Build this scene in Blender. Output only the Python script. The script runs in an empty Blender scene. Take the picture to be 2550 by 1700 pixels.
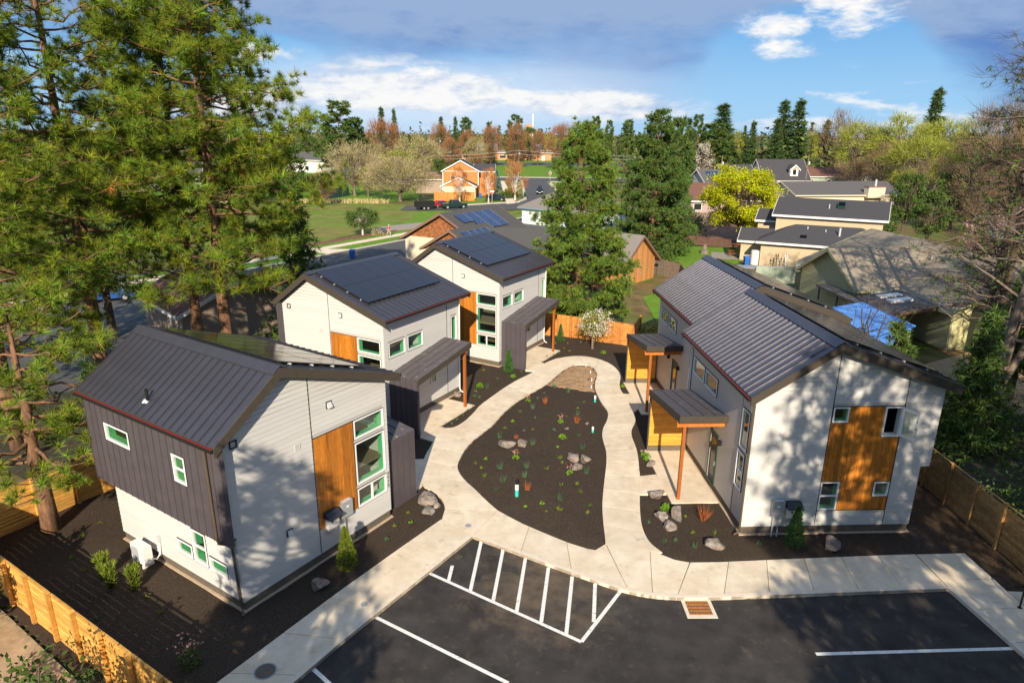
import bpy, bmesh, math, random
import numpy as np
from mathutils import Matrix, Vector
from mathutils.geometry import tessellate_polygon
R = math.radians
scene = bpy.context.scene
col = scene.collection

# ---------------------------------------------------------------- camera
PITCH = math.atan((850 - 333) / 1665.0)
ROLL = R(0.57)
fwd = Vector((0, math.cos(PITCH), -math.sin(PITCH)))
rgt = Vector((1, 0, 0)); up = rgt.cross(fwd)
rgt2 = rgt * math.cos(ROLL) + up * math.sin(ROLL)
up2 = -rgt * math.sin(ROLL) + up * math.cos(ROLL)
cd = bpy.data.cameras.new('camera'); cam = bpy.data.objects.new('camera', cd); col.objects.link(cam)
cd.sensor_width = 36; cd.lens = 36 * 1665 / 2550.0
cd.clip_start = 0.1; cd.clip_end = 20000
m = Matrix.Identity(4)
for i, v in enumerate((rgt2, up2, -fwd)):
    m[0][i], m[1][i], m[2][i] = v
m[2][3] = 15.5
cam.matrix_world = m
scene.camera = cam

# ---------------------------------------------------------------- sun, sky, exposure
SUN_EL, SUN_AZ = R(28.0), R(181.8)          # azimuth clockwise from +Y: behind the camera
sd = bpy.data.lights.new('sun', 'SUN'); sun = bpy.data.objects.new('sun', sd); col.objects.link(sun)
sd.energy = 5.0; sd.angle = R(0.53); sd.color = (1.0, 0.875, 0.69)
to_sun = Vector((math.sin(SUN_AZ) * math.cos(SUN_EL), math.cos(SUN_AZ) * math.cos(SUN_EL), math.sin(SUN_EL)))
sun.rotation_euler = to_sun.to_track_quat('Z', 'Y').to_euler()

world = bpy.data.worlds.new('World'); scene.world = world; world.use_nodes = True
wn, wl = world.node_tree.nodes, world.node_tree.links
wn.clear()
def N(t, **k):
    n = wn.new(t)
    for a, b in k.items(): setattr(n, a, b)
    return n
def mth(op, a, b=None, c=None, clamp=False):
    n = N('ShaderNodeMath', operation=op); n.use_clamp = clamp
    for i, v in enumerate((a, b, c)):
        if v is None: continue
        if isinstance(v, (int, float)): n.inputs[i].default_value = v
        else: wl.new(v, n.inputs[i])
    return n.outputs[0]
def sstep(v, a, b):
    n = N('ShaderNodeMapRange', interpolation_type='SMOOTHSTEP')
    wl.new(v, n.inputs[0]); n.inputs[1].default_value = a; n.inputs[2].default_value = b
    return n.outputs[0]
def mix(f, a, b):
    n = N('ShaderNodeMix', data_type='RGBA')
    for s, v in ((n.inputs[0], f), (n.inputs[6], a), (n.inputs[7], b)):
        if isinstance(v, (int, float)): s.default_value = v
        elif isinstance(v, tuple): s.default_value = (*v, 1)
        else: wl.new(v, s)
    return n.outputs[2]
sky = N('ShaderNodeTexSky', sky_type='NISHITA', sun_disc=False)
sky.sun_elevation = SUN_EL; sky.sun_rotation = SUN_AZ; sky.altitude = 1100; sky.air_density = 1.0; sky.dust_density = 0.35; sky.ozone_density = 2.2
tc = N('ShaderNodeTexCoord')
sep = N('ShaderNodeSeparateXYZ'); wl.new(tc.outputs['Generated'], sep.inputs[0])
X, Y, Z = sep.outputs
az = mth('MULTIPLY', mth('ARCTAN2', X, Y), 57.2958)            # degrees, 0 = view direction
el = mth('MULTIPLY', mth('ARCSINE', Z), 57.2958)
def noise(su, sv, scale, detail=6, rough=0.55, ox=0.0, dist=0.0):
    c = N('ShaderNodeCombineXYZ')
    wl.new(mth('MULTIPLY', az, su), c.inputs[0]); wl.new(mth('MULTIPLY', el, sv), c.inputs[1]); c.inputs[2].default_value = ox
    n = N('ShaderNodeTexNoise'); wl.new(c.outputs[0], n.inputs['Vector'])
    n.inputs['Scale'].default_value = scale; n.inputs['Detail'].default_value = detail
    n.inputs['Roughness'].default_value = rough; n.inputs['Distortion'].default_value = dist
    return n.outputs[0]
n_big = noise(0.06, 0.16, 1.0, 7, 0.55, 3.1, 0.3)
n_mid = noise(0.22, 0.75, 1.0, 8, 0.6, 7.7, 0.2)
n_fin = noise(0.5, 1.3, 1.0, 8, 0.62, 1.3, 0.2)
n_low = noise(0.11, 0.55, 1.0, 7, 0.5, 5.2, 0.5)
def gauss(ca, ce, wa, we):
    a = mth('DIVIDE', mth('SUBTRACT', az, ca), wa); e = mth('DIVIDE', mth('SUBTRACT', el, ce), we)
    return mth('SUBTRACT', 1.0, mth('SQRT', mth('ADD', mth('MULTIPLY', a, a), mth('MULTIPLY', e, e))))
# the slate rain deck: thick above about 6 degrees, lower to the right
deck_edge = mth('ADD', mth('MULTIPLY', mth('SUBTRACT', n_big, 0.5), 7.0), mth('MULTIPLY', mth('SUBTRACT', n_mid, 0.5), 2.2))
deck_h = mth('ADD', el, deck_edge)
gap = mth('MULTIPLY', sstep(gauss(22.5, 5.0, 9.0, 5.2), 0.0, 0.55), 5.5)
gapl = mth('MULTIPLY', sstep(gauss(-20.5, 5.2, 6.5, 2.2), 0.0, 0.5), 4.0)
rightlow = mth('MULTIPLY', sstep(az, 26.0, 37.0), 4.2)
deck = sstep(mth('ADD', mth('SUBTRACT', mth('SUBTRACT', deck_h, gap), gapl), rightlow), 4.4, 8.8)
veil = mth('MULTIPLY', sstep(gauss(7.0, 5.0, 11.0, 5.6), 0.02, 0.8), mth('ADD', 0.35, mth('MULTIPLY', n_mid, 0.7)), None, True)
deck_col = mix(sstep(mth('ADD', el, mth('MULTIPLY', mth('ADD', n_mid, mth('MULTIPLY', n_fin, 0.5)), 6.5)), 9.0, 13.8), (1.6, 3.3, 7.6), (4.1, 5.8, 9.0))
# white cloud banks low over the horizon
band = mth('SUBTRACT', 1.0, mth('ABSOLUTE', mth('DIVIDE', mth('SUBTRACT', el, 2.4), 3.4)))
band_l = mth('MAXIMUM', mth('MAXIMUM', gauss(-9.0, 3.2, 16.0, 2.7), gauss(-21.0, 2.0, 12.0, 1.7)), mth('MAXIMUM', gauss(7.5, 2.2, 11.5, 1.6), -0.2))
lowc = sstep(mth('ADD', mth('ADD', mth('MULTIPLY', n_low, 1.5), mth('MULTIPLY', n_fin, 0.35)), mth('MULTIPLY', band_l, 0.85)), 1.04, 1.46)
lowr = mth('MULTIPLY', sstep(mth('ADD', n_low, mth('MULTIPLY', n_fin, 0.4)), 0.72, 0.90), sstep(band, 0.15, 0.7))
low_col = mix(sstep(mth('ADD', n_fin, mth('MULTIPLY', n_low, .9)), 0.68, 1.12), (6.0, 7.6, 10.6), (13.0, 12.8, 12.5))
# bright cumulus heads high on the right
cm = None
for ca, ce, wa, we in ((19.8, 7.7, 2.9, 1.35), (24.8, 8.6, 3.6, 2.1), (20.0, 6.2, 2.6, 1.0), (22.3, 9.0, 2.2, 1.1), (-20.2, 5.6, 3.8, 1.0), (-7.0, 4.5, 2.8, 0.9)):
    g = gauss(ca, ce, wa, we)
    cm = g if cm is None else mth('MAXIMUM', cm, g)
cum = sstep(mth('ADD', cm, mth('MULTIPLY', mth('SUBTRACT', n_fin, 0.5), 2.4)), 0.0, 1.0)
skyb = N('ShaderNodeHueSaturation'); wl.new(sky.outputs[0], skyb.inputs['Color'])
skyb.inputs['Saturation'].default_value = 1.30; skyb.inputs['Value'].default_value = 1.05
blue = mix(0.7, skyb.outputs[0], (1.7, 5.4, 11.4))
blue = mix(sstep(el, 12.0, 0.0), blue, mix(0.65, blue, (5.6, 9.4, 13.0)))
haze_w = mth('MULTIPLY', sstep(gauss(-7.0, 2.6, 24.0, 4.6), 0.0, 0.9), mth('ADD', 0.40, mth('MULTIPLY', n_mid, 1.0)), None, True)
c1 = mix(haze_w, mix(veil, blue, (5.2, 7.0, 10.2)), (9.4, 10.8, 12.8))
c2 = mix(deck, c1, deck_col)
c3 = mix(mth('MULTIPLY', mth('MAXIMUM', lowc, mth('MULTIPLY', lowr, 0.85)), 0.9), c2, low_col)
c4 = mix(cum, c3, mix(sstep(mth('ADD', cm, n_fin), 0.55, 0.95), (8.0, 9.0, 11.0), (13.2, 13.0, 12.7)))
bg = N('ShaderNodeBackground'); wl.new(c4, bg.inputs[0]); bg.inputs[1].default_value = 0.052
wo = N('ShaderNodeOutputWorld'); wl.new(bg.outputs[0], wo.inputs[0])

vs = scene.view_settings
vs.view_transform = 'Standard'; vs.look = 'None'; vs.gamma = 1.0; vs.use_curve_mapping = False
vs.exposure = 0.55
scene.render.engine = 'CYCLES'
scene.cycles.max_bounces = 6; scene.cycles.transparent_max_bounces = 12; scene.cycles.glossy_bounces = 3
scene.cycles.use_denoising = True
scene.cycles.caustics_reflective = False; scene.cycles.caustics_refractive = False

# ---------------------------------------------------------------- materials
MATS = {}
def material(name, color, rough=0.7, metal=0.0, noise_amt=0.0, scale=8.0, color2=None, bump=0.0, bump_scale=60.0, tint=False,
             spec=0.4, detail=5, stretch=None, rand=0.0, translucent=0.0, generated=False, wear=None):
    """plain procedural surface: base colour broken by noise, optional second colour, bump, per-object or per-point variation"""
    mt = bpy.data.materials.new(name); mt.use_nodes = True; nt = mt.node_tree; nd, lk = nt.nodes, nt.links
    bs = nd['Principled BSDF']; bs.inputs['Roughness'].default_value = rough; bs.inputs['Metallic'].default_value = metal
    bs.inputs['Specular IOR Level'].default_value = spec
    co = nd.new('ShaderNodeTexCoord'); src = co.outputs['Object']
    if stretch:
        mp = nd.new('ShaderNodeMapping'); mp.inputs['Scale'].default_value = stretch; lk.new(src, mp.inputs[0]); src = mp.outputs[0]
    def nz(sc, de=detail, ro=0.6):
        n = nd.new('ShaderNodeTexNoise'); n.inputs['Scale'].default_value = sc; n.inputs['Detail'].default_value = de
        n.inputs['Roughness'].default_value = ro; lk.new(src, n.inputs['Vector']); return n.outputs[0]
    def mx(f, a, b, bt='MIX'):
        n = nd.new('ShaderNodeMix'); n.data_type = 'RGBA'; n.blend_type = bt
        for s, v in ((n.inputs[0], f), (n.inputs[6], a), (n.inputs[7], b)):
            if isinstance(v, (int, float)): s.default_value = v
            elif isinstance(v, tuple): s.default_value = (*v, 1)
            else: lk.new(v, s)
        return n.outputs[2]
    def rng(v, a, b, c, d):
        n = nd.new('ShaderNodeMapRange'); lk.new(v, n.inputs[0])
        for i, q in enumerate((a, b, c, d)): n.inputs[i + 1].default_value = q
        return n.outputs[0]
    c = tuple(color)
    out = c
    if color2 is not None:
        out = mx(rng(nz(scale), 0.38, 0.62, 0, 1), c, tuple(color2))
    if noise_amt:
        g = rng(nz(scale * 2.7), 0.3, 0.7, 1 - noise_amt, 1 + noise_amt)
        cb = nd.new('ShaderNodeCombineColor')
        for i in range(3): lk.new(g, cb.inputs[i])
        out = mx(1.0, out, cb.outputs[0], 'MULTIPLY')
    if wear is not None:
        out = mx(rng(nz(wear[3]), wear[4], wear[4] + 0.12, 0, wear[5]), out, tuple(wear[:3]))
    if rand:
        oi = nd.new('ShaderNodeObjectInfo'); g = rng(oi.outputs['Random'], 0, 1, 1 - rand, 1 + rand)
        cb = nd.new('ShaderNodeCombineColor')
        for i in range(3): lk.new(g, cb.inputs[i])
        out = mx(1.0, out, cb.outputs[0], 'MULTIPLY')
    if tint:
        at = nd.new('ShaderNodeAttribute'); at.attribute_name = 'tint'
        out = mx(1.0, out, at.outputs['Color'], 'MULTIPLY')
    if isinstance(out, tuple): bs.inputs['Base Color'].default_value = (*out, 1)
    else: lk.new(out, bs.inputs['Base Color'])
    if bump:
        b = nd.new('ShaderNodeBump'); b.inputs['Strength'].default_value = bump; b.inputs['Distance'].default_value = 0.02
        lk.new(nz(bump_scale, 4), b.inputs['Height']); lk.new(b.outputs[0], bs.inputs['Normal'])
    if translucent:
        tr = nd.new('ShaderNodeBsdfTranslucent')
        if isinstance(out, tuple): tr.inputs[0].default_value = (*out, 1)
        else: lk.new(out, tr.inputs[0])
        ms = nd.new('ShaderNodeMixShader'); ms.inputs[0].default_value = translucent
        lk.new(bs.outputs[0], ms.inputs[1]); lk.new(tr.outputs[0], ms.inputs[2]); lk.new(ms.outputs[0], nd['Material Output'].inputs[0])
    MATS[name] = mt
    return mt
def glass(name, tint=(0.90, 0.96, 0.92)):
    mt = bpy.data.materials.new(name); mt.use_nodes = True; nd, lk = mt.node_tree.nodes, mt.node_tree.links
    nd.remove(nd['Principled BSDF'])
    t = nd.new('ShaderNodeBsdfTransparent'); t.inputs[0].default_value = (*tint, 1)
    g = nd.new('ShaderNodeBsdfGlossy'); g.inputs['Roughness'].default_value = 0.02
    f = nd.new('ShaderNodeLayerWeight'); f.inputs[0].default_value = 0.5
    pw = nd.new('ShaderNodeMath'); pw.operation = 'POWER'; pw.inputs[1].default_value = 3.5; lk.new(f.outputs['Facing'], pw.inputs[0])
    ad = nd.new('ShaderNodeMath'); ad.operation = 'MULTIPLY_ADD'; ad.inputs[1].default_value = 0.8; ad.inputs[2].default_value = 0.06; lk.new(pw.outputs[0], ad.inputs[0])
    ms = nd.new('ShaderNodeMixShader'); lk.new(ad.outputs[0], ms.inputs[0]); lk.new(t.outputs[0], ms.inputs[1]); lk.new(g.outputs[0], ms.inputs[2])
    lk.new(ms.outputs[0], nd['Material Output'].inputs[0]); MATS[name] = mt
M = MATS
material('siding', (0.575, 0.56, 0.535), 0.6, noise_amt=0.03, scale=1.5, rand=0.035, bump=0.06, bump_scale=90, stretch=(0.4, 0.4, 3))
material('smooth_panel', (0.50, 0.455, 0.415), 0.55, noise_amt=0.05, scale=1.2)
material('sheathing', (0.5, 0.48, 0.45), 0.8)
material('seam_metal', (0.090, 0.088, 0.106), 0.30, metal=0.55, noise_amt=0.08, scale=0.8, spec=0.6, rand=0.04)
material('seam_wall', (0.082, 0.070, 0.078), 0.5, noise_amt=0.10, scale=0.8, rand=0.05)
material('porch_metal', (0.10, 0.088, 0.092), 0.5, noise_amt=0.12, scale=1.2, wear=(0.42, 0.37, 0.36, 3.2, 0.60, 0.55), rand=0.05)
material('fascia', (0.066, 0.054, 0.042), 0.5, noise_amt=0.1, scale=2, spec=0.3)
material('gutter_red', (0.30, 0.025, 0.02), 0.5)
material('black', (0.012, 0.012, 0.013), 0.5)
material('trim_line', (0.02, 0.02, 0.02), 0.6)
material('white_frame', (0.83, 0.83, 0.82), 0.4)
material('green_film', (0.13, 0.52, 0.25), 0.45)
material('interior', (0.60, 0.62, 0.56), 0.9)
material('interior_floor', (0.20, 0.15, 0.10), 0.7)
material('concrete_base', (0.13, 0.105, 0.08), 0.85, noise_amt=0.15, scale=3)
material('footing', (0.50, 0.38, 0.26), 0.9, noise_amt=0.1, scale=3)
material('cedar', (0.52, 0.19, 0.022), 0.55, noise_amt=0.25, scale=2.2, color2=(0.42, 0.135, 0.014), stretch=(6, 6, 0.6), rand=0.24, bump=0.15, wear=(0.20, 0.06, 0.012, 1.6, 0.60, 0.6))
material('cedar_h', (0.74, 0.36, 0.055), 0.55, noise_amt=0.22, scale=2.2, color2=(0.62, 0.27, 0.03), stretch=(0.6, 0.6, 6), rand=0.12)
material('post_wood', (0.33, 0.10, 0.02), 0.55, noise_amt=0.25, scale=2, stretch=(6, 6, 0.7))
material('beam_wood', (0.50, 0.16, 0.03), 0.55, noise_amt=0.2, scale=2)
material('fence_wood', (0.70, 0.38, 0.095), 0.65, noise_amt=0.2, scale=1.6, color2=(0.60, 0.29, 0.055), rand=0.26, stretch=(1, 1, 6), bump=0.1)
material('fence_orange', (0.55, 0.22, 0.05), 0.7, noise_amt=0.25, scale=1.6, rand=0.22)
material('fence_brown', (0.40, 0.22, 0.08), 0.8, noise_amt=0.3, scale=1.6, rand=0.28)
material('fence_grey', (0.20, 0.15, 0.11), 0.85, noise_amt=0.3, scale=1.6, rand=0.2)
material('fence_green', (0.03, 0.075, 0.07), 0.7, rand=0.1)
glass('glass')
material('solar', (0.014, 0.015, 0.022), 0.12, spec=0.55, noise_amt=0.05)
material('solar_edge', (0.02, 0.02, 0.022), 0.35)
material('solar_blue', (0.012, 0.035, 0.11), 0.18, spec=0.6)
material('solar_silver', (0.6, 0.62, 0.65), 0.35, metal=0.6)
material('metal_grey', (0.34, 0.36, 0.38), 0.45, metal=0.2)
material('metal_light', (0.6, 0.61, 0.62), 0.4, metal=0.2)
material('plastic_white', (0.78, 0.76, 0.72), 0.45)
material('red_paint', (0.6, 0.03, 0.03), 0.4)
material('meter_hood', (0.028, 0.03, 0.04), 0.45)
material('downspout', (0.10, 0.075, 0.05), 0.45)
material('concrete', (0.72, 0.62, 0.475), 0.85, noise_amt=0.08, scale=0.9, color2=(0.64, 0.53, 0.385), wear=(0.36, 0.27, 0.17, 1.7, 0.60, 0.55), rand=0.06, bump=0.06, bump_scale=120)
material('curb', (0.68, 0.58, 0.46), 0.85, noise_amt=0.08, scale=2)
material('kerb_far', (0.55, 0.50, 0.42), 0.9, noise_amt=0.1, scale=1)
material('asphalt', (0.038, 0.033, 0.030), 0.85, noise_amt=0.35, scale=0.45, color2=(0.046, 0.041, 0.038), wear=(0.13, 0.105, 0.075, 2.6, 0.60, 0.4), bump=0.3, bump_scale=150, spec=0.3)
material('street', (0.078, 0.078, 0.08), 0.9, noise_amt=0.18, scale=0.5, wear=(0.11, 0.105, 0.1, 0.4, 0.55, 0.6))
material('old_asphalt', (0.085, 0.085, 0.088), 0.9, noise_amt=0.25, scale=0.8)
material('line_paint', (0.74, 0.72, 0.68), 0.7, noise_amt=0.14, scale=6, wear=(0.22, 0.20, 0.18, 7.0, 0.60, 0.75))
material('mulch', (0.051, 0.037, 0.027), 0.95, noise_amt=0.5, scale=9, color2=(0.064, 0.048, 0.036), bump=1.0, bump_scale=30, spec=0.1, wear=(0.12, 0.085, 0.055, 22, 0.60, 0.7))
material('bark_mulch', (0.085, 0.055, 0.033), 0.95, noise_amt=0.5, scale=9, color2=(0.055, 0.036, 0.022), bump=0.7, bump_scale=30, spec=0.1)
material('sand', (0.42, 0.27, 0.15), 0.95, noise_amt=0.25, scale=3, color2=(0.32, 0.19, 0.095), bump=0.4, bump_scale=30, wear=(0.05, 0.036, 0.024, 2.2, 0.6, 0.8))
material('bare_path', (0.42, 0.30, 0.18), 0.95, noise_amt=0.2, scale=1.5, color2=(0.36, 0.245, 0.14), bump=0.2, bump_scale=20)
material('lawn', (0.12, 0.205, 0.024), 0.9, noise_amt=0.25, scale=0.25, color2=(0.155, 0.235, 0.035), bump=0.3, bump_scale=6, spec=0.15)
material('lawn_bright', (0.115, 0.245, 0.02), 0.9, noise_amt=0.25, scale=0.5, color2=(0.14, 0.215, 0.025), bump=0.3, bump_scale=8, spec=0.15)
material('meadow', (0.135, 0.21, 0.032), 0.95, noise_amt=0.2, scale=0.12, color2=(0.20, 0.185, 0.055), bump=0.3, bump_scale=4, spec=0.1)
material('earth', (0.15, 0.14, 0.06), 0.95, noise_amt=0.35, scale=0.03, color2=(0.12, 0.15, 0.04), detail=8, spec=0.1)
material('yard', (0.19, 0.12, 0.06), 0.95, noise_amt=0.35, scale=0.3, color2=(0.12, 0.12, 0.04), wear=(0.10, 0.16, 0.03, 0.15, 0.5, 0.8), spec=0.1)
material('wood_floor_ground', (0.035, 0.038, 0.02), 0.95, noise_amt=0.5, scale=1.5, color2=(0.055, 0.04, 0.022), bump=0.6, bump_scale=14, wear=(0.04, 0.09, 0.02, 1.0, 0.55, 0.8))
material('garden_red', (0.24, 0.105, 0.055), 0.95, noise_amt=0.4, scale=1.2, color2=(0.12, 0.07, 0.04))
material('gravel', (0.30, 0.26, 0.22), 0.95, noise_amt=0.3, scale=3)
material('dry_grass', (0.50, 0.42, 0.20), 0.9, noise_amt=0.3, scale=2)
material('rock', (0.175, 0.14, 0.115), 0.9, noise_amt=0.45, scale=2.4, color2=(0.27, 0.245, 0.22), wear=(0.24, 0.11, 0.055, 2.6, 0.54, 0.7), bump=1.0, bump_scale=11, rand=0.15)
material('bark_pine', (0.25, 0.125, 0.065), 0.9, noise_amt=0.4, scale=1.4, color2=(0.125, 0.07, 0.042), stretch=(3, 3, 0.7), bump=0.9, bump_scale=6)
material('bark_grey', (0.20, 0.15, 0.115), 0.9, noise_amt=0.3, scale=2, bump=0.6, bump_scale=8)
material('bark_dark', (0.10, 0.072, 0.05), 0.9, noise_amt=0.3, scale=2, bump=0.6, bump_scale=8)
material('bark_white', (0.55, 0.47, 0.42), 0.9, noise_amt=0.3, scale=2)
for nm, cc, tr in (('needle_pine', (0.205, 0.27, 0.026), 0.25), ('needle_dark', (0.095, 0.155, 0.032), 0.12), ('needle_mid', (0.135, 0.205, 0.030), 0.15), ('needle_fir', (0.075, 0.125, 0.038), 0.1),
                   ('needle_blue', (0.13, 0.22, 0.20), 0.1), ('needle_spruce', (0.060, 0.155, 0.030), 0.1), ('leaf_yellow', (0.46, 0.48, 0.010), 0.3), ('leaf_lime', (0.33, 0.36, 0.045), 0.3),
                   ('leaf_olive', (0.33, 0.30, 0.07), 0.2), ('leaf_green', (0.085, 0.135, 0.028), 0.2), ('leaf_shrub', (0.17, 0.215, 0.028), 0.25), ('leaf_bright', (0.17, 0.33, 0.025), 0.25),
                   ('twig_red', (0.285, 0.135, 0.065), 0.0), ('twig_grey', (0.36, 0.29, 0.17), 0.0), ('twig_brown', (0.215, 0.15, 0.085), 0.0), ('twig_orange', (0.40, 0.17, 0.055), 0.0), ('twig_lime', (0.31, 0.33, 0.055), 0.15),
                   ('twig_dark', (0.10, 0.070, 0.045), 0.0), ('blossom_white', (0.70, 0.66, 0.60), 0.2), ('blossom_pink', (0.55, 0.36, 0.36), 0.2), ('petal', (0.62, 0.32, 0.28), 0.2),
                   ('grass_red', (0.38, 0.12, 0.045), 0.1), ('rush', (0.085, 0.155, 0.075), 0.15), ('needle_dry', (0.50, 0.20, 0.05), 0.1), ('leaf_far', (0.085, 0.11, 0.045), 0.0), ('grass_blade', (0.16, 0.26, 0.03), 0.2), ('chip', (0.16, 0.105, 0.065), 0.0)):
    material(nm, cc, 0.75, tint=True, translucent=tr, spec=0.2)
for nm, cc in (('roof_black', (0.062, 0.060, 0.066)), ('roof_grey', (0.105, 0.100, 0.102)), ('roof_olive', (0.275, 0.23, 0.17)), ('roof_brown', (0.17, 0.085, 0.062)), ('roof_tan', (0.085, 0.082, 0.078)), ('roof_light', (0.22, 0.195, 0.175)), ('roof_school', (0.26, 0.25, 0.25))):
    material(nm, cc, 0.9, noise_amt=0.32, scale=5.0, stretch=(1, 1, 3), bump=0.5, bump_scale=24, spec=0.2, rand=0.0)
for nm, cc in (('wall_cream', (0.66, 0.56, 0.42)), ('wall_beige', (0.54, 0.42, 0.27)), ('wall_olive', (0.33, 0.33, 0.205)), ('wall_yellow', (0.66, 0.62, 0.32)), ('wall_white', (0.72, 0.70, 0.66)), ('wall_pale_blue', (0.66, 0.74, 0.74)),
               ('wall_mauve', (0.40, 0.30, 0.27)), ('wall_sage', (0.34, 0.40, 0.30)), ('wall_blue', (0.25, 0.36, 0.50)), ('wall_taupe', (0.35, 0.27, 0.21)), ('wall_brick', (0.58, 0.27, 0.13)), ('wall_dark', (0.10, 0.11, 0.13)), ('wall_grey', (0.40, 0.41, 0.43))):
    material(nm, cc, 0.8, noise_amt=0.08, scale=2, stretch=(0.3, 0.3, 4))
material('shingle_cedar', (0.35, 0.135, 0.045), 0.85, noise_amt=0.45, scale=2.6, color2=(0.22, 0.08, 0.03), stretch=(1.5, 1.5, 3), rand=0.25)
material('cedar_wall_far', (0.52, 0.21, 0.06), 0.8, noise_amt=0.2, scale=1.5, stretch=(0.3, 0.3, 5))
material('log_wood', (0.50, 0.23, 0.075), 0.7, noise_amt=0.3, scale=2, stretch=(5, 5, 0.5), rand=0.2)
material('trim_white', (0.80, 0.78, 0.74), 0.6)
material('trim_brown', (0.22, 0.12, 0.085), 0.7)
material('trim_teal', (0.18, 0.27, 0.28), 0.6)
material('dark_pane', (0.02, 0.025, 0.03), 0.1, spec=0.6)
material('tarp', (0.11, 0.32, 0.78), 0.5, noise_amt=0.15, scale=1.2, stretch=(0.4, 3, 1))
material('car_dark', (0.012, 0.02, 0.035), 0.2, spec=0.7)
material('car_red', (0.35, 0.02, 0.03), 0.25, spec=0.6)
material('car_green', (0.012, 0.035, 0.032), 0.22, spec=0.7)
material('car_silver', (0.5, 0.5, 0.52), 0.25, metal=0.4)
material('car_blue', (0.03, 0.09, 0.30), 0.25, spec=0.6)
material('tyre', (0.015, 0.015, 0.015), 0.8)
material('bin_blue', (0.02, 0.12, 0.45), 0.5)
material('bin_green', (0.02, 0.08, 0.05), 0.5)
material('teal_paint', (0.05, 0.50, 0.42), 0.5)
material('rust', (0.42, 0.18, 0.055), 0.8, noise_amt=0.3, scale=9)
material('skin', (0.5, 0.3, 0.22), 0.6)
material('shirt_red', (0.55, 0.02, 0.02), 0.8)
material('trousers', (0.42, 0.36, 0.28), 0.8)
material('cap_white', (0.75, 0.73, 0.7), 0.8)
material('sign_red', (0.55, 0.02, 0.03), 0.5)
material('sign_green', (0.02, 0.30, 0.10), 0.5)
material('hill', (0.20, 0.27, 0.40), 1.0, noise_amt=0.1, scale=0.001)  # pale blue of distance haze is put into the hill colour itself

# a tan dust stain with its own outline dried onto the asphalt near the hatched bay, as on the ground
_nt = M['asphalt'].node_tree; _nd, _lk = _nt.nodes, _nt.links; _bs = _nd['Principled BSDF']; _src = _bs.inputs['Base Color'].links[0].from_socket
_tc = _nd.new('ShaderNodeTexCoord'); _mp = _nd.new('ShaderNodeMapping'); _mp.inputs['Location'].default_value = (-1.3, -20.4, 0); _lk.new(_tc.outputs['Object'], _mp.inputs[0])
_ln = _nd.new('ShaderNodeVectorMath'); _ln.operation = 'LENGTH'; _lk.new(_mp.outputs[0], _ln.inputs[0])
_nz = _nd.new('ShaderNodeTexNoise'); _nz.inputs['Scale'].default_value = 1.1; _nz.inputs['Detail'].default_value = 9; _nz.inputs['Roughness'].default_value = .68; _lk.new(_tc.outputs['Object'], _nz.inputs['Vector'])
_sc = _nd.new('ShaderNodeMath'); _sc.operation = 'MULTIPLY_ADD'; _sc.inputs[1].default_value = -.085; _lk.new(_ln.outputs['Value'], _sc.inputs[0]); _lk.new(_nz.outputs[0], _sc.inputs[2])
_mr = _nd.new('ShaderNodeMapRange'); _mr.inputs[1].default_value = .24; _mr.inputs[2].default_value = .52; _mr.inputs[4].default_value = .8; _lk.new(_sc.outputs[0], _mr.inputs[0])
_mx = _nd.new('ShaderNodeMix'); _mx.data_type = 'RGBA'; _lk.new(_mr.outputs[0], _mx.inputs[0]); _lk.new(_src, _mx.inputs[6]); _mx.inputs[7].default_value = (.15, .11, .072, 1); _lk.new(_mx.outputs[2], _bs.inputs['Base Color'])

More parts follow.
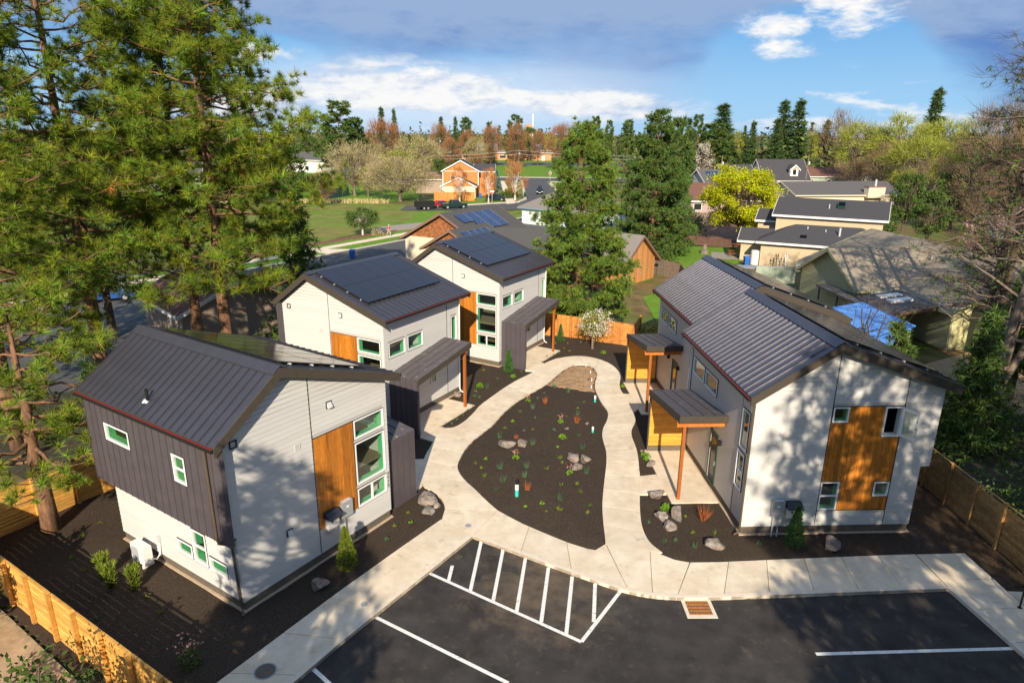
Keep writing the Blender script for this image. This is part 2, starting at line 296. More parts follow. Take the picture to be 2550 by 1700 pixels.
# ---------------------------------------------------------------- helpers
class MB:
    """collects shapes, build() links them as ONE mesh object"""
    def __init__(s): s.v = []; s.f = []
    def add(s, vs, fs):
        o = len(s.v); s.v += [tuple(q) for q in vs]; s.f += [tuple(i + o for i in f) for f in fs]; return s
    def hexa(s, p):   # 8 points: bottom 4 (ccw), top 4
        return s.add(p, [(3, 2, 1, 0), (4, 5, 6, 7), (0, 1, 5, 4), (1, 2, 6, 5), (2, 3, 7, 6), (3, 0, 4, 7)])
    def box(s, x0, x1, y0, y1, z0, z1):
        return s.hexa([(x0, y0, z0), (x1, y0, z0), (x1, y1, z0), (x0, y1, z0), (x0, y0, z1), (x1, y0, z1), (x1, y1, z1), (x0, y1, z1)])
    def prism(s, poly, z0, z1):
        n = len(poly)
        return s.add([(x, y, z0) for x, y in poly] + [(x, y, z1) for x, y in poly],
                     [tuple(range(n - 1, -1, -1)), tuple(range(n, 2 * n))] + [(i, (i + 1) % n, n + (i + 1) % n, n + i) for i in range(n)])
    def extr(s, pts, d):  # polygon of 3d points extruded by vector d
        n = len(pts)
        return s.add(list(pts) + [(p[0] + d[0], p[1] + d[1], p[2] + d[2]) for p in pts],
                     [tuple(range(n - 1, -1, -1)), tuple(range(n, 2 * n))] + [(i, (i + 1) % n, n + (i + 1) % n, n + i) for i in range(n)])
    def tube(s, pts, rad, n=8, cap=True):
        pts = [Vector(p) for p in pts]; o = len(s.v); k = len(pts)
        if not hasattr(rad, '__len__'): rad = [rad] * k
        for i, p in enumerate(pts):
            d = (pts[min(i + 1, k - 1)] - pts[max(i - 1, 0)]); d = d.normalized() if d.length > 1e-9 else Vector((0, 0, 1))
            a = d.orthogonal().normalized() if abs(d.z) < 0.95 else Vector((1, 0, 0)); a = (a - d * a.dot(d)).normalized(); b = d.cross(a)
            for j in range(n):
                t = 2 * math.pi * j / n; s.v.append(tuple(p + (a * math.cos(t) + b * math.sin(t)) * rad[i]))
        for i in range(k - 1):
            for j in range(n):
                s.f.append((o + i * n + j, o + i * n + (j + 1) % n, o + (i + 1) * n + (j + 1) % n, o + (i + 1) * n + j))
        if cap: s.f += [tuple(o + j for j in range(n - 1, -1, -1)), tuple(o + (k - 1) * n + j for j in range(n))]
        return s
    def mesh(s, name):
        me = bpy.data.meshes.new(name); me.from_pydata(s.v, [], s.f); me.update(); return me
    def build(s, name, mat, parent=None, smooth=False, loc=None):
        me = s.mesh(name); me.materials.append(M[mat]); return link(name, me, parent, smooth, loc)
def link(name, me, parent=None, smooth=False, loc=None):
    if smooth: me.polygons.foreach_set('use_smooth', [True] * len(me.polygons))
    o = bpy.data.objects.new(name, me); col.objects.link(o)
    if parent is not None: o.parent = parent
    if loc is not None: o.location = loc
    return o
def tag(o, label, cat, group=None):
    o['label'] = label; o['category'] = cat
    if group: o['group'] = group
    return o
def thing(name, label, cat, loc=(0, 0, 0), rz=0.0, group=None):
    o = bpy.data.objects.new(name, None); col.objects.link(o); o.location = loc; o.rotation_euler = (0, 0, rz); o.empty_display_size = 0.3
    return tag(o, label, cat, group)
def struct(o): o['kind'] = 'structure'; return o
def copy_tree(o, parent=None):
    c = o.copy(); col.objects.link(c); c.parent = parent
    for ch in list(o.children): copy_tree(ch, c)
    return c
def inside(poly, P):
    """vectorised point in polygon"""
    x, y = P[:, 0], P[:, 1]; r = np.zeros(len(P), bool); n = len(poly); j = n - 1
    for i in range(n):
        xi, yi = poly[i]; xj, yj = poly[j]
        cnd = ((yi > y) != (yj > y)) & (x < (xj - xi) * (y - yi) / (yj - yi + 1e-12) + xi)
        r ^= cnd; j = i
    return r
def fill(name, poly, z, mat, structure=True, parent=None):
    """flat sheet from a polygon, properly triangulated"""
    tri = tessellate_polygon([[Vector((x, y, 0)) for x, y in poly]])
    fs = []
    for i, j, k in tri:
        (ax, ay), (bx, by), (cx, cy) = poly[i], poly[j], poly[k]
        fs.append((i, j, k) if (bx - ax) * (cy - ay) - (by - ay) * (cx - ax) > 0 else (k, j, i))
    me = bpy.data.meshes.new(name); me.from_pydata([(x, y, z) for x, y in poly], [], fs); me.materials.append(M[mat])
    o = link(name, me, parent)
    if structure and parent is None: struct(o)
    return o
def slab(poly, z0, z1, name, mat, parent):
    """a thick piece of paving, edges slightly eased"""
    bm = bmesh.new(); vs = [bm.verts.new((x, y, z1)) for x, y in poly]; f = bm.faces.new(vs); f.normal_update()
    if f.normal.z < 0: f.normal_flip()
    r = bmesh.ops.extrude_face_region(bm, geom=[f]); nv = [g for g in r['geom'] if isinstance(g, bmesh.types.BMVert)]
    bmesh.ops.translate(bm, verts=nv, vec=(0, 0, 0)); 
    for v in vs: v.co.z = z0
    bmesh.ops.recalc_face_normals(bm, faces=bm.faces[:])
    bmesh.ops.triangulate(bm, faces=[g for g in bm.faces if len(g.verts) > 4])
    me = bpy.data.meshes.new(name); bm.to_mesh(me); bm.free(); me.materials.append(M[mat]); return link(name, me, parent)
def resample(pts, n):
    P = np.array(pts, float); d = np.r_[0, np.cumsum(np.hypot(*np.diff(P, axis=0).T))]; t = np.linspace(0, d[-1], n)
    return np.c_[np.interp(t, d, P[:, 0]), np.interp(t, d, P[:, 1])]
def smooth_curve(pts, it=2):
    P = [np.array(p, float) for p in pts]
    for _ in range(it):
        Q = [P[0]]
        for a, b in zip(P[:-1], P[1:]): Q += [a * .75 + b * .25, a * .25 + b * .75]
        Q.append(P[-1]); P = Q
    return P
rs = random.Random(7)

# ---------------------------------------------------------------- surveyed outlines (metres, camera stands over the origin)
ISLAND=[(5.22,44.56),(5.63,44.1),(5.81,43.06),(5.76,42.19),(5.48,41.08),(5.31,40.01),(5.33,39.01),(5.43,37.58),(5.64,36.46),(5.62,35.71),(5.41,34.78),(5.11,33.98),(4.91,33.04),(4.87,32.14),(4.89,31.12),(4.76,29.99),(4.6,29.08),(4.33,27.66),(4.1,26.36),(3.98,25.5),(3.88,24.37),(3.82,23.31),(3.78,22.91),(3.6,22.61),(3.33,22.49),(3.05,22.56),(2.28,22.98),(1.44,23.58),(0.56,24.25),(-0.04,24.8),(-0.55,25.3),(-1.09,26.13),(-1.66,27.14),(-2.1,27.8),(-2.43,28.5),(-2.6,29.15),(-2.59,29.68),(-2.4,30.96),(-2.09,31.98),(-1.67,32.88),(-1.15,33.83),(-0.78,34.83),(-0.46,35.88),(0.22,37.44),(1.13,38.89),(2.2,40.45),(2.85,41.83),(3.42,43.13),(4.0,44.05),(4.54,44.47)]
SANDP=[(5.21,44.49),(5.62,44.04),(5.79,43.06),(5.74,42.19),(5.46,41.07),(5.29,40.01),(5.27,39.25),(4.46,39.36),(3.55,39.58),(2.83,39.95),(2.2,40.4),(2.85,41.77),(3.42,43.08),(3.99,43.99),(4.54,44.41)]
P_OUT=[(-2.82,25.44),(-2.95,26.04),(-3.35,26.74),(-4.08,27.36),(-4.37,28.46),(-4.34,30.11),(-4.08,31.94),(-3.94,32.83),(-3.72,33.77),(-3.21,33.59),(-2.65,34.48),(-2.26,35.51),(-1.87,36.94),(-1.3,38.1),(-0.52,39.73),(0.32,41.2),(1.06,42.2),(1.62,43.08),(2.29,44.69),(3.18,45.71),(4.17,46.27),(5.14,46.4),(5.95,46.03),(6.7,45.24),(7.17,44.15),(7.34,42.96),(7.29,41.95),(7.03,40.85),(6.92,39.8),(6.98,39.05),(7.12,37.62),(7.16,36.07),(7.1,35.02),(6.88,34.42),(6.57,33.54),(6.47,32.71),(6.49,31.49),(6.4,30.34),(6.22,29.11),(6.15,28.46),(5.83,26.77),(5.61,25.53),(5.46,24.4),(5.46,23.54),(5.58,22.94),(5.92,22.37)]
P_IN=[(-0.55,25.3),(-1.09,26.13),(-1.66,27.14),(-2.1,27.8),(-2.43,28.5),(-2.6,29.15),(-2.59,29.68),(-2.4,30.96),(-2.09,31.98),(-1.67,32.88),(-1.15,33.83),(-0.78,34.83),(-0.46,35.88),(0.22,37.44),(1.13,38.89),(2.2,40.45),(2.85,41.83),(3.42,43.13),(3.71,43.59),(4.0,44.05),(4.54,44.47),(5.22,44.56),(5.63,44.1),(5.81,43.06),(5.76,42.19),(5.58,41.49),(5.48,41.08),(5.31,40.01),(5.33,39.01),(5.38,38.28),(5.43,37.58),(5.64,36.46),(5.62,35.71),(5.41,34.78),(5.11,33.98),(4.91,33.04),(4.87,32.14),(4.89,31.12),(4.76,29.99),(4.6,29.08),(4.33,27.66),(4.1,26.36),(3.98,25.5),(3.88,24.37),(3.82,23.31),(3.78,22.91)]
CURB=[(-6.59,15.48),(-5.33,17.44),(-1.5,23.35),(3.49,20.37),(4.69,19.86),(6.02,19.71),(7.49,19.78),(15.8,20.38),(16.17,17.18),(16.36,15.97)]
WALK_L=[(-9.27,14.32),(-8.58,15.73),(-5.95,19.98),(-4.24,22.57),(-3.16,24.16),(-2.89,24.56),(-2.82,25.41)]
WALK_N=[(4.54,26.61),(4.97,25.66),(5.19,24.89),(5.47,24.16),(5.45,23.34),(5.58,22.68),(5.82,22.26),(6.3,21.91),(6.82,21.76),(7.94,21.8),(11.13,22.07),(14.58,22.35),(17.74,22.53),(17.8,20.24),(18.38,20.22),(19.25,20.23)]
LN0=[(-2.96,21.11),(2.33,17.69)]
LN1=[(2.33,17.69),(3.95,20.18)]
LN2=[(-4.48,18.73),(-0.01,15.97)]
LN3=[(-2.17,21.6),(-2.23,20.66)]
LN4=[(-1.15,23.22),(-1.4,20.14)]
LN5=[(-0.27,22.65),(-0.57,19.61)]
LN6=[(0.6,22.1),(0.25,19.1)]
LN7=[(1.46,21.55),(1.07,18.58)]
LN8=[(2.31,21.02),(1.87,18.05)]
LN9=[(3.11,20.62),(2.83,18.61)]
LN10=[(9.69,17.26),(16.13,17.59)]
LN11=[(-6.03,16.52),(-5.15,15.75)]
DRAIN=[(6.04,19.86),(7.04,19.88),(7.02,18.88),(6.07,18.83)]
GRATE=[(6.12,19.65),(6.96,19.69),(6.97,19.0),(6.12,18.95)]
RUSH=[(-0.6,32.38),(1.25,36.25),(3.5,38.84),(3.78,35.36),(1.12,31.38),(-0.53,28.85),(0.77,28.87),(0.65,27.95),(-0.37,27.66),(2.17,26.03),(3.59,28.64),(3.66,31.11),(-1.54,39.7),(2.73,39.82)]
REDG=[(2.03,37.04),(3.67,34.35),(0.75,26.88),(0.29,32.14)]
FLOWER=[(1.0,37.59),(2.74,34.23),(0.25,29.84),(2.79,28.48)]
SPROUT=[(1.37,34.79),(0.69,33.04),(2.38,31.08),(3.14,26.8),(2.45,29.88),(2.49,29.43),(1.71,28.75),(3.07,27.52),(-1.24,29.88),(-1.72,29.49),(-1.27,28.19),(-1.41,28.97),(-0.62,26.99),(1.38,25.72),(1.54,25.13),(2.11,25.26),(0.65,25.52),(3.49,25.76),(3.3,25.17),(2.35,33.18),(1.16,33.15),(3.61,32.66),(2.31,27.31),(0.09,34.46),(0.51,35.91),(-0.35,33.68),(3.9,36.32),(4.39,37.33),(2.04,38.8),(1.6,37.95),(2.57,46.24),(3.07,46.59),(3.48,47.12),(4.31,49.49),(3.94,48.19),(-2.25,39.18),(-2.26,38.44),(-1.98,38.21),(-2.29,36.71),(-2.53,36.16),(-2.77,35.51),(-3.04,34.79),(-3.31,34.28),(-1.92,43.12),(-0.93,41.57),(0.68,42.9),(4.27,47.49)]
MOUND=[(2.72,32.19),(-2.02,39.99),(0.11,41.94),(6.8,47.22),(6.77,30.37),(7.14,40.32),(3.23,49.38)]
SPR2=[(-4.78,24.09),(-4.13,24.32),(-4.37,25.07),(-4.93,23.11)]
SPR3=[(7.47,23.8),(6.63,23.21),(6.17,23.15),(7.27,22.76),(7.46,25.01),(8.31,23.75),(8.38,22.75),(5.82,24.54),(9.94,23.1)]
ROCK=[(-0.18,31.1),(0.63,31.29),(3.02,29.82),(3.65,29.68),(3.15,28.99),(3.0,33.38),(4.28,34.31),(-3.64,25.92),(-3.18,25.51),(-3.48,25.1),(-3.34,38.41),(6.88,29.59),(6.48,26.55),(6.71,31.09)]
ROCK2=[(6.38,24.78),(7.06,24.9),(6.52,24.05),(7.98,22.84)]
ROCK3=[(12.76,22.81)]
ROCK4=[(-6.77,20.17)]
PIPE=[(0.28,26.43),(5.07,37.69),(4.44,33.32),(5.17,44.08),(5.35,42.74),(5.26,41.2),(5.1,40.01)]
ORANGE=[(8.13,24.71)]
MND2=[(6.75,25.57),(6.74,30.16)]
CONE=[(-0.22,42.73),(3.77,49.85)]
CONE2=[(11.2,22.88)]
CONE3=[(-6.04,21.24)]
UPSHRUB=[(-14.65,20.54),(-14.06,19.98),(-13.22,19.95)]
ROSE=[(-9.68,16.43)]
DWARF=[(6.1,48.26)]
BOXES=[(-16.63,22.39),(-16.29,22.11)]
SPR4=[(-15.58,20.95),(-10.34,17.62),(-11.7,18.73),(-12.58,19.57),(-16.92,24.12),(-17.09,23.12),(-13.63,18.42),(-16.59,21.73)]

# ---------------------------------------------------------------- large structure: ground, streets, lawns
g = MB(); g.add([(-9000, -3000, -.26), (9000, -3000, -.26), (9000, 14000, -.26), (-9000, 14000, -.26)], [(0, 1, 2, 3)])
struct(g.build('ground', 'earth'))
hl = MB()
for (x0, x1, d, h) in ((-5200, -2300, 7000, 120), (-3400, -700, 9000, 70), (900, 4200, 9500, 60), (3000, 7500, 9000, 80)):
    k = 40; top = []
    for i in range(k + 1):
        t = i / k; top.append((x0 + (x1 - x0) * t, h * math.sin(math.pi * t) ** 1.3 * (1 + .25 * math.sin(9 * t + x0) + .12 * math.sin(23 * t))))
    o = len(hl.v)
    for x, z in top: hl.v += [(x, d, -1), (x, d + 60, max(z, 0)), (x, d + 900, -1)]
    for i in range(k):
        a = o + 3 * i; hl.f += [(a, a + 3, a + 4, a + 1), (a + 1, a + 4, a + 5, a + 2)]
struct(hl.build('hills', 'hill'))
# yards and lawns
YARD = [(-70, 10), (-20.8, 22), (-17.9, 27.5), (-13, 52), (10, 52), (19.2, 40), (19.2, 5), (75, 5), (110, 140), (90, 230), (13, 230), (13, 170), (-9, 125), (-60, 60)]
fill('yard_ground', YARD, -0.215, 'yard')
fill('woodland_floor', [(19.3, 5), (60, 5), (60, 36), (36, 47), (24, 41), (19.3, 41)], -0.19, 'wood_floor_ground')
fill('dry_clearing', [(24.5, 38), (34, 36), (46, 44), (46, 52), (37, 50), (30, 46), (25, 43)], -0.185, 'bare_path')
fill('bare_path', [(-30, 8), (-6, 8), (-10.2, 14.2), (-18.6, 19.9), (-22, 22), (-30, 22)], -0.18, 'bare_path')
fill('driveway', [(-60, 30), (-31, 33), (-27.5, 39.4), (-20, 43), (-15, 55), (-24, 75), (-40, 78), (-62, 60)], -0.19, 'old_asphalt')
fill('pale_apron', [(-37.5, 62.0), (-31, 66), (-36, 78), (-43, 74)], -0.182, 'concrete')
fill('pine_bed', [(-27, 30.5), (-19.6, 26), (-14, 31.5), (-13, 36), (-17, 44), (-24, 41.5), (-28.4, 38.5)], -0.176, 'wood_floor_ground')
# the street that runs past the lawn on the left, its kerbs, verge and sidewalk (direction 58.5 degrees)
sdx, sdy = math.cos(R(58.6)), math.sin(R(58.6)); snx, sny = -sdy, sdx
def st(s, o): return (-24.79 + sdx * s + snx * o, 88.44 + sdy * s + sny * o)
fill('street', [st(-90, -10.5), st(60, -10.5), st(60, 0), st(-90, 0)], -0.17, 'street')
def strip(name, o0, o1, s0, s1, z0, z1, mat, step=None, piece=None):
    if step is None:
        return struct(MB().prism([st(s0, o0), st(s1, o0), st(s1, o1), st(s0, o1)][::-1], z0, z1).build(name, mat))
    b = MB().prism([st(s0, o0 + .02), st(s1, o0 + .02), st(s1, o1 - .02), st(s0, o1 - .02)][::-1], z0, z1 - .03).build(name, mat); struct(b)
    s = s0
    while s < s1 - .1:
        e = min(s + step, s1); MB().prism([st(s + .012, o0), st(e - .012, o0), st(e - .012, o1), st(s + .012, o1)][::-1], z1 - .028, z1).build(piece, mat, b); s = e
    return b
strip('street_kerb', 0, 0.35, -90, 62, -.26, -.05, 'kerb_far')
struct(MB().prism([st(-90, .35), st(62, .35), st(62, 3.0), st(-90, 3.0)][::-1], -.26, -.06).build('verge_lawn', 'lawn_bright'))
strip('street_sidewalk', 3.0, 4.7, -40, 30, -.26, -.03, 'concrete', 1.6, 'slab')
struct(MB().prism([st(-60, 4.7), st(62, 4.7), st(62, 6.6), st(-60, 6.6)][::-1], -.26, -.05).build('front_lawn', 'lawn'))
struct(MB().prism([st(-3, 6.6), st(22, 6.6), st(24, 9.0), st(-3, 8.6)][::-1], -.26, -.04).build('garden_bed', 'garden_red'))
struct(MB().prism([st(18, 9.1), st(34, 6.0), st(38, 9.5), st(24, 13)][::-1], -.26, -.034).build('gravel_bed', 'gravel'))
struct(MB().prism([st(0.5, .0), st(5, .0), st(3.0, 3.0), st(0.0, 3.0)][::-1], -.2, -.045).build('driveway_apron', 'concrete'))
fill('meadow', [(-75, 92), (-30.5, 96), (-25, 108), (-13, 127), (-12, 138), (-19, 142.2), (-24, 142.9), (-24.1, 153), (-29, 158.5), (-85, 155)], -0.20, 'meadow')
fill('far_lawn', [(-95, 157), (-29, 159.5), (-24, 172), (-28, 215), (-100, 215)], -0.20, 'lawn_bright')
fill('corner_lawn', [(-20, 122), (-7.5, 113), (4, 125), (-1.5, 141), (-9, 144), (-19, 142)], -0.195, 'lawn_bright')
fill('cross_street', [(-24, 143.0), (-22, 143.2), (-10, 144.8), (2, 147), (5, 118), (13, 100), (20, 103), (12.3, 165), (12, 232), (60, 234), (60, 257), (-75, 259), (-70, 238), (3.6, 240), (3.6, 170), (1.5, 162.5), (-9.9, 154.8), (-24, 152.2)], -0.172, 'street')
fill('street_corner_lawn', [(3.0, 126.5), (6.5, 127.5), (4.4, 139), (1.0, 138)], -0.165, 'lawn_bright')
struct(MB().prism([(-22, 152.8), (-9.9, 155.1), (1.5, 162.8), (3.3, 170), (3.3, 239.5), (2.6, 239.5), (2.6, 171), (.8, 163.6), (-10.2, 156), (-22, 153.6)][::-1], -.26, -.03).build('cross_street_kerb', 'kerb_far'))
struct(MB().prism([(-4.6, 236), (-3.2, 236), (0.4, 160.5), (-1.6, 158.9)][::-1], -.26, -.035).build('cross_sidewalk', 'concrete'))
fill('corner_verge', [(-22, 153.7), (-10.2, 156.1), (-2.2, 159.5), (-4.0, 176), (-9, 176), (-23, 161)], -0.19, 'lawn')
fill('road_verge', [(.6, 165), (2.5, 171), (2.5, 238), (-2.9, 236)], -0.188, 'meadow')
struct(MB().prism([(12.2, 236), (11.4, 232), (12.1, 200), (14, 200), (20, 236)][::-1], -.26, -.04).build('far_corner_walk', 'concrete'))
fill('far_corner_grass', [(12.6, 231), (12.7, 222), (16, 222), (17.5, 231)], -0.03, 'lawn_bright')
struct(MB().prism([(-75, 258.6), (60, 256.6), (60, 258), (-75, 260)][::-1], -.26, -.02).build('school_kerb', 'kerb_far'))
fill('school_lawn', [(-110, 260), (80, 258), (85, 358), (-115, 360)], -0.18, 'lawn_bright')
fill('school_drive', [(-115, 361), (85, 359), (85, 392), (-115, 394)], -0.17, 'street')
fill('school_strip', [(-115, 394), (85, 392), (85, 425), (-115, 427)], -0.185, 'lawn')
fill('small_lawn', [(18.3, 77.5), (22.5, 78), (29.5, 86), (34, 97), (24, 101.5), (19, 95)], -0.18, 'lawn_bright')
fill('side_lawn', [(12.6, 55), (17.2, 60.5), (17.0, 71), (13.2, 66)], -0.18, 'lawn_bright')
fill('bark_bed', [(19, 101.5), (34, 97.2), (44, 106), (42, 125), (22, 120)], -0.18, 'garden_red')
fill('patio', [(26.5, 88.5), (31, 88), (33, 93), (28, 94)], -0.165, 'gravel')
# dry grass line across the meadow: too many blades to count
def blades(n, pos, h, w, mat, name, spread=0.25, seed=1, parent=None):
    q = np.random.default_rng(seed); P = pos(q, n); a = q.uniform(0, 6.283, n); hh = h * q.uniform(.5, 1.2, n)
    dx, dy = np.cos(a) * w / 2, np.sin(a) * w / 2; lx, ly = q.normal(0, spread, n) * hh, q.normal(0, spread, n) * hh
    V = np.zeros((n, 3, 3)); V[:, 0] = np.c_[P[:, 0] - dx, P[:, 1] - dy, P[:, 2]]; V[:, 1] = np.c_[P[:, 0] + dx, P[:, 1] + dy, P[:, 2]]; V[:, 2] = np.c_[P[:, 0] + lx, P[:, 1] + ly, P[:, 2] + hh]
    return tri_mesh(name, V.reshape(-1, 3), mat, parent, tint=np.repeat(q.uniform(.7, 1.25, n), 3))
def tri_mesh(name, V, mat, parent=None, tint=None, link_it=True):
    n = len(V); me = bpy.data.meshes.new(name)
    me.vertices.add(n); me.vertices.foreach_set('co', np.ascontiguousarray(V, dtype=np.float32).ravel())
    me.loops.add(n); me.loops.foreach_set('vertex_index', np.arange(n, dtype=np.int32))
    k = n // 3; me.polygons.add(k); me.polygons.foreach_set('loop_start', np.arange(0, n, 3, dtype=np.int32))
    me.update(calc_edges=True)
    if tint is not None:
        t = np.asarray(tint, np.float32)
        if t.ndim == 1: t = np.c_[t, t, t]
        at = me.attributes.new('tint', 'FLOAT_COLOR', 'POINT'); at.data.foreach_set('color', np.c_[t, np.ones(n)].astype(np.float32).ravel())
    me.materials.append(M[mat])
    return link(name, me, parent) if link_it else me
def dpos(q, n):
    t = q.uniform(0, 1, n); return np.c_[-86 + 57 * t, 155.6 + 2.2 * t + q.normal(0, .45, n), np.full(n, -.2)]
o = blades(2600, dpos, 1.1, .22, 'dry_grass', 'dry_grass', .3, 3); o['kind'] = 'stuff'; o['label'] = 'line of pale dry grass across the meadow'; o['category'] = 'grass'

# ---------------------------------------------------------------- the site: walkways, parking, mulch
ZT = 0.05                                   # top of the concrete
wk = struct(MB().box(-2.2, -1.9, 24.3, 24.5, -.3, -.2).build('walkway', 'concrete'))
SLABS = []
def paving(left, right, step, sub=6):
    """slabs between two edge curves, tooled joints left open between them"""
    n0 = max(2, int(round(np.hypot(*np.diff(np.array(resample(left, 60) + resample(right, 60)) / 2, axis=0).T).sum() / step)))
    A, B = resample(left, n0 * sub + 1), resample(right, n0 * sub + 1)
    for i in range(n0):
        a, b = A[i * sub:(i + 1) * sub + 1].copy(), B[i * sub:(i + 1) * sub + 1].copy()
        for q in (a, b):
            d0 = q[1] - q[0]; q[0] += d0 / (np.linalg.norm(d0) + 1e-9) * .010; d1 = q[-2] - q[-1]; q[-1] += d1 / (np.linalg.norm(d1) + 1e-9) * .010
        poly = [tuple(p) for p in a] + [tuple(p) for p in b[::-1]]
        SLABS.append(poly); slab(poly, -.16, ZT + rs.uniform(-.002, .002), 'slab', 'concrete', wk)
CB = [np.array(p) for p in CURB]
CORN = CB[2]
# left walk beside the parking bays
paving([p for p in WALK_L[:6]], [CB[0] + np.array((-.45, -.9)), CB[1], CORN], 1.75)
SLABS.append([(-2.89, 24.56), (-1.5, 23.35), (-.55, 25.3), (-2.82, 25.44)]); slab([(-2.86, 24.58), (-1.5, 23.37), (-.57, 25.29), (-2.81, 25.42)], -.16, ZT, 'slab', 'concrete', wk)
# walk along the head of the bays, then past the right hand house
isl = [np.array(p) for p in ISLAND]
low = isl[24:31][::-1]
curve = smooth_curve(CB[2:8], 2)
kidx = int(np.argmin([np.linalg.norm(p - np.array((4.3, 20.0))) for p in curve]))
paving([p for p in low] + [np.array((3.78, 22.9))], curve[:kidx + 1], 1.7)
paving([np.array((3.80, 22.9)), np.array((5.56, 22.70)), np.array((5.82, 22.26)), np.array((6.3, 21.91)), np.array((6.82, 21.76))], curve[kidx:kidx + 6], 1.4)
kk = kidx + 5
paving([np.array((6.84, 21.76)), np.array((7.94, 21.8)), np.array((11.13, 22.07)), np.array((14.58, 22.35)), np.array((15.75, 22.42))], curve[kk:], 1.6)
paving([np.array((17.74, 22.53)), np.array((17.8, 20.4)), np.array((17.95, 17.0)), np.array((18.1, 13))], [np.array((15.8, 22.42)), np.array((15.82, 20.38)), np.array((16.17, 17.18)), np.array((16.5, 13))], 1.7)
for pl in ([(17.83, 20.26), (19.0, 20.2), (19.0, 17.2), (17.97, 17.2)],):
    SLABS.append(pl); slab(pl, -.16, ZT - .004, 'slab', 'concrete', wk)
# loop path
po, pi = [np.array(p) for p in P_OUT], [np.array(p) for p in P_IN]
paving(smooth_curve(po[:20], 1), smooth_curve(pi[:20], 1), 1.6)
paving(smooth_curve(po[19:30], 1), smooth_curve(pi[19:30], 1), 1.6)
paving(smooth_curve(po[29:], 1), smooth_curve(pi[29:], 1), 1.5)
CONN = [[(-4.4, 26.75), (-4.06, 27.36), (-4.35, 28.46), (-4.30, 30.0), (-6.6, 29.7), (-7.4, 28.9)],
        [(-4.85, 32.46), (-4.06, 31.94), (-3.92, 32.83), (-3.70, 33.77), (-4.15, 33.8)],
        [(.95, 43.16), (1.64, 43.08), (2.31, 44.69), (1.85, 44.9)],
        [tuple(po[39]), tuple(po[40]), (7.30, 26.9), (7.2, 28.7)],
        [tuple(po[29]), tuple(po[31]), (7.75, 37.0), (7.7, 38.9)]]
for pl in CONN: SLABS.append(pl); slab(pl, -.14, ZT - .008, 'slab', 'concrete', wk)
# kerb along the bays
cv = [np.array((-7.04, 14.58))] + [CB[1], CORN] + list(curve[1:]) + [CB[8], np.array((16.5, 13))]
def offset(pts, d):
    out = []
    for i, p in enumerate(pts):
        a = pts[max(i - 1, 0)]; b = pts[min(i + 1, len(pts) - 1)]; t = (b - a) / np.linalg.norm(b - a); out.append(p + np.array((t[1], -t[0])) * d)
    return out
kb = MB(); inner_k, outer_k = offset(cv, -.16), cv
for i in range(len(cv) - 1):
    a, b, c2, d2 = inner_k[i], inner_k[i + 1], outer_k[i + 1], outer_k[i]
    kb.hexa([(*d2, -.2), (*c2, -.2), (*b, -.2), (*a, -.2), (*d2, ZT + .007), (*c2, ZT + .007), (*b, ZT + .012), (*a, ZT + .012)])
struct(kb.build('kerb', 'curb'))
PARK = [tuple(p) for p in outer_k] + [(16.3, 4), (-14, 4)]
park = fill('parking_lot', PARK, -.08, 'asphalt')
def stripe(a, b, w=.11, z=-.076):
    a, b = np.array(a), np.array(b); t = (b - a) / np.linalg.norm(b - a); nn = np.array((-t[1], t[0])) * w / 2
    q = [a - nn, b - nn, b + nn, a + nn]; me = MB().add([(*p, z) for p in q], [(0, 1, 2, 3)]).build('painted_line', 'line_paint', park); return me
for i, ln in enumerate((LN0, LN1, LN2, LN3, LN4, LN5, LN6, LN7, LN8, LN9, LN10, LN11)):
    stripe(ln[0], ln[1], .13, -.076 + .0012 * (i in (0,)) + (.0024 if i == 1 else 0))
# storm drain
dr = thing('storm_drain', 'square rusty storm drain grate set in concrete beside the kerb', 'drain', (6.54, 19.36, -.079), R(1))
b = MB()
for q in ((-.52, .52, -.52, -.36), (-.52, .52, .36, .52), (-.52, -.40, -.36, .36), (.40, .52, -.36, .36)): b.box(*q, 0.0, .016)
b.build('concrete_collar', 'curb', dr)
MB().box(-.40, .40, -.36, .36, -.02, .002).build('pit', 'black', dr)
for i in range(5): MB().box(-.39, .39, -.34 + i * .163, -.30 + i * .163, .003, .016).build('grate_bar', 'rust', dr)
for i in range(14): MB().box(-.385 + i * .0565, -.355 + i * .0565, -.35, .35, .004, .012).build('grate_bar', 'rust', dr)
# covers let into the walk
for nm, (x, y), rr, lab in (('manhole_cover', (-7.3, 16.2), .34, 'round iron manhole cover in the shaded left walk'), ('cleanout_cover', (-4.98, 19.22), .12, 'small round cleanout cover in the left walk'), ('cleanout_cover', (-1.73, 24.1), .13, 'small round cleanout cover near the kerb corner')):
    t = thing(nm, lab, 'cover', (x, y, ZT + .003)); MB().tube([(0, 0, -.02), (0, 0, .004)], rr, 24).build('rim', 'metal_grey', t); MB().tube([(0, 0, .0045), (0, 0, .008)], rr * .86, 24).build('lid', 'metal_grey' if rr < .2 else 'concrete_base', t)
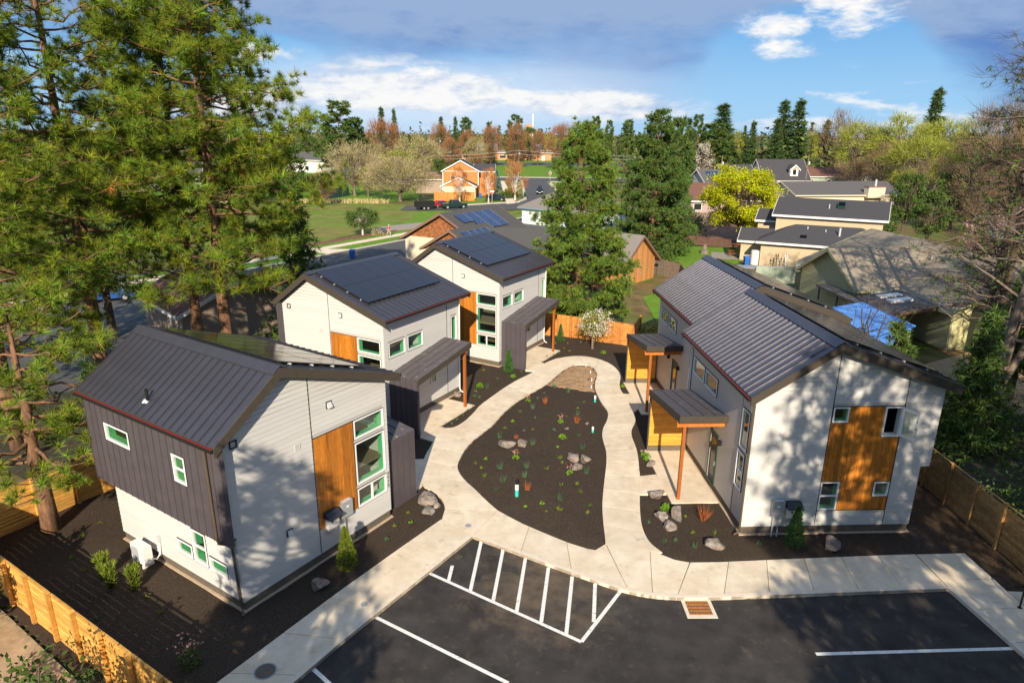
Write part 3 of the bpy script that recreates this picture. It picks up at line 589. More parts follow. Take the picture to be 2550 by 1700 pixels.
# mulch: one sheet, hidden under the paving and cut away at the parking lot
xs = np.arange(-21.0, 19.3, .22); ys = np.arange(12.6, 51.6, .22)
GX, GY = np.meshgrid(xs, ys); P2 = np.c_[GX.ravel(), GY.ravel()]
qn = np.random.default_rng(5)
def vnoise(P, s, seed):
    q = np.random.default_rng(seed); z = np.zeros(len(P))
    for k in range(9):
        a = q.uniform(0, 6.283); f = s * q.uniform(.5, 1.6); z += np.sin((P[:, 0] * math.cos(a) + P[:, 1] * math.sin(a)) * f + q.uniform(0, 6.28))
    return z / 4.5
zz = -.005 + .016 * vnoise(P2, 2.2, 1) + .010 * vnoise(P2, 6.0, 2) + qn.normal(0, .006, len(P2))
ii = inside(ISLAND, P2)
def edge_dist(poly, P):
    d = np.full(len(P), 1e9); n = len(poly)
    for i in range(n):
        a, b = np.array(poly[i]), np.array(poly[(i + 1) % n]); ab = b - a; t = np.clip(((P - a) @ ab) / (ab @ ab), 0, 1)
        d = np.minimum(d, np.hypot(*(P - a - t[:, None] * ab).T))
    return d
ed = edge_dist(ISLAND, P2[ii]); zz[ii] += np.clip(ed - .15, 0, 2.2) * .09
zz = np.minimum(zz, np.where(ii, 1, .038))
for pl in SLABS:
    zz[inside(pl, P2)] = -.06
pk = inside([tuple(p) for p in cv] + [(16.3, 4), (-14, 4)], P2); zz[pk] = -.24
BND = [(-18.75, 20.1), (-10.2, 14.55), (-8.2, 12), (19.22, 12), (19.22, 52), (9.2, 49.2), (3.4, 52), (-17.8, 52), (-18.0, 27.2), (-20.5, 23.0)]
bnd = inside(BND, P2)
def bnd_in(P): return inside(BND, P)
nx = len(xs); idx = np.arange(len(P2)).reshape(len(ys), nx)
quads = np.c_[idx[:-1, :-1].ravel(), idx[:-1, 1:].ravel(), idx[1:, 1:].ravel(), idx[1:, :-1].ravel()]
keep = bnd[quads].any(1) & ~pk[quads].all(1)
me = bpy.data.meshes.new('mulch_bed'); me.from_pydata(np.c_[P2, zz].tolist(), [], quads[keep].tolist()); me.materials.append(M['mulch']); struct(link('mulch_bed', me, None, True))
def gz(x, y):
    i = int(np.clip(round((y - ys[0]) / .22), 0, len(ys) - 1)); j = int(np.clip(round((x - xs[0]) / .22), 0, nx - 1)); return float(zz[i * nx + j])
# bark strip along the right fence, sandy unplanted patch at the head of the island
def patch(name, poly, mat, lift, amp=.012):
    P = np.array(poly); xs_ = np.arange(P[:, 0].min(), P[:, 0].max() + .16, .16); ys_ = np.arange(P[:, 1].min(), P[:, 1].max() + .16, .16)
    gx, gy = np.meshgrid(xs_, ys_); Q = np.c_[gx.ravel(), gy.ravel()]; ins = inside(poly, Q)
    z = np.array([gz(*p) for p in Q]) + lift + amp * vnoise(Q, 5, 8) - np.where(ins, 0, .12)
    i_ = np.arange(len(Q)).reshape(len(ys_), len(xs_)); qd = np.c_[i_[:-1, :-1].ravel(), i_[:-1, 1:].ravel(), i_[1:, 1:].ravel(), i_[1:, :-1].ravel()]
    qd = qd[ins[qd].any(1)]; me = bpy.data.meshes.new(name); me.from_pydata(np.c_[Q, z].tolist(), [], qd.tolist()); me.materials.append(M[mat]); return struct(link(name, me, None, True))
patch('sand_patch', SANDP, 'sand', .018)
patch('bark_strip', [(16.9, 23.3), (17.9, 22.7), (18.2, 20.6), (19.2, 20.6), (19.2, 41), (16.7, 41)], 'bark_mulch', .03)

# ---------------------------------------------------------------- the five new houses
class Face:
    """a vertical wall plane: u runs along it, z up, d out of it"""
    def __init__(s, o, u, n): s.o = Vector((*o, 0)); s.u = Vector((*u, 0)); s.n = Vector((*n, 0))
    def p(s, u, z, d=0): q = s.o + s.u * u + s.n * d; return (q.x, q.y, z)
    def box(s, mb, u0, u1, z0, z1, d0, d1):
        return mb.hexa([s.p(u0, z0, d1), s.p(u1, z0, d1), s.p(u1, z0, d0), s.p(u0, z0, d0), s.p(u0, z1, d1), s.p(u1, z1, d1), s.p(u1, z1, d0), s.p(u0, z1, d0)])
    def ring(s, mb, u0, u1, z0, z1, w, d0, d1):
        c = [(u0, z0), (u1, z0), (u1, z1), (u0, z1)]; ci = [(u0 + w, z0 + w), (u1 - w, z0 + w), (u1 - w, z1 - w), (u0 + w, z1 - w)]
        vs = [s.p(*q, d1) for q in c] + [s.p(*q, d1) for q in ci] + [s.p(*q, d0) for q in c] + [s.p(*q, d0) for q in ci]; fs = []
        for i in range(4):
            j = (i + 1) % 4; fs += [(i, j, 4 + j, 4 + i), (8 + j, 8 + i, 12 + i, 12 + j), (i, 8 + i, 8 + j, j), (4 + j, 12 + j, 12 + i, 4 + i)]
        return mb.add(vs, fs)
def cut(lo, hi, holes):
    segs = [(lo, hi)]
    for a, b in holes:
        segs = [t for x, y in segs for t in ((x, min(y, a)), (max(x, b), y)) if t[1] - t[0] > .012]
    return segs
def clad(par, F, u0, u1, z0, ztop, holes, mat, pitch=.178, name='board', splits=(), vertical=False):
    """lapped boards, each its own piece, cut round openings and under the sloping roof (ztop is a function of u)"""
    us = [u0] + sorted(splits) + [u1]
    for a, b in zip(us[:-1], us[1:]):
        a_, b_ = a + (.012 if a != u0 else 0), b - (.012 if b != u1 else 0); z = z0
        while z < max(ztop(a_), ztop(b_), ztop((a_ + b_) / 2)) - .01:
            z1 = z + pitch - .007
            hs = [(h[0], h[1]) for h in holes if h[2] < z1 - .01 and h[3] > z + .01]
            lo, hi = a_, b_
            zc = z + pitch * .5          # trim the run where the roof cuts it
            g = np.linspace(lo, hi, 90); ok = [t for t in g if ztop(t) > zc]
            if ok:
                lo2, hi2 = min(ok), max(ok)
                for x, y in cut(lo2, hi2, hs):
                    mb = MB(); za = min(z1, ztop(x)) if ztop(x) > z else z1; zb = min(z1, ztop(y)) if ztop(y) > z else z1
                    mb.hexa([F.p(x, z, .024), F.p(y, z, .024), F.p(y, z, 0), F.p(x, z, 0), F.p(x, za, .010), F.p(y, zb, .010), F.p(y, zb, 0), F.p(x, za, 0)])
                    mb.build(name, mat, par)
            z += pitch
def sheathe(par, F, u0, u1, z0, ztop, holes, t=.14, mat='sheathing'):
    """the structural wall behind the boards, with real openings"""
    zs = sorted({z0} | {h[2] for h in holes} | {h[3] for h in holes}); mb = MB(); top = [z for z in zs]
    us = sorted({u0, u1} | {h[0] for h in holes} | {h[1] for h in holes} | set(PEAKS))
    us = [u for u in us if u0 <= u <= u1]
    for a, b in zip(us[:-1], us[1:]):
        mid = (a + b) / 2; hz = sorted((h[2], h[3]) for h in holes if h[0] < mid < h[1]); z = z0
        for q0, q1 in hz:
            if q0 - z > .01: F.box(mb, a, b, z, q0, -t, -.002)
            z = q1
        za, zb = ztop(a) - .01, ztop(b) - .01
        mb.hexa([F.p(a, z, -.002), F.p(b, z, -.002), F.p(b, z, -t), F.p(a, z, -t), F.p(a, za, -.002), F.p(b, zb, -.002), F.p(b, zb, -t), F.p(a, za, -t)])
    return mb.build('wall', mat, par)
def window(par, F, u0, u1, z0, z1, style='fixed', film=True, d=0.0):
    w = F.ring(MB(), u0, u1, z0, z1, .055, d - .06, d + .045).build('window', 'white_frame', par)
    F.box(MB(), u0 + .05, u1 - .05, z0 + .05, z1 - .05, d - .018, d - .012).build('pane', 'glass', w)
    F.ring(MB(), u0 - .022, u1 + .022, z0 - .022, z1 + .022, .0215, d - .01, d + .03).build('trim', 'trim_line', w)
    if film: F.ring(MB(), u0 + .045, u1 - .045, z0 + .045, z1 - .045, .012, d - .30, d - .062).build('reveal', 'green_film', w)
    if style == 'hung':
        zm = (z0 + z1) / 2; F.box(MB(), u0 + .056, u1 - .056, zm - .03, zm + .03, d - .03, d + .03).build('sash_rail', 'white_frame', w)
    if style == 'slider':
        um = (u0 + u1) / 2; F.box(MB(), um - .04, um + .04, z0 + .056, z1 - .056, d - .03, d + .03).build('mullion', 'white_frame', w)
    return w
def planks(par, F, u0, u1, z0, z1, mat='cedar', w=.14, holes=()):
    n = max(1, round((u1 - u0) / w)); w = (u1 - u0) / n
    for i in range(n):
        a, b = u0 + i * w, u0 + (i + 1) * w; hz = [(h[2], h[3]) for h in holes if h[0] < (a + b) / 2 < h[1]]
        for q0, q1 in cut(z0, z1, hz): F.box(MB(), a + .003, b - .003, q0, q1, 0, .014 + .003 * (i % 2)).build('plank', mat, par)
def roof_panels(par, x0, z0, x1, z1, ya, yb, name='roof_panel', mat='seam_metal', pitch=.41, th=.03):
    """standing seam pans running down the slope from (x0,z0) to (x1,z1); pans share one mesh"""
    n = max(1, round((yb - ya) / pitch)); w = (yb - ya) / n; L = math.hypot(x1 - x0, z1 - z0); ux, uz = (x1 - x0) / L, (z1 - z0) / L; nx_, nz_ = (-uz, ux) if ux > 0 else (uz, -ux)
    mb = MB()
    def pt(s, y, d): return (x0 + ux * s + nx_ * d, y, z0 + uz * s + nz_ * d)
    mb.hexa([pt(0, 0, -th), pt(L, 0, -th), pt(L, w - .002, -th), pt(0, w - .002, -th), pt(0, 0, 0), pt(L, 0, 0), pt(L, w - .002, 0), pt(0, w - .002, 0)])
    mb.hexa([pt(.02, w - .028, 0), pt(L - .01, w - .028, 0), pt(L - .01, w - .004, 0), pt(.02, w - .004, 0), pt(.02, w - .024, .045), pt(L - .01, w - .024, .045), pt(L - .01, w - .008, .045), pt(.02, w - .008, .045)])
    me = mb.mesh(name); me.materials.append(M[mat])
    bm = bmesh.new(); bm.from_mesh(me); bmesh.ops.recalc_face_normals(bm, faces=bm.faces[:]); bm.to_mesh(me); bm.free()
    for i in range(n): link(name, me, par, loc=(0, ya + i * w, 0))
PEAKS = []
def roof(par, xp, zp, xl, zl, xr, zr, ya, yb, depth=.33):
    """both slopes, fascia boards, soffit, ridge cap, gutters"""
    roof_panels(par, xp, zp, xl, zl, ya, yb); roof_panels(par, xp, zp, xr, zr, ya, yb)
    for (xe, ze) in ((xl, zl), (xr, zr)):        # deck under the pans
        mb = MB(); mb.hexa([(xp, ya + .03, zp - .20), (xe, ya + .03, ze - .20), (xe, yb - .03, ze - .20), (xp, yb - .03, zp - .20), (xp, ya + .03, zp - .034), (xe, ya + .03, ze - .034), (xe, yb - .03, ze - .034), (xp, yb - .03, zp - .034)]); mb.build('roof_deck', 'fascia', par)
        for y0, y1 in ((ya - .02, ya + .028), (yb - .028, yb + .02)):
            mb = MB(); sg = .02 if xe > xp else -.02
            mb.hexa([(xp, y0, zp - depth), (xe + sg, y0, ze - depth), (xe + sg, y1, ze - depth), (xp, y1, zp - depth), (xp, y0, zp + .008), (xe + sg, y0, ze + .008), (xe + sg, y1, ze + .008), (xp, y1, zp + .008)]); mb.build('fascia_board', 'fascia', par)
        s = 1 if xe > xp else -1
        mb = MB(); a, b = sorted((xe + s * .004, xe + s * .11)); mb.box(a, b, ya + .02, yb - .02, ze - .155, ze - .045); mb.build('gutter', 'black', par)
        mb = MB(); a, b = sorted((xe + s * .006, xe + s * .106)); mb.box(a + .03, b - .03, ya + .03, yb - .03, ze - .0445, ze - .036); mb.build('gutter_lining', 'gutter_red', par)
    def tp(x): return zp + (zl - zp) * (x - xp) / (xl - xp) if x < xp else zp + (zr - zp) * (x - xp) / (xr - xp)
    mb = MB(); a, b = xp - .30, xp + .30
    mb.hexa([(a, ya - .015, tp(a) + .046), (xp, ya - .015, zp + .05), (xp, yb + .015, zp + .05), (a, yb + .015, tp(a) + .046), (a, ya - .015, tp(a) + .062), (xp, ya - .015, zp + .075), (xp, yb + .015, zp + .075), (a, yb + .015, tp(a) + .062)])
    mb.hexa([(xp, ya - .015, zp + .05), (b, ya - .015, tp(b) + .046), (b, yb + .015, tp(b) + .046), (xp, yb + .015, zp + .05), (xp, ya - .015, zp + .075), (b, ya - .015, tp(b) + .062), (b, yb + .015, tp(b) + .062), (xp, yb + .015, zp + .075)])
    mb.build('ridge_cap', 'seam_metal', par)
    return tp
def solar(par, tp, xa, xb, ya, ny, wy=1.08, nrow=2):
    """dark solar modules on rails over the slope from x=xa to xb"""
    L = math.hypot(xb - xa, tp(xb) - tp(xa)); ux, uz = (xb - xa) / L, (tp(xb) - tp(xa)) / L; nx_, nz_ = -uz, ux; lr = L / nrow
    mb = MB()
    def pt(s, y, d): return (ux * s + nx_ * d, y, uz * s + nz_ * d)
    def bx(mb, s0, s1, y0, y1, d0, d1): mb.hexa([pt(s0, y0, d0), pt(s1, y0, d0), pt(s1, y1, d0), pt(s0, y1, d0), pt(s0, y0, d1), pt(s1, y0, d1), pt(s1, y1, d1), pt(s0, y1, d1)])
    bx(mb, .012, lr - .012, .012, wy - .012, .10, .137); me = mb.mesh('solar_panel'); me.materials.append(M['solar'])
    mf = MB(); bx(mf, .006, lr - .006, .004, .0115, .10, .141); bx(mf, .006, lr - .006, wy - .0115, wy - .004, .10, .141); bx(mf, .006, .0115, .012, wy - .012, .10, .141); bx(mf, lr - .0115, lr - .006, .012, wy - .012, .10, .141)
    mfe = mf.mesh('panel_frame'); mfe.materials.append(M['solar_edge'])
    for r_ in range(nrow):
        for k in range(ny):
            o = link('solar_panel', me, par, loc=(xa + ux * lr * r_, ya + k * wy, tp(xa) + uz * lr * r_)); link('panel_frame', mfe, o)
    for s in (.25, .75, 1.25, 1.75):
        mb = MB(); bx(mb, s * lr - .02, s * lr + .02, -.06, ny * wy + .06, .045, .099); mb.build('solar_rail', 'metal_light', par, loc=(xa, ya, tp(xa)))
def shed_roof(par, F, u0, u1, d1, zlow, zhigh, low_first=True):
    """porch roof against wall F: pans run along u, low at u0"""
    n = 4; w = d1 / n
    def z(u): return zlow + (zhigh - zlow) * (u - u0) / (u1 - u0)
    for i in range(n):
        a, b = .004 + i * w, (i + 1) * w - .002; mb = MB()
        mb.hexa([F.p(u0, z(u0) - .03, b), F.p(u1, z(u1) - .03, b), F.p(u1, z(u1) - .03, a), F.p(u0, z(u0) - .03, a), F.p(u0, z(u0), b), F.p(u1, z(u1), b), F.p(u1, z(u1), a), F.p(u0, z(u0), a)])
        mb.hexa([F.p(u0, z(u0), b), F.p(u1, z(u1), b), F.p(u1, z(u1), b - .02), F.p(u0, z(u0), b - .02), F.p(u0, z(u0) + .035, b), F.p(u1, z(u1) + .035, b), F.p(u1, z(u1) + .035, b - .02), F.p(u0, z(u0) + .035, b - .02)])
        mb.build('porch_roof_panel', 'porch_metal', par)
    mb = MB(); mb.hexa([F.p(u0 + .02, z(u0) - .20, d1 - .03), F.p(u1 - .02, z(u1) - .20, d1 - .03), F.p(u1 - .02, z(u1) - .20, .01), F.p(u0 + .02, z(u0) - .20, .01), F.p(u0 + .02, z(u0) - .034, d1 - .03), F.p(u1 - .02, z(u1) - .034, d1 - .03), F.p(u1 - .02, z(u1) - .034, .01), F.p(u0 + .02, z(u0) - .034, .01)]); mb.build('porch_ceiling', 'cedar_h', par)
    mb = MB(); mb.hexa([F.p(u0, z(u0) - .30, d1 + .03), F.p(u1 + .03, z(u1) - .30, d1 + .03), F.p(u1 + .03, z(u1) - .30, d1 + .002), F.p(u0, z(u0) - .30, d1 + .002), F.p(u0, z(u0) + .015, d1 + .03), F.p(u1 + .03, z(u1) + .015, d1 + .03), F.p(u1 + .03, z(u1) + .015, d1 + .002), F.p(u0, z(u0) + .015, d1 + .002)]); mb.build('porch_fascia', 'fascia', par)
    F.box(MB(), u1 + .002, u1 + .03, z(u1) - .31, z(u1) + .012, .01, d1).build('porch_fascia', 'fascia', par)
    return z
def hood(par, F, u, z, s=.26):
    h = F.ring(MB(), u - s / 2, u + s / 2, z - s / 2, z + s / 2, .03, .02, .045).build('vent_hood', 'trim_line', par)
    mb = MB(); a = s / 2 - .035; mb.hexa([F.p(u - a, z - a, .14), F.p(u + a, z - a, .14), F.p(u + a, z - a, .02), F.p(u - a, z - a, .02), F.p(u - a, z + a, .05), F.p(u + a, z + a, .05), F.p(u + a, z + a, .02), F.p(u - a, z + a, .02)]); mb.build('hood', 'siding', h)
def meters(par, F, u, z, flip=False):
    b = F.box(MB(), u, u + .52, z - .35, z + .33, .03, .18).build('electrical_panel', 'metal_grey', par); F.box(MB(), u + .2, u + .32, z + .06, z + .14, .181, .186).build('label_plate', 'plastic_white', b)
    F.box(MB(), u + .04, u + .46, z + .331, z + .345, .02, .19).build('panel_lid', 'metal_light', b)
    u2 = u - .75 if flip else u + .62
    c = F.box(MB(), u2, u2 + .52, z - .42, z + .02, .03, .22).build('meter_box', 'plastic_white', par)
    F.box(MB(), u2 + .06, u2 + .44, z - .62, z - .425, .03, .17).build('meter_base', 'metal_grey', c)
    mb = MB(); mb.hexa([F.p(u2 - .06, z + .05, .42), F.p(u2 + .58, z + .05, .42), F.p(u2 + .58, z + .05, .02), F.p(u2 - .06, z + .05, .02), F.p(u2 - .04, z + .28, .16), F.p(u2 + .56, z + .28, .16), F.p(u2 + .56, z + .28, .02), F.p(u2 - .04, z + .28, .02)]); mb.build('meter_hood', 'meter_hood', c)
    F.box(MB(), u2 + .15, u2 + .24, z - .18, z - .10, .221, .226).build('meter_dial', 'black', c); F.box(MB(), u2 + .46, u2 + .58, z - .18, z - .02, .08, .16).build('disconnect_handle', 'red_paint', c)
    uu = u + .14; MB().tube([F.p(uu, z - .35, .10), F.p(uu, .1, .10), F.p(uu, -.05, .12)], .035, 8).build('conduit', 'metal_light', par)
    MB().tube([F.p(uu + .22, .45, .05), F.p(uu + .22, .25, .12), F.p(uu + .2, -.05, .14)], .03, 8).build('conduit', 'metal_light', par)
def text_part(par, ch, F, u, z, size):
    cu = bpy.data.curves.new('digit', 'FONT'); cu.body = ch; cu.size = size; cu.extrude = .006; cu.align_x = 'CENTER'
    to = bpy.data.objects.new('digit', cu); col.objects.link(to); bpy.context.view_layer.update()
    me = bpy.data.meshes.new_from_object(to.evaluated_get(bpy.context.evaluated_depsgraph_get())); bpy.data.objects.remove(to); bpy.data.curves.remove(cu)
    me.materials.clear(); me.materials.append(M['black']); o = link('house_number', me, par)
    Z = Vector((0, 0, 1)); mt = Matrix((F.u, Z, F.n)).transposed().to_4x4(); mt.translation = Vector(F.p(u, z, .034)); o.matrix_local = mt
    return o
def interior(par, x0, x1, y0, y1, zs):
    for z in zs: MB().box(x0, x1, y0, y1, z - .1, z).build('interior_floor', 'interior_floor', par)
    MB().box((x0 + x1) / 2 - .6, (x0 + x1) / 2 - .5, y0 + 2.4, y1, zs[0] + .01, zs[1] - .11).build('interior_wall', 'interior', par)
    MB().box(x0 + .4, x1 - .1, y0 + 3.0, y0 + 3.1, zs[1] + .01, 5.6).build('interior_wall', 'interior', par)

def house_a(label, loc, ang, D=6.9, number=False, full=True):
    """gable with the long low slope to the right, metal clad cantilever on the left, porch on the right wall"""
    global PEAKS
    H = thing('house', label, 'house', (*loc, 0), R(ang)); W = 7.1; xp = 2.05
    tp = roof(H, xp, 8.22, -.55, 6.40, 7.60, 6.37, -.36, D + .45)
    PEAKS = [xp]
    under = lambda x: tp(x) - .20
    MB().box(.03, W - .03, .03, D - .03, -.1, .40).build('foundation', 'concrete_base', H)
    MB().box(-.06, W + .06, -.06, D + .06, -.15, .045).build('footing', 'footing', H)
    fr = Face((0, 0), (1, 0), (0, -1))
    holes = [(5.30, 6.90, 4.28, 5.06), (5.30, 6.90, 2.34, 4.11), (5.30, 6.90, 1.36, 2.16)]
    wood = (3.36, 5.27, 1.36, 5.06)
    sheathe(H, fr, 0, W, .36, under, holes)
    sheathe(H, fr, -.39, -.002, 2.9, under, [])
    clad(H, fr, 0, W, .40, under, holes + [wood, (5.27, 5.30, 1.36, 5.06)], 'siding', splits=(3.33,))
    clad(H, fr, -.38, -.002, 2.9, under, [], 'siding')
    planks(H, fr, *wood, w=.15)
    mb = MB(); fr.box(mb, 3.318, 3.342, .40, under(3.33), -.001, .031); mb.build('trim_strip', 'trim_line', H)
    fr.box(MB(), 3.345, 5.29, 5.065, 5.085, 0, .032).build('trim_strip', 'trim_line', H)
    for i, (a, b, c_, d_) in enumerate(holes): window(H, fr, a, b, c_, d_, 'slider' if i == 2 else 'fixed')
    hood(H, fr, 4.2, 6.12); hood(H, fr, 2.03, 2.0)
    fr.ring(MB(), 2.58, 2.80, 4.94, 5.16, .02, .02, .04).build('vent_cover', 'siding', H); fr.box(MB(), 2.60, 2.78, 4.96, 5.14, .022, .032).build('vent_grille', 'sheathing', H)
    fr.ring(MB(), .16, .42, 5.98, 6.24, .03, .02, .06).build('wall_vent', 'trim_line', H)
    # left: light lower wall, metal clad upper wall standing out over it, fin in front of the gable
    lf = Face((0, 0), (0, 1), (-1, 0))
    lh = [(.70, 1.68, 1.04, 1.55), (1.80, 2.60, 1.05, 2.32), (2.70, 3.62, 1.04, 1.55)]
    sheathe(H, lf, 0, D, .36, lambda u: 2.9, lh)
    if full: clad(H, lf, 0, D, .40, lambda u: 2.88, lh, 'siding')
    for i, h in enumerate(lh): window(H, lf, *h, 'hung' if i == 1 else 'fixed')
    MB().box(-.40, 0, -.02, D, 2.82, 2.9).build('soffit', 'fascia', H)
    lu = Face((-.40, 0), (0, 1), (-1, 0)); uh = [(1.63, 2.33, 4.45, 5.45), (5.0, 6.6, 4.80, 5.46)]
    zt = under(-.40) + .02
    sheathe(H, lu, -.02, D, 2.86, lambda u: zt, uh)
    y = -.33; npan = round((D + .30 + .33) / .41); pw = (D + .30 + .33) / npan
    for i in range(npan):
        a, b = y + i * pw, y + (i + 1) * pw; hz = [(h[2], h[3]) for h in uh if not (b < h[0] + .02 or a > h[1] - .02)]; hu = [h for h in uh if not (b < h[0] + .02 or a > h[1] - .02)]
        for q0, q1 in cut(2.84, zt, hz): lu.box(MB(), a + .003, b - .003, q0, q1, .002, .022).build('wall_panel', 'seam_wall', H)
        for h in hu:
            for s0, s1 in cut(a + .003, b - .003, [(h[0], h[1])]): lu.box(MB(), s0, s1, h[2], h[3], .002, .022).build('wall_panel', 'seam_wall', H)
        for q0, q1 in cut(2.84, zt, [(h[2], h[3]) for h in uh if h[0] < b < h[1]]): lu.box(MB(), b - .018, b - .006, q0, q1, .0225, .05).build('wall_seam', 'seam_wall', H)
    for i, h in enumerate(uh): window(H, lu, *h, 'hung' if i == 0 else 'fixed', d=.01)
    MB().box(-.40, -.26, -.33, -.026, 2.84, zt).build('corner_fin', 'seam_wall', H)
    MB().tube([(-.50, .30, zt - .1), (-.47, .30, 2.95), (-.44, .30, 2.8), (-.10, .12, 2.55), (-.07, .06, .3), (-.12, -.06, .1), (-.2, -.2, .06)], .045, 8).build('downspout', 'downspout', H)
    # right wall with the porch
    rf = Face((W, 0), (0, 1), (1, 0)); zr = under(W)
    rh = [(.35, 1.73, 4.08, 4.92), (1.92, 3.30, 4.08, 4.92), (6.02, 6.60, 3.55, 5.08), (1.25, 2.18, .36, 2.45), (3.9, 4.5, 1.5, 2.3)]
    sheathe(H, rf, 0, D, .36, lambda u: zr, rh)
    clad(H, rf, 0, D, .40, lambda u: zr, rh, 'siding', splits=(5.6,))
    for i, h in enumerate(rh[:3]): window(H, rf, *h)
    window(H, rf, *rh[4])
    d = rf.box(MB(), 1.27, 2.16, .40, 2.43, -.06, .0).build('door', 'cedar_h', H); rf.box(MB(), 1.42, 1.72, .9, 2.2, .001, .008).build('door_lite', 'dark_pane', d); rf.box(MB(), 2.05, 2.09, 1.25, 1.45, .001, .05).build('handle', 'black', d)
    rf.ring(MB(), 1.20, 2.23, .33, 2.50, .05, 0, .04).build('door_frame', 'trim_line', H)
    rf.box(MB(), 5.588, 5.612, .4, zr - .3, -.001, .031).build('trim_strip', 'trim_line', H)
    bk = Face((W, D), (-1, 0), (0, 1))
    sheathe(H, bk, 0, W, .36, lambda u: under(W - u), [], mat='siding'); sheathe(H, bk, W + .002, W + .39, 2.9, lambda u: under(W - u), [], mat='seam_wall')
    interior(H, .15, W - .15, .15, D - .15, (.42, 3.0))
    z = shed_roof(H, rf, .30, 5.30, 1.92, 3.22, 3.98)
    # metal clad screen at the low end
    mb = MB(); rf.box(mb, .30, .44, .0, z(.3) - .04, .03, 1.90); mb.build('porch_screen', 'seam_wall', H)
    for i in range(5): MB().hexa([rf.p(.272, .06, .03 + .372 * i + .36), rf.p(.298, .06, .03 + .372 * i + .36), rf.p(.298, .06, .03 + .372 * i + .004), rf.p(.272, .06, .03 + .372 * i + .004), rf.p(.272, z(.3) + .01, .03 + .372 * i + .36), rf.p(.298, z(.3) + .01, .03 + .372 * i + .36), rf.p(.298, z(.3) + .01, .03 + .372 * i + .004), rf.p(.272, z(.3) + .01, .03 + .372 * i + .004)]).build('screen_panel', 'seam_wall', H)
    for i in range(5): rf.box(MB(), .25, .2715, .06, z(.3) + .01, .03 + .372 * i + .355, .03 + .372 * i + .37).build('screen_seam', 'seam_wall', H)
    rf.box(MB(), 4.90, 5.06, z(5) - .50, z(5) - .21, .05, 1.86).build('porch_beam', 'beam_wood', H)
    rf.box(MB(), 4.91, 5.05, .0, z(5) - .505, 1.62, 1.76).build('porch_post', 'post_wood', H)
    mb = MB().prism([(W + .05, .35), (W + 2.05, .35), (W + 2.05, 5.45), (W + .05, 5.45)], -.12, ZT + .004); mb.build('porch_slab', 'concrete', H)
    MB().tube([(W + .45, D + .3, 6.15), (W + .12, D - .12, 5.95), (W + .08, D - .12, .3), (W + .15, D - .12, .15), (W + .35, D - .12, .08)], .04, 8).build('downspout', 'plastic_white', H)
    solar(H, tp, 2.36, 6.02, .15, 6, (D - .55) / 6)
    if number:
        for i, ch in enumerate('2512'): text_part(H, ch, fr, 7.0, 2.06 - .185 * i, .19)
        meters(H, fr, 4.35, 1.72, True)
        t = Vector((0, 0, 0)); s0 = .55; a, b = .9, 3.2
        # plumbing vent with its flashing on the metal slope
        vx, vy = -.05, 4.05; vz = tp(vx)
        MB().tube([(vx, vy, vz - .1), (vx, vy, vz + .42)], .055, 10).build('vent_pipe', 'black', H); MB().tube([(vx, vy + .06, vz - .05), (vx, vy + .06, vz + .05)], [.16, .08], 12).build('vent_flashing', 'metal_light', H)
    return H
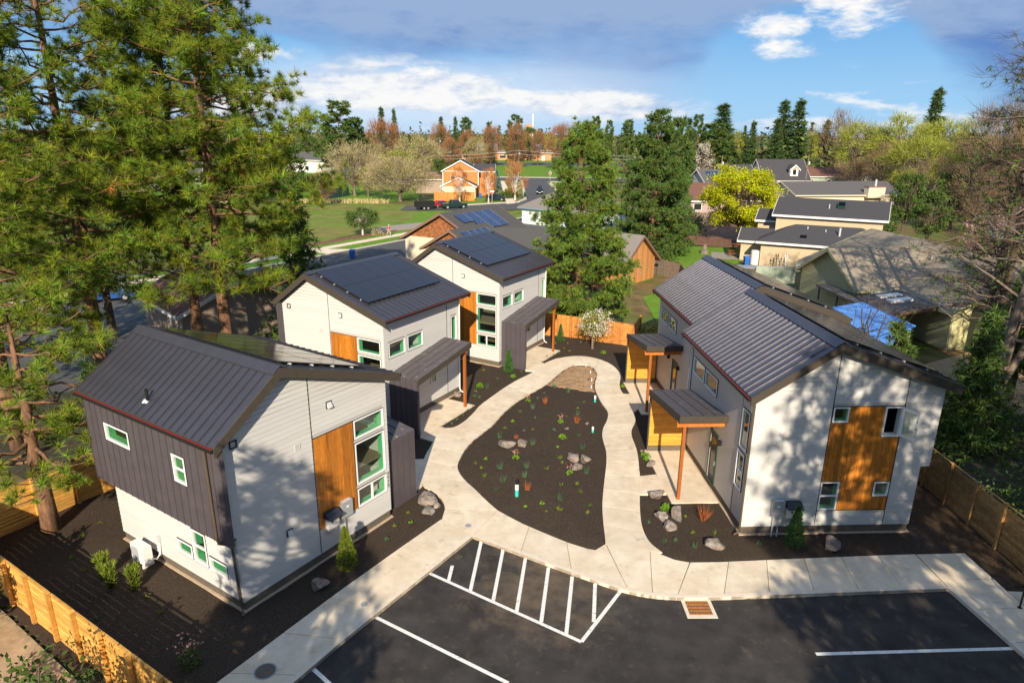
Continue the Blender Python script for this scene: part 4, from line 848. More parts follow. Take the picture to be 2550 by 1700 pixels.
def house_b(label, loc, ang, D=8.15, near=True):
    """mirror plan: porch and steep slope on the left, cedar panel with four windows in the gable"""
    global PEAKS
    H = thing('house', label, 'house', (*loc, 0), R(ang)); W = 7.0; xp = 2.83
    tp = roof(H, xp, 8.25, -.36, 6.13, 7.74, 6.55, -.38, D + .35, .36)
    PEAKS = [xp]; under = lambda x: tp(x) - .24
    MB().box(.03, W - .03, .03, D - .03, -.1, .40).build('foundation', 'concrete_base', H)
    MB().box(-.05, W + .06, -.06, D + .06, -.15, .04).build('footing', 'footing', H)
    fr = Face((0, 0), (1, 0), (0, -1))
    holes = [(3.07, 3.70, 4.94, 5.58), (5.14, 5.85, 4.32, 5.58), (3.04, 3.80, 1.10, 2.36), (5.22, 5.84, 1.70, 2.34)]
    wood = (3.05, 5.86, 1.09, 5.59)
    sheathe(H, fr, 0, W, .36, under, holes); sheathe(H, fr, W + .002, W + .36, 3.0, under, [])
    clad(H, fr, 0, W, .40, under, [wood], 'siding', splits=(3.03, 5.88)); clad(H, fr, W + .002, W + .36, 3.0, under, [], 'siding')
    planks(H, fr, *wood, w=.15, holes=holes)
    for u in (3.03, 5.88): fr.box(MB(), u - .012, u + .012, .40, under(u), -.001, .031).build('trim_strip', 'trim_line', H)
    for zq in (1.075, 5.605): fr.box(MB(), 3.045, 5.865, zq - .011, zq + .011, 0, .032).build('trim_strip', 'trim_line', H)
    for i, h in enumerate(holes):
        if i == 1 and near:
            w = fr.ring(MB(), *h, .055, -.06, .045).build('window', 'white_frame', H); w['label'] = 'open casement window'
            sa = Face((5.83, -.05), (math.cos(R(-62)), math.sin(R(-62))), (math.sin(R(-62)), -math.cos(R(-62))))
            s_ = sa.ring(MB(), .0, .62, 4.37, 5.53, .075, -.025, .025).build('casement_sash', 'white_frame', w); sa.box(MB(), .07, .55, 4.44, 5.46, -.006, .006).build('pane', 'glass', w)
            for q in (4.55, 4.85, 5.15): sa.box(MB(), .56, .60, q, q + .05, .026, .034).build('latch', 'black', w)
            fr.ring(MB(), h[0] + .02, h[1] - .02, h[2] + .02, h[3] - .02, .012, -.3, -.062).build('reveal', 'interior', w)
        else: window(H, fr, *h, 'hung' if i == 2 else 'fixed')
    if near: meters(H, fr, 1.12, 1.27)
    lf = Face((0, 0), (0, 1), (-1, 0)); zl = under(0)
    lh = [(5.80, 7.40, 4.36, 5.16), (4.05, 5.62, 4.36, 5.16), (.30, 1.03, 3.52, 5.18), (.38, 1.12, 1.74, 3.34), (3.35, 4.25, .36, 2.78), (7.72, 8.02, 3.0, 5.4)]
    if D < 8.1: lh = lh[:5]
    sheathe(H, lf, 0, D, .36, lambda u: zl, lh, mat='smooth_panel')
    for a, b in ((0.02, 1.17), (1.19, 4.9), (4.92, D - .02)):
        lf.box(MB(), a, b, .38, .40, 0, .012).build('base_flashing', 'fascia', H)
    lf.box(MB(), 1.17, 1.19, .42, zl, -.001, .008).build('trim_strip', 'trim_line', H)
    for i, h in enumerate(lh):
        if i != 4: window(H, lf, *h, 'hung' if i == 3 else 'fixed', film=False)
    d = MB(); q = Face((-.02, 4.22), (-math.sin(R(25)), -math.cos(R(25))), (-math.cos(R(25)), math.sin(R(25))))
    dr_ = lf.box(MB(), 3.38, 4.22, .40, 2.75, -.07, -.02).build('door', 'wall_dark', H); lf.box(MB(), 3.55, 4.05, .7, 2.5, -.019, -.012).build('door_lite', 'dark_pane', dr_); lf.box(MB(), 3.44, 3.48, 1.3, 1.5, -.019, .04).build('handle', 'metal_light', dr_)
    lf.ring(MB(), 3.29, 4.31, .33, 2.83, .06, 0, .03).build('door_frame', 'green_film' if False else 'bin_green', H)
    rt = Face((W, D), (0, -1), (1, 0)); sheathe(H, rt, 0, D, .36, lambda u: 3.0, [], mat='siding')
    ru = Face((W + .36, D), (0, -1), (1, 0)); zr = under(W + .36); sheathe(H, ru, 0, D, 3.0, lambda u: zr, [], mat='seam_wall')
    MB().box(W, W + .36, .0, D, 2.93, 3.0).build('soffit', 'fascia', H)
    for i in range(20): ru.box(MB(), i * D / 20 + .004, (i + 1) * D / 20 - .004, 2.96, zr, .002, .02).build('wall_panel', 'seam_wall', H)
    bk = Face((W, D), (-1, 0), (0, 1)); sheathe(H, bk, 0, W, .36, lambda u: under(W - u), [], mat='siding')
    interior(H, .15, W - .15, .15, D - .15, (.42, 3.0))
    # porch: low at the screen, high at the post
    pf = Face((0, 7.65), (0, -1), (-1, 0))
    z = shed_roof(H, pf, 0.0, 5.15, 2.06, 3.34, 4.14)
    sc = pf.box(MB(), .02, .12, .0, z(0) - .04, .03, 2.04).build('porch_screen', 'fascia', H)
    n = 20
    for i in range(n):
        z0 = .34 + i * (z(0) - .62) / n; pf.box(MB(), .121, .137 + .003 * (i % 2), z0, z0 + (z(0) - .62) / n - .006, .10, 1.98).build('screen_board', 'cedar_h', H)
    pf.box(MB(), .121, .17, .0, .33, .04, 2.03).build('screen_base', 'concrete_base', H)
    pf.box(MB(), .122, .17, .34, z(0) - .25, 1.985, 2.05).build('screen_end', 'fascia', H)
    pf.box(MB(), 4.82, 4.98, z(4.9) - .53, z(4.9) - .30, .05, 2.12).build('porch_beam', 'beam_wood', H)
    pf.box(MB(), 4.83, 4.97, .0, z(4.9) - .535, 1.70, 1.84).build('porch_post', 'post_wood', H)
    pf.box(MB(), 4.55, 4.75, 2.55, 2.75, .01, .15).build('porch_lamp', 'black', H); pf.box(MB(), 2.6, 2.75, 2.6, 2.85, .01, .15).build('porch_lamp', 'black', H)
    MB().prism([(-2.14, 2.42), (-.05, 2.42), (-.05, 7.6), (-2.14, 7.6)], -.12, ZT + .004).build('porch_slab', 'concrete', H)
    MB().tube([(-.33, -.15, 6.0), (-.08, -.05, 5.75), (-.05, -.04, .3), (-.12, -.06, .15), (-.3, -.1, .07)], .045, 8).build('downspout', 'downspout', H)
    solar(H, tp, 3.2, 7.1, .25, 7, (D - .6) / 7)
    return H
house_a('front left grey house with dark metal cantilever and house number 2512', (-8.91, 18.826), 56.78, 7.6, True)
house_a('middle left grey house with solar panels, half under the pine boughs', (-12.84, 36.75), -30, 6.9, False, False)
house_a('far left grey house with solar panels, in front of the tan shingled house', (-7.04, 47.45), -30, 6.7, False, False)
house_b('front right grey house with an open casement window in its cedar panel', (9.352, 23.722), 2.74)
house_b('back right grey house behind the front right one', (9.80, 33.50), 2.74, 8.0, False)

# ---------------------------------------------------------------- vegetation
def unit(q, n):
    v = q.normal(size=(n, 3)); return v / np.linalg.norm(v, axis=1, keepdims=True)
def needles(q, C, D, size, k, width, bias=.62, tv=(.65, 1.3), warm=.12):
    """k thin needles fanning out of every tuft centre C about its direction D"""
    n = len(C); Cr = np.repeat(C, k, 0); Dr = np.repeat(D, k, 0); sz = np.repeat(size, k) * q.uniform(.6, 1.1, n * k)
    d = Dr * bias + unit(q, n * k); d /= np.linalg.norm(d, axis=1, keepdims=True)
    s = np.cross(d, unit(q, n * k)); s /= np.linalg.norm(s, axis=1, keepdims=True) + 1e-9
    w = width * q.uniform(.7, 1.2, n * k)
    V = np.empty((n * k, 3, 3)); b = Cr + d * (sz * .06)[:, None]
    V[:, 0] = b - s * (w / 2)[:, None]; V[:, 1] = b + s * (w / 2)[:, None]; V[:, 2] = Cr + d * sz[:, None]
    t = np.repeat(q.uniform(*tv, n), k) * q.uniform(.85, 1.15, n * k); r = np.repeat(q.uniform(-warm, warm, n), k)
    T = np.c_[t * (1 + r), t, t * (1 - r)]
    return V.reshape(-1, 3), np.repeat(T, 3, 0)
def leaves(q, C, size, tv=(.65, 1.3), warm=.15, grp=None):
    """leaf shaped faces (two triangles) at C"""
    n = len(C); a = unit(q, n); b = np.cross(a, unit(q, n)); b /= np.linalg.norm(b, axis=1, keepdims=True) + 1e-9
    sz = size * q.uniform(.6, 1.3, n); A = a * sz[:, None]; B = b * (sz * .55)[:, None]
    V = np.empty((n, 6, 3)); V[:, 0] = C - A; V[:, 1] = C + B; V[:, 2] = C - B; V[:, 3] = C + A; V[:, 4] = C - B; V[:, 5] = C + B
    t = q.uniform(*tv, n) if grp is None else grp * q.uniform(.85, 1.15, n)
    r = q.uniform(-warm, warm, n); T = np.c_[t * (1 + r), t, t * (1 - r)]
    return V.reshape(-1, 3), np.repeat(T, 6, 0)
def twigs(q, C, D, L, width, tv=(.7, 1.3), grp=None):
    n = len(C); d = D / (np.linalg.norm(D, axis=1, keepdims=True) + 1e-9); s = np.cross(d, unit(q, n)); s /= np.linalg.norm(s, axis=1, keepdims=True) + 1e-9
    l = L * q.uniform(.5, 1.3, n); V = np.empty((n, 3, 3)); V[:, 0] = C - s * width / 2; V[:, 1] = C + s * width / 2; V[:, 2] = C + d * l[:, None]
    t = q.uniform(*tv, n); T = np.c_[t, t, t]; return V.reshape(-1, 3), np.repeat(T, 3, 0)
def tree_obj(name, label, trunk_me, crown_me, loc, rz=0., sc=(1, 1, 1), group=None, extra=None):
    t = thing(name, label, 'tree', loc, rz, group); t.scale = sc
    link('trunk', trunk_me, t); link('crown', crown_me, t)
    for nm, me in (extra or ()): link(nm, me, t)
    return t
def branch_tube(mb, p0, p1, r0, r1, sag=0., n=5, k=5, wob=0., q=None):
    p0, p1 = Vector(p0), Vector(p1); pts = []
    for i in range(k + 1):
        t = i / k; p = p0.lerp(p1, t); p.z += sag * math.sin(math.pi * t)
        if q is not None and 0 < i < k: p += Vector(q.normal(0, wob, 3))
        pts.append(p)
    mb.tube(pts, [r0 + (r1 - r0) * i / k for i in range(k + 1)], n, cap=False); return pts
def make_pine(seed, H, Rr, base, trunk_r=.36, n_limb=95, tuft=.42, k=26, width=.05, density=1.0, mat='needle_pine', bark='bark_pine', shape=.75, up=.25, lean=0.0, wild=.18, dry=0):
    """ponderosa: straight trunk, long limbs that lift at the tips, needle tufts in clumps along them"""
    q = np.random.default_rng(seed); tr = MB(); k_ = 9
    bend = q.normal(0, .12, (k_ + 1, 2)); bend[0] = 0
    pts = [(lean * H * (i / k_) + bend[i, 0] * i / k_, bend[i, 1] * i / k_, H * .985 * i / k_ - .3 * (i == 0)) for i in range(k_ + 1)]
    tr.tube(pts, [trunk_r * (1.18 if i == 0 else (1 - i / k_) ** .85 * .98 + .03) for i in range(k_ + 1)], 12)
    def at(z):
        t = min(max(z / (H * .985), 0), 1) * k_; i = min(int(t), k_ - 1); f = t - i
        return np.array(pts[i]) * (1 - f) + np.array(pts[i + 1]) * f
    C, D = [], []
    for j in range(n_limb):
        t = (j + q.uniform(-.4, .4)) / n_limb; t = min(max(t, 0), .995); z = base + (H - base) * t
        L = Rr * (1 - t) ** shape * (1 - math.exp(-(t + .12) * 9)) * q.uniform(1 - wild * 2, 1 + wild) + .35
        a = j * 2.399 + q.uniform(-.5, .5); o = at(z); el_ = -.22 + .62 * t + q.normal(0, .12); dirh = np.array((math.cos(a), math.sin(a), 0.))
        tip = o + dirh * L * math.cos(el_) + np.array((0, 0, L * (math.sin(el_) + up * .45)))
        r0 = trunk_r * (.24 * (1 - t) + .06)
        P = branch_tube(tr, o, tip, r0, .02, -L * .07, 5, 6, L * .025, q)
        nt = max(3, int(L * 5.2 * density))
        side = np.array((-dirh[1], dirh[0], 0)); sub = []
        for i in range(max(2, int(L * 1.3))):         # side boughs carry the clumps
            s = q.uniform(.35, 1.0); f = s * 6; i0 = min(int(f), 5); p = np.array(P[i0].lerp(P[i0 + 1], f - i0)); ln = (.45 + L * q.uniform(.08, .30)) * (1.2 - s * .55)
            e = p + side * ln * q.choice((-1, 1)) + dirh * ln * .55 + np.array((0, 0, ln * q.uniform(-.12, .55)))
            tr.tube([tuple(p), tuple((p + e) / 2 + np.array((0, 0, -.06 * ln))), tuple(e)], [.030, .022, .012], 4, cap=False); sub.append((p, e))
        for i in range(nt):
            p, e = sub[q.integers(0, len(sub))]; w_ = q.uniform(.25, 1.08); c_ = p + (e - p) * w_ + q.normal(0, 1, 3) * np.array((.22, .22, .20)) * (1 + L * .03)
            C.append(c_); D.append((e - p) / (np.linalg.norm(e - p) + 1e-6) * .6 + dirh * .3 + np.array((0, 0, up + .45)))
        C.append(np.array(P[-1])); D.append(dirh + np.array((0, 0, up + .3)))
    for _ in range(4): C.append(np.array(pts[-1]) + q.normal(0, .18, 3) + np.array((0, 0, .1))); D.append(np.array((0, 0, 1.)))
    C, D = np.array(C), np.array(D); n = len(C)
    V, T = needles(q, C, D, np.full(n, tuft) * q.uniform(.45, 1.3, n), k, width, tv=(.55, 1.4), warm=.2)
    me = tri_mesh('crown', V, mat, None, T, False); tm = tr.mesh('trunk'); tm.materials.append(M[bark]); tm.polygons.foreach_set('use_smooth', [True] * len(tm.polygons))
    ex = []
    if dry:
        sel = q.choice(n, dry, False); V2, T2 = needles(q, np.repeat(C[sel], 2, 0) + q.normal(0, .2, (dry * 2, 3)), np.tile(np.array((0, 0, -.6)), (dry * 2, 1)), np.full(dry * 2, tuft * 1.05), k, width)
        ex.append(('dry_needles', tri_mesh('dry_needles', V2, 'needle_dry', None, T2, False)))
    return tm, me, ex
def make_cone(seed, H, Rr, base=.06, mat='needle_fir', bark='bark_dark', nw=46, per=9, tuft=.55, k=14, width=.10, droop=.25, shape=.9, ragged=.2):
    """fir or spruce: whorls of drooping boughs"""
    q = np.random.default_rng(seed); tr = MB(); tr.tube([(0, 0, -.3), (0, 0, H * .5), (0, 0, H)], [H * .018 + .08, H * .010 + .03, .02], 8); C, D = [], []
    for w in range(nw):
        t = (w + q.uniform(0, 1)) / nw; z = H * (base + (1 - base) * t); L = Rr * (1 - t) ** shape
        for j in range(per):
            a = q.uniform(0, 6.283); l = L * q.uniform(1 - ragged * 2, 1 + ragged * .6) + .12; d = np.array((math.cos(a), math.sin(a), 0))
            tip = np.array((0, 0, z)) + d * l + np.array((0, 0, -droop * l + .12 * l))
            if j < 4 and l > .5: tr.tube([(0, 0, z), tuple(tip)], [.05 * l / Rr + .02, .012], 4, cap=False)
            m_ = max(1, int(l / (tuft * .62)))
            for b_ in range(m_):
                s = (b_ + q.uniform(.35, 1)) / m_; p = np.array((0, 0, z)) * (1 - s) + tip * s + q.normal(0, .12 * (1 + l * .12), 3); C.append(p); D.append(d * .8 + np.array((0, 0, -droop * .8)))
    C.append(np.array((0, 0, H))); D.append(np.array((0, 0, 1.))); C, D = np.array(C), np.array(D); V, T = needles(q, C, D, np.full(len(C), tuft), k, width)
    me = tri_mesh('crown', V, mat, None, T, False); tm = tr.mesh('trunk'); tm.materials.append(M[bark]); return tm, me, []
def make_round(seed, H, Rr, base=.22, leaf='leaf_green', twig=None, bark='bark_grey', nclump=60, per=70, ls=.16, ntwig=900, tl=.9, tw=.035, flat=.95, trunk_r=None, vase=0., fill_=.55, weep=0.):
    """broadleaf: forked trunk, limbs to clumps, leaves and/or fine twigs round each clump"""
    q = np.random.default_rng(seed); tr = MB(); r0 = trunk_r or H * .022 + .05; zb = H * base; cz = zb + (H - zb) * .52; rz_ = (H - zb) * .5
    fork = Vector((0, 0, zb * .9 + .3)); tr.tube([(0, 0, -.3), (q.normal(0, .05), q.normal(0, .05), fork.z * .5), tuple(fork)], [r0 * 1.25, r0, r0 * .85], 9, cap=False)
    u = unit(q, nclump); rad = q.uniform(fill_, 1.0, nclump) ** .5 * q.uniform(.86, 1.08, nclump)
    P = u * rad[:, None] * np.array((Rr, Rr, rz_ * flat)); P[:, 2] += cz
    if vase: P[:, :2] *= (1 - vase + vase * ((P[:, 2] - zb) / (H - zb)))[:, None]
    nb = max(6, nclump // 3)
    for i in range(nclump):
        p = P[i]
        if i < nb: branch_tube(tr, fork + Vector((0, 0, q.uniform(-.2, .9))), p, r0 * .42, .03, H * .03, 5, 4, Rr * .05, q)
        else:
            j = q.integers(0, nb); branch_tube(tr, P[j] * .55 + np.array((0, 0, cz * .35)), p, r0 * .14, .018, 0, 4, 3, Rr * .04, q)
    Vs, Ts = [], []
    cs = Rr / math.sqrt(nclump) * 1.75
    if leaf:
        C = np.repeat(P, per, 0) + q.normal(0, 1, (nclump * per, 3)) * np.array((cs, cs, cs * .75)) * .55; g_ = np.repeat(q.uniform(.75, 1.2, nclump), per); V, T = leaves(q, C, ls, grp=g_); Vs.append(V); Ts.append(T)
    tm = tr.mesh('trunk'); tm.materials.append(M[bark]); me = tri_mesh('crown', np.concatenate(Vs), leaf, None, np.concatenate(Ts), False) if Vs else None
    ex = []
    if twig:
        j = q.integers(0, nclump, ntwig); C = P[j] + q.normal(0, cs * .55, (ntwig, 3)); D = (C - np.array((0, 0, zb + .25 * (H - zb)))) / Rr + unit(q, ntwig) * .75 + np.array((0, 0, .25 - weep * 2.2))
        V, T = twigs(q, C, D, tl, tw); tme = tri_mesh('twigs', V, twig, None, T, False)
        if me is None: me = tme; me.name = 'crown'
        else: ex.append(('twigs', tme))
    return tm, me, ex
def place(name, label, proto, x, y, h, r, H0, R0, rz, group=None):
    tm, me, ex = proto; s = r / R0; return tree_obj(name, label, tm, me, (x, y, -.22), rz, (s, s, h / H0), group, ex)

# the pines on the left
def big(label, x, y, seed, H, Rr, base, dry=0, **k):
    tm, me, ex = make_pine(seed, H, Rr, base, dry=dry, **k); tree_obj('pine_tree', label, tm, me, (x, y, -.22), 0, (1, 1, 1), None, ex)
big('tall ponderosa pine, right of the twin orange trunks behind the middle left house', -18.1, 40.6, 11, 27.5, 7.8, 7.6, 3, trunk_r=.40, n_limb=125, k=52, shape=.62, tuft=.54, density=1.65, width=.028)
big('tall ponderosa pine, left of the twin orange trunks', -20.7, 42.2, 12, 27, 6.6, 10.0, 2, trunk_r=.36, n_limb=95, k=48, shape=.6, tuft=.54, density=1.55, width=.03)
big('tall open ponderosa pine with brown dead tufts behind the front left house', -24.4, 37.5, 13, 27.5, 6.8, 9.6, 12, trunk_r=.42, n_limb=74, k=52, shape=.55, tuft=.54, density=1.2, width=.028)
big('ponderosa pine at the left edge with low boughs', -25.3, 31.2, 14, 24, 6.2, 6.0, 3, trunk_r=.36, n_limb=90, k=50, shape=.5, tuft=.52, density=1.5, width=.028)
big('ponderosa pine cut off by the left edge of the view', -33.0, 39.0, 17, 26, 7.0, 5.0, 2, trunk_r=.36, n_limb=80, k=34, shape=.5, tuft=.54, density=1.3, width=.04)
tm, me, ex = make_pine(15, 9.8, 3.5, 3.0, trunk_r=.33, n_limb=46, tuft=.46, k=46, width=.026, density=1.3, shape=.45)
tree_obj('pine_tree', 'smaller pine with stout trunk by the yellow fence corner', tm, me, (-18.6, 23.6, -.05), .6)
tm, me, ex = make_cone(16, 15, 3.6, .28, 'needle_dark', 'bark_dark', 34, 7, .6, 12, .09, .55)
tree_obj('fir_tree', 'dark drooping fir between the pine trunks on the left', tm, me, (-31.5, 50.5, -.22))
tm, me, ex = make_cone(18, 12, 3.2, .15, 'needle_dark', 'bark_dark', 30, 7, .6, 12, .09, .5)
tree_obj('fir_tree', 'dark fir in the shade left of the middle left house', tm, me, (-15.4, 47.8, -.22))
# pines behind the camera: they throw the dappled shade over both front houses
big('ponderosa pine below the camera that shades the front left gable', -8.5, 6.0, 21, 12.6, 2.7, 2.0, n_limb=75, k=26, tuft=.52, density=1.5, width=.06, shape=.95)
big('ponderosa pine behind the camera shading the left walk', -7.3, 1.5, 22, 11.0, 3.0, 1.5, n_limb=60, k=22, tuft=.52, density=2.0, width=.06, shape=.5)
big('tall ponderosa pine behind the camera shading the front right gable', 12.4, 5.2, 23, 18.2, 3.3, 1.6, n_limb=100, k=26, tuft=.52, density=1.15, width=.05, shape=.36)
big('ponderosa pine behind the camera shading the right bays', 16.6, 4.5, 24, 18.4, 3.6, 1.2, n_limb=95, k=26, tuft=.52, density=1.25, width=.05, shape=.36)
big('slender pine behind the camera beside the tall one', 10.6, -9.0, 25, 24.5, 2.6, 3.0, n_limb=70, k=24, tuft=.52, density=1.0, width=.05, shape=.4)
big('dense pine behind the camera between the two that shade the right gable', 14.4, -5.0, 36, 24.0, 3.6, 3.0, n_limb=90, k=24, tuft=.52, density=.7, width=.05, shape=.5)
big('ponderosa pine right of the camera that shades the brown fence', 22.0, 6.0, 26, 18.0, 4.4, 2.0, n_limb=80, k=22, tuft=.52, shape=.4)
big('ponderosa pine right of the camera at the edge of the grove', 27.5, 13.0, 27, 19.0, 4.4, 2.0, n_limb=80, k=22, tuft=.52, shape=.4)
big('dark pine right of the camera beyond the brown fence', 24.5, 17.0, 28, 15.0, 4.0, 1.5, n_limb=70, k=22, tuft=.52, shape=.4)
big('dark pine far right of the camera in the grove', 33.5, 20.0, 29, 20.0, 4.6, 1.5, n_limb=80, k=22, tuft=.52, shape=.4)
big('dark pine right of the camera shading the clearing', 31.0, 9.0, 30, 20.0, 4.6, 1.5, n_limb=80, k=22, tuft=.52, shape=.4)

PROTO = {
 'bigpine': [(make_pine(31, 16, 5.6, .2, .30, 130, .42, 26, .055, 3.6, 'needle_mid', shape=.8, wild=.12), 16, 4.2), (make_pine(32, 18, 6.0, .4, .32, 130, .52, 20, .09, 2.2, 'needle_dark', shape=.75, wild=.12), 18, 5.0)],
 'pine': [(make_pine(33 + i, 20, 4.0, 4 + i, .30, 52, .8, 16, .18, 1.8, 'needle_dark', shape=.5, wild=.2), 20, 4.0) for i in range(3)],
 'fir': [(make_cone(40 + i, 20, 3.0, .05, 'needle_fir', nw=36, per=12, tuft=.85, k=9, width=.19, droop=.2 + .15 * i, ragged=.18 + .08 * i), 20, 3.0) for i in range(3)],
 'spruce': [(make_cone(44, 10.6, 3.9, .02, 'needle_spruce', nw=38, per=15, tuft=.42, k=15, width=.085, droop=.22, shape=.8, ragged=.1), 10.6, 3.9)],
 'blue': [(make_cone(45, 5.4, 1.7, .02, 'needle_blue', nw=20, per=9, tuft=.38, k=10, width=.1, droop=.1), 5.4, 1.7)],
 'red': [(make_round(50 + i, 17, 6.4, .2, None, 'twig_red', 'bark_dark', 60, 0, 0, 4200, 1.7, .10, flat=1.0), 17, 6.4) for i in range(2)],
 'brown': [(make_round(53 + i, 18, 6.4, .22, None, 'twig_brown', 'bark_grey', 60, 0, 0, 4200, 1.6, .075), 18, 6.4) for i in range(2)],
 'grey': [(make_round(56 + i, 11.5, 6.2, .16, 'leaf_olive', 'twig_grey', 'bark_grey', 70, 26, .16, 7000, 1.2, .06), 11.5, 6.2) for i in range(2)],
 'olive': [(make_round(59, 14, 6.3, .18, 'leaf_olive', 'twig_grey', 'bark_grey', 70, 42, .22, 4500, 1.3, .07), 14, 6.3)],
 'lime': [(make_round(60, 11, 4.2, .18, 'leaf_lime', 'twig_grey', 'bark_grey', 60, 50, .22, 900, 1.0, .05), 11, 4.2)],
 'willow': [(make_round(62 + i, 19, 5.4, .2, 'leaf_lime', 'twig_lime', 'bark_grey', 70, 26, .24, 3800, 1.9, .09, weep=.35), 19, 5.4) for i in range(2)],
 'col': [(make_round(65, 8.6, 2.1, .14, None, 'twig_orange', 'bark_white', 40, 0, 0, 1900, 1.0, .05, vase=-.1), 8.6, 2.1)],
 'white': [(make_round(66, 12, 2.8, .2, 'blossom_white', 'twig_grey', 'bark_grey', 40, 22, .18, 700, 1.0, .05), 12, 2.8)],
 'pink': [(make_round(67, 7.5, 2.9, .12, 'blossom_pink', 'twig_brown', 'bark_grey', 40, 24, .13, 900, .8, .04), 7.5, 2.9)],
 'green': [(make_round(68 + i, 9, 3.0, .10, 'leaf_green', None, 'bark_dark', 60, 70, .2), 9, 3.0) for i in range(2)],
 'yellow': [(make_round(70, 11.6, 6.0, leaf='leaf_yellow', twig='twig_grey', bark='bark_dark', nclump=170, per=170, ls=.15, ntwig=500, tl=1.0, tw=.04, fill_=.25, base=.13), 11.6, 6.0)],
}
KIND = {'bigpine': 'pine_tree', 'pine': 'pine_tree', 'fir': 'fir_tree', 'spruce': 'spruce_tree', 'blue': 'spruce_tree', 'red': 'bare_tree', 'brown': 'bare_tree', 'grey': 'budding_tree', 'olive': 'budding_tree', 'lime': 'leafy_tree', 'willow': 'willow_tree', 'col': 'street_tree', 'white': 'blossom_tree', 'pink': 'blossom_tree', 'green': 'leafy_tree', 'yellow': 'leafy_tree'}
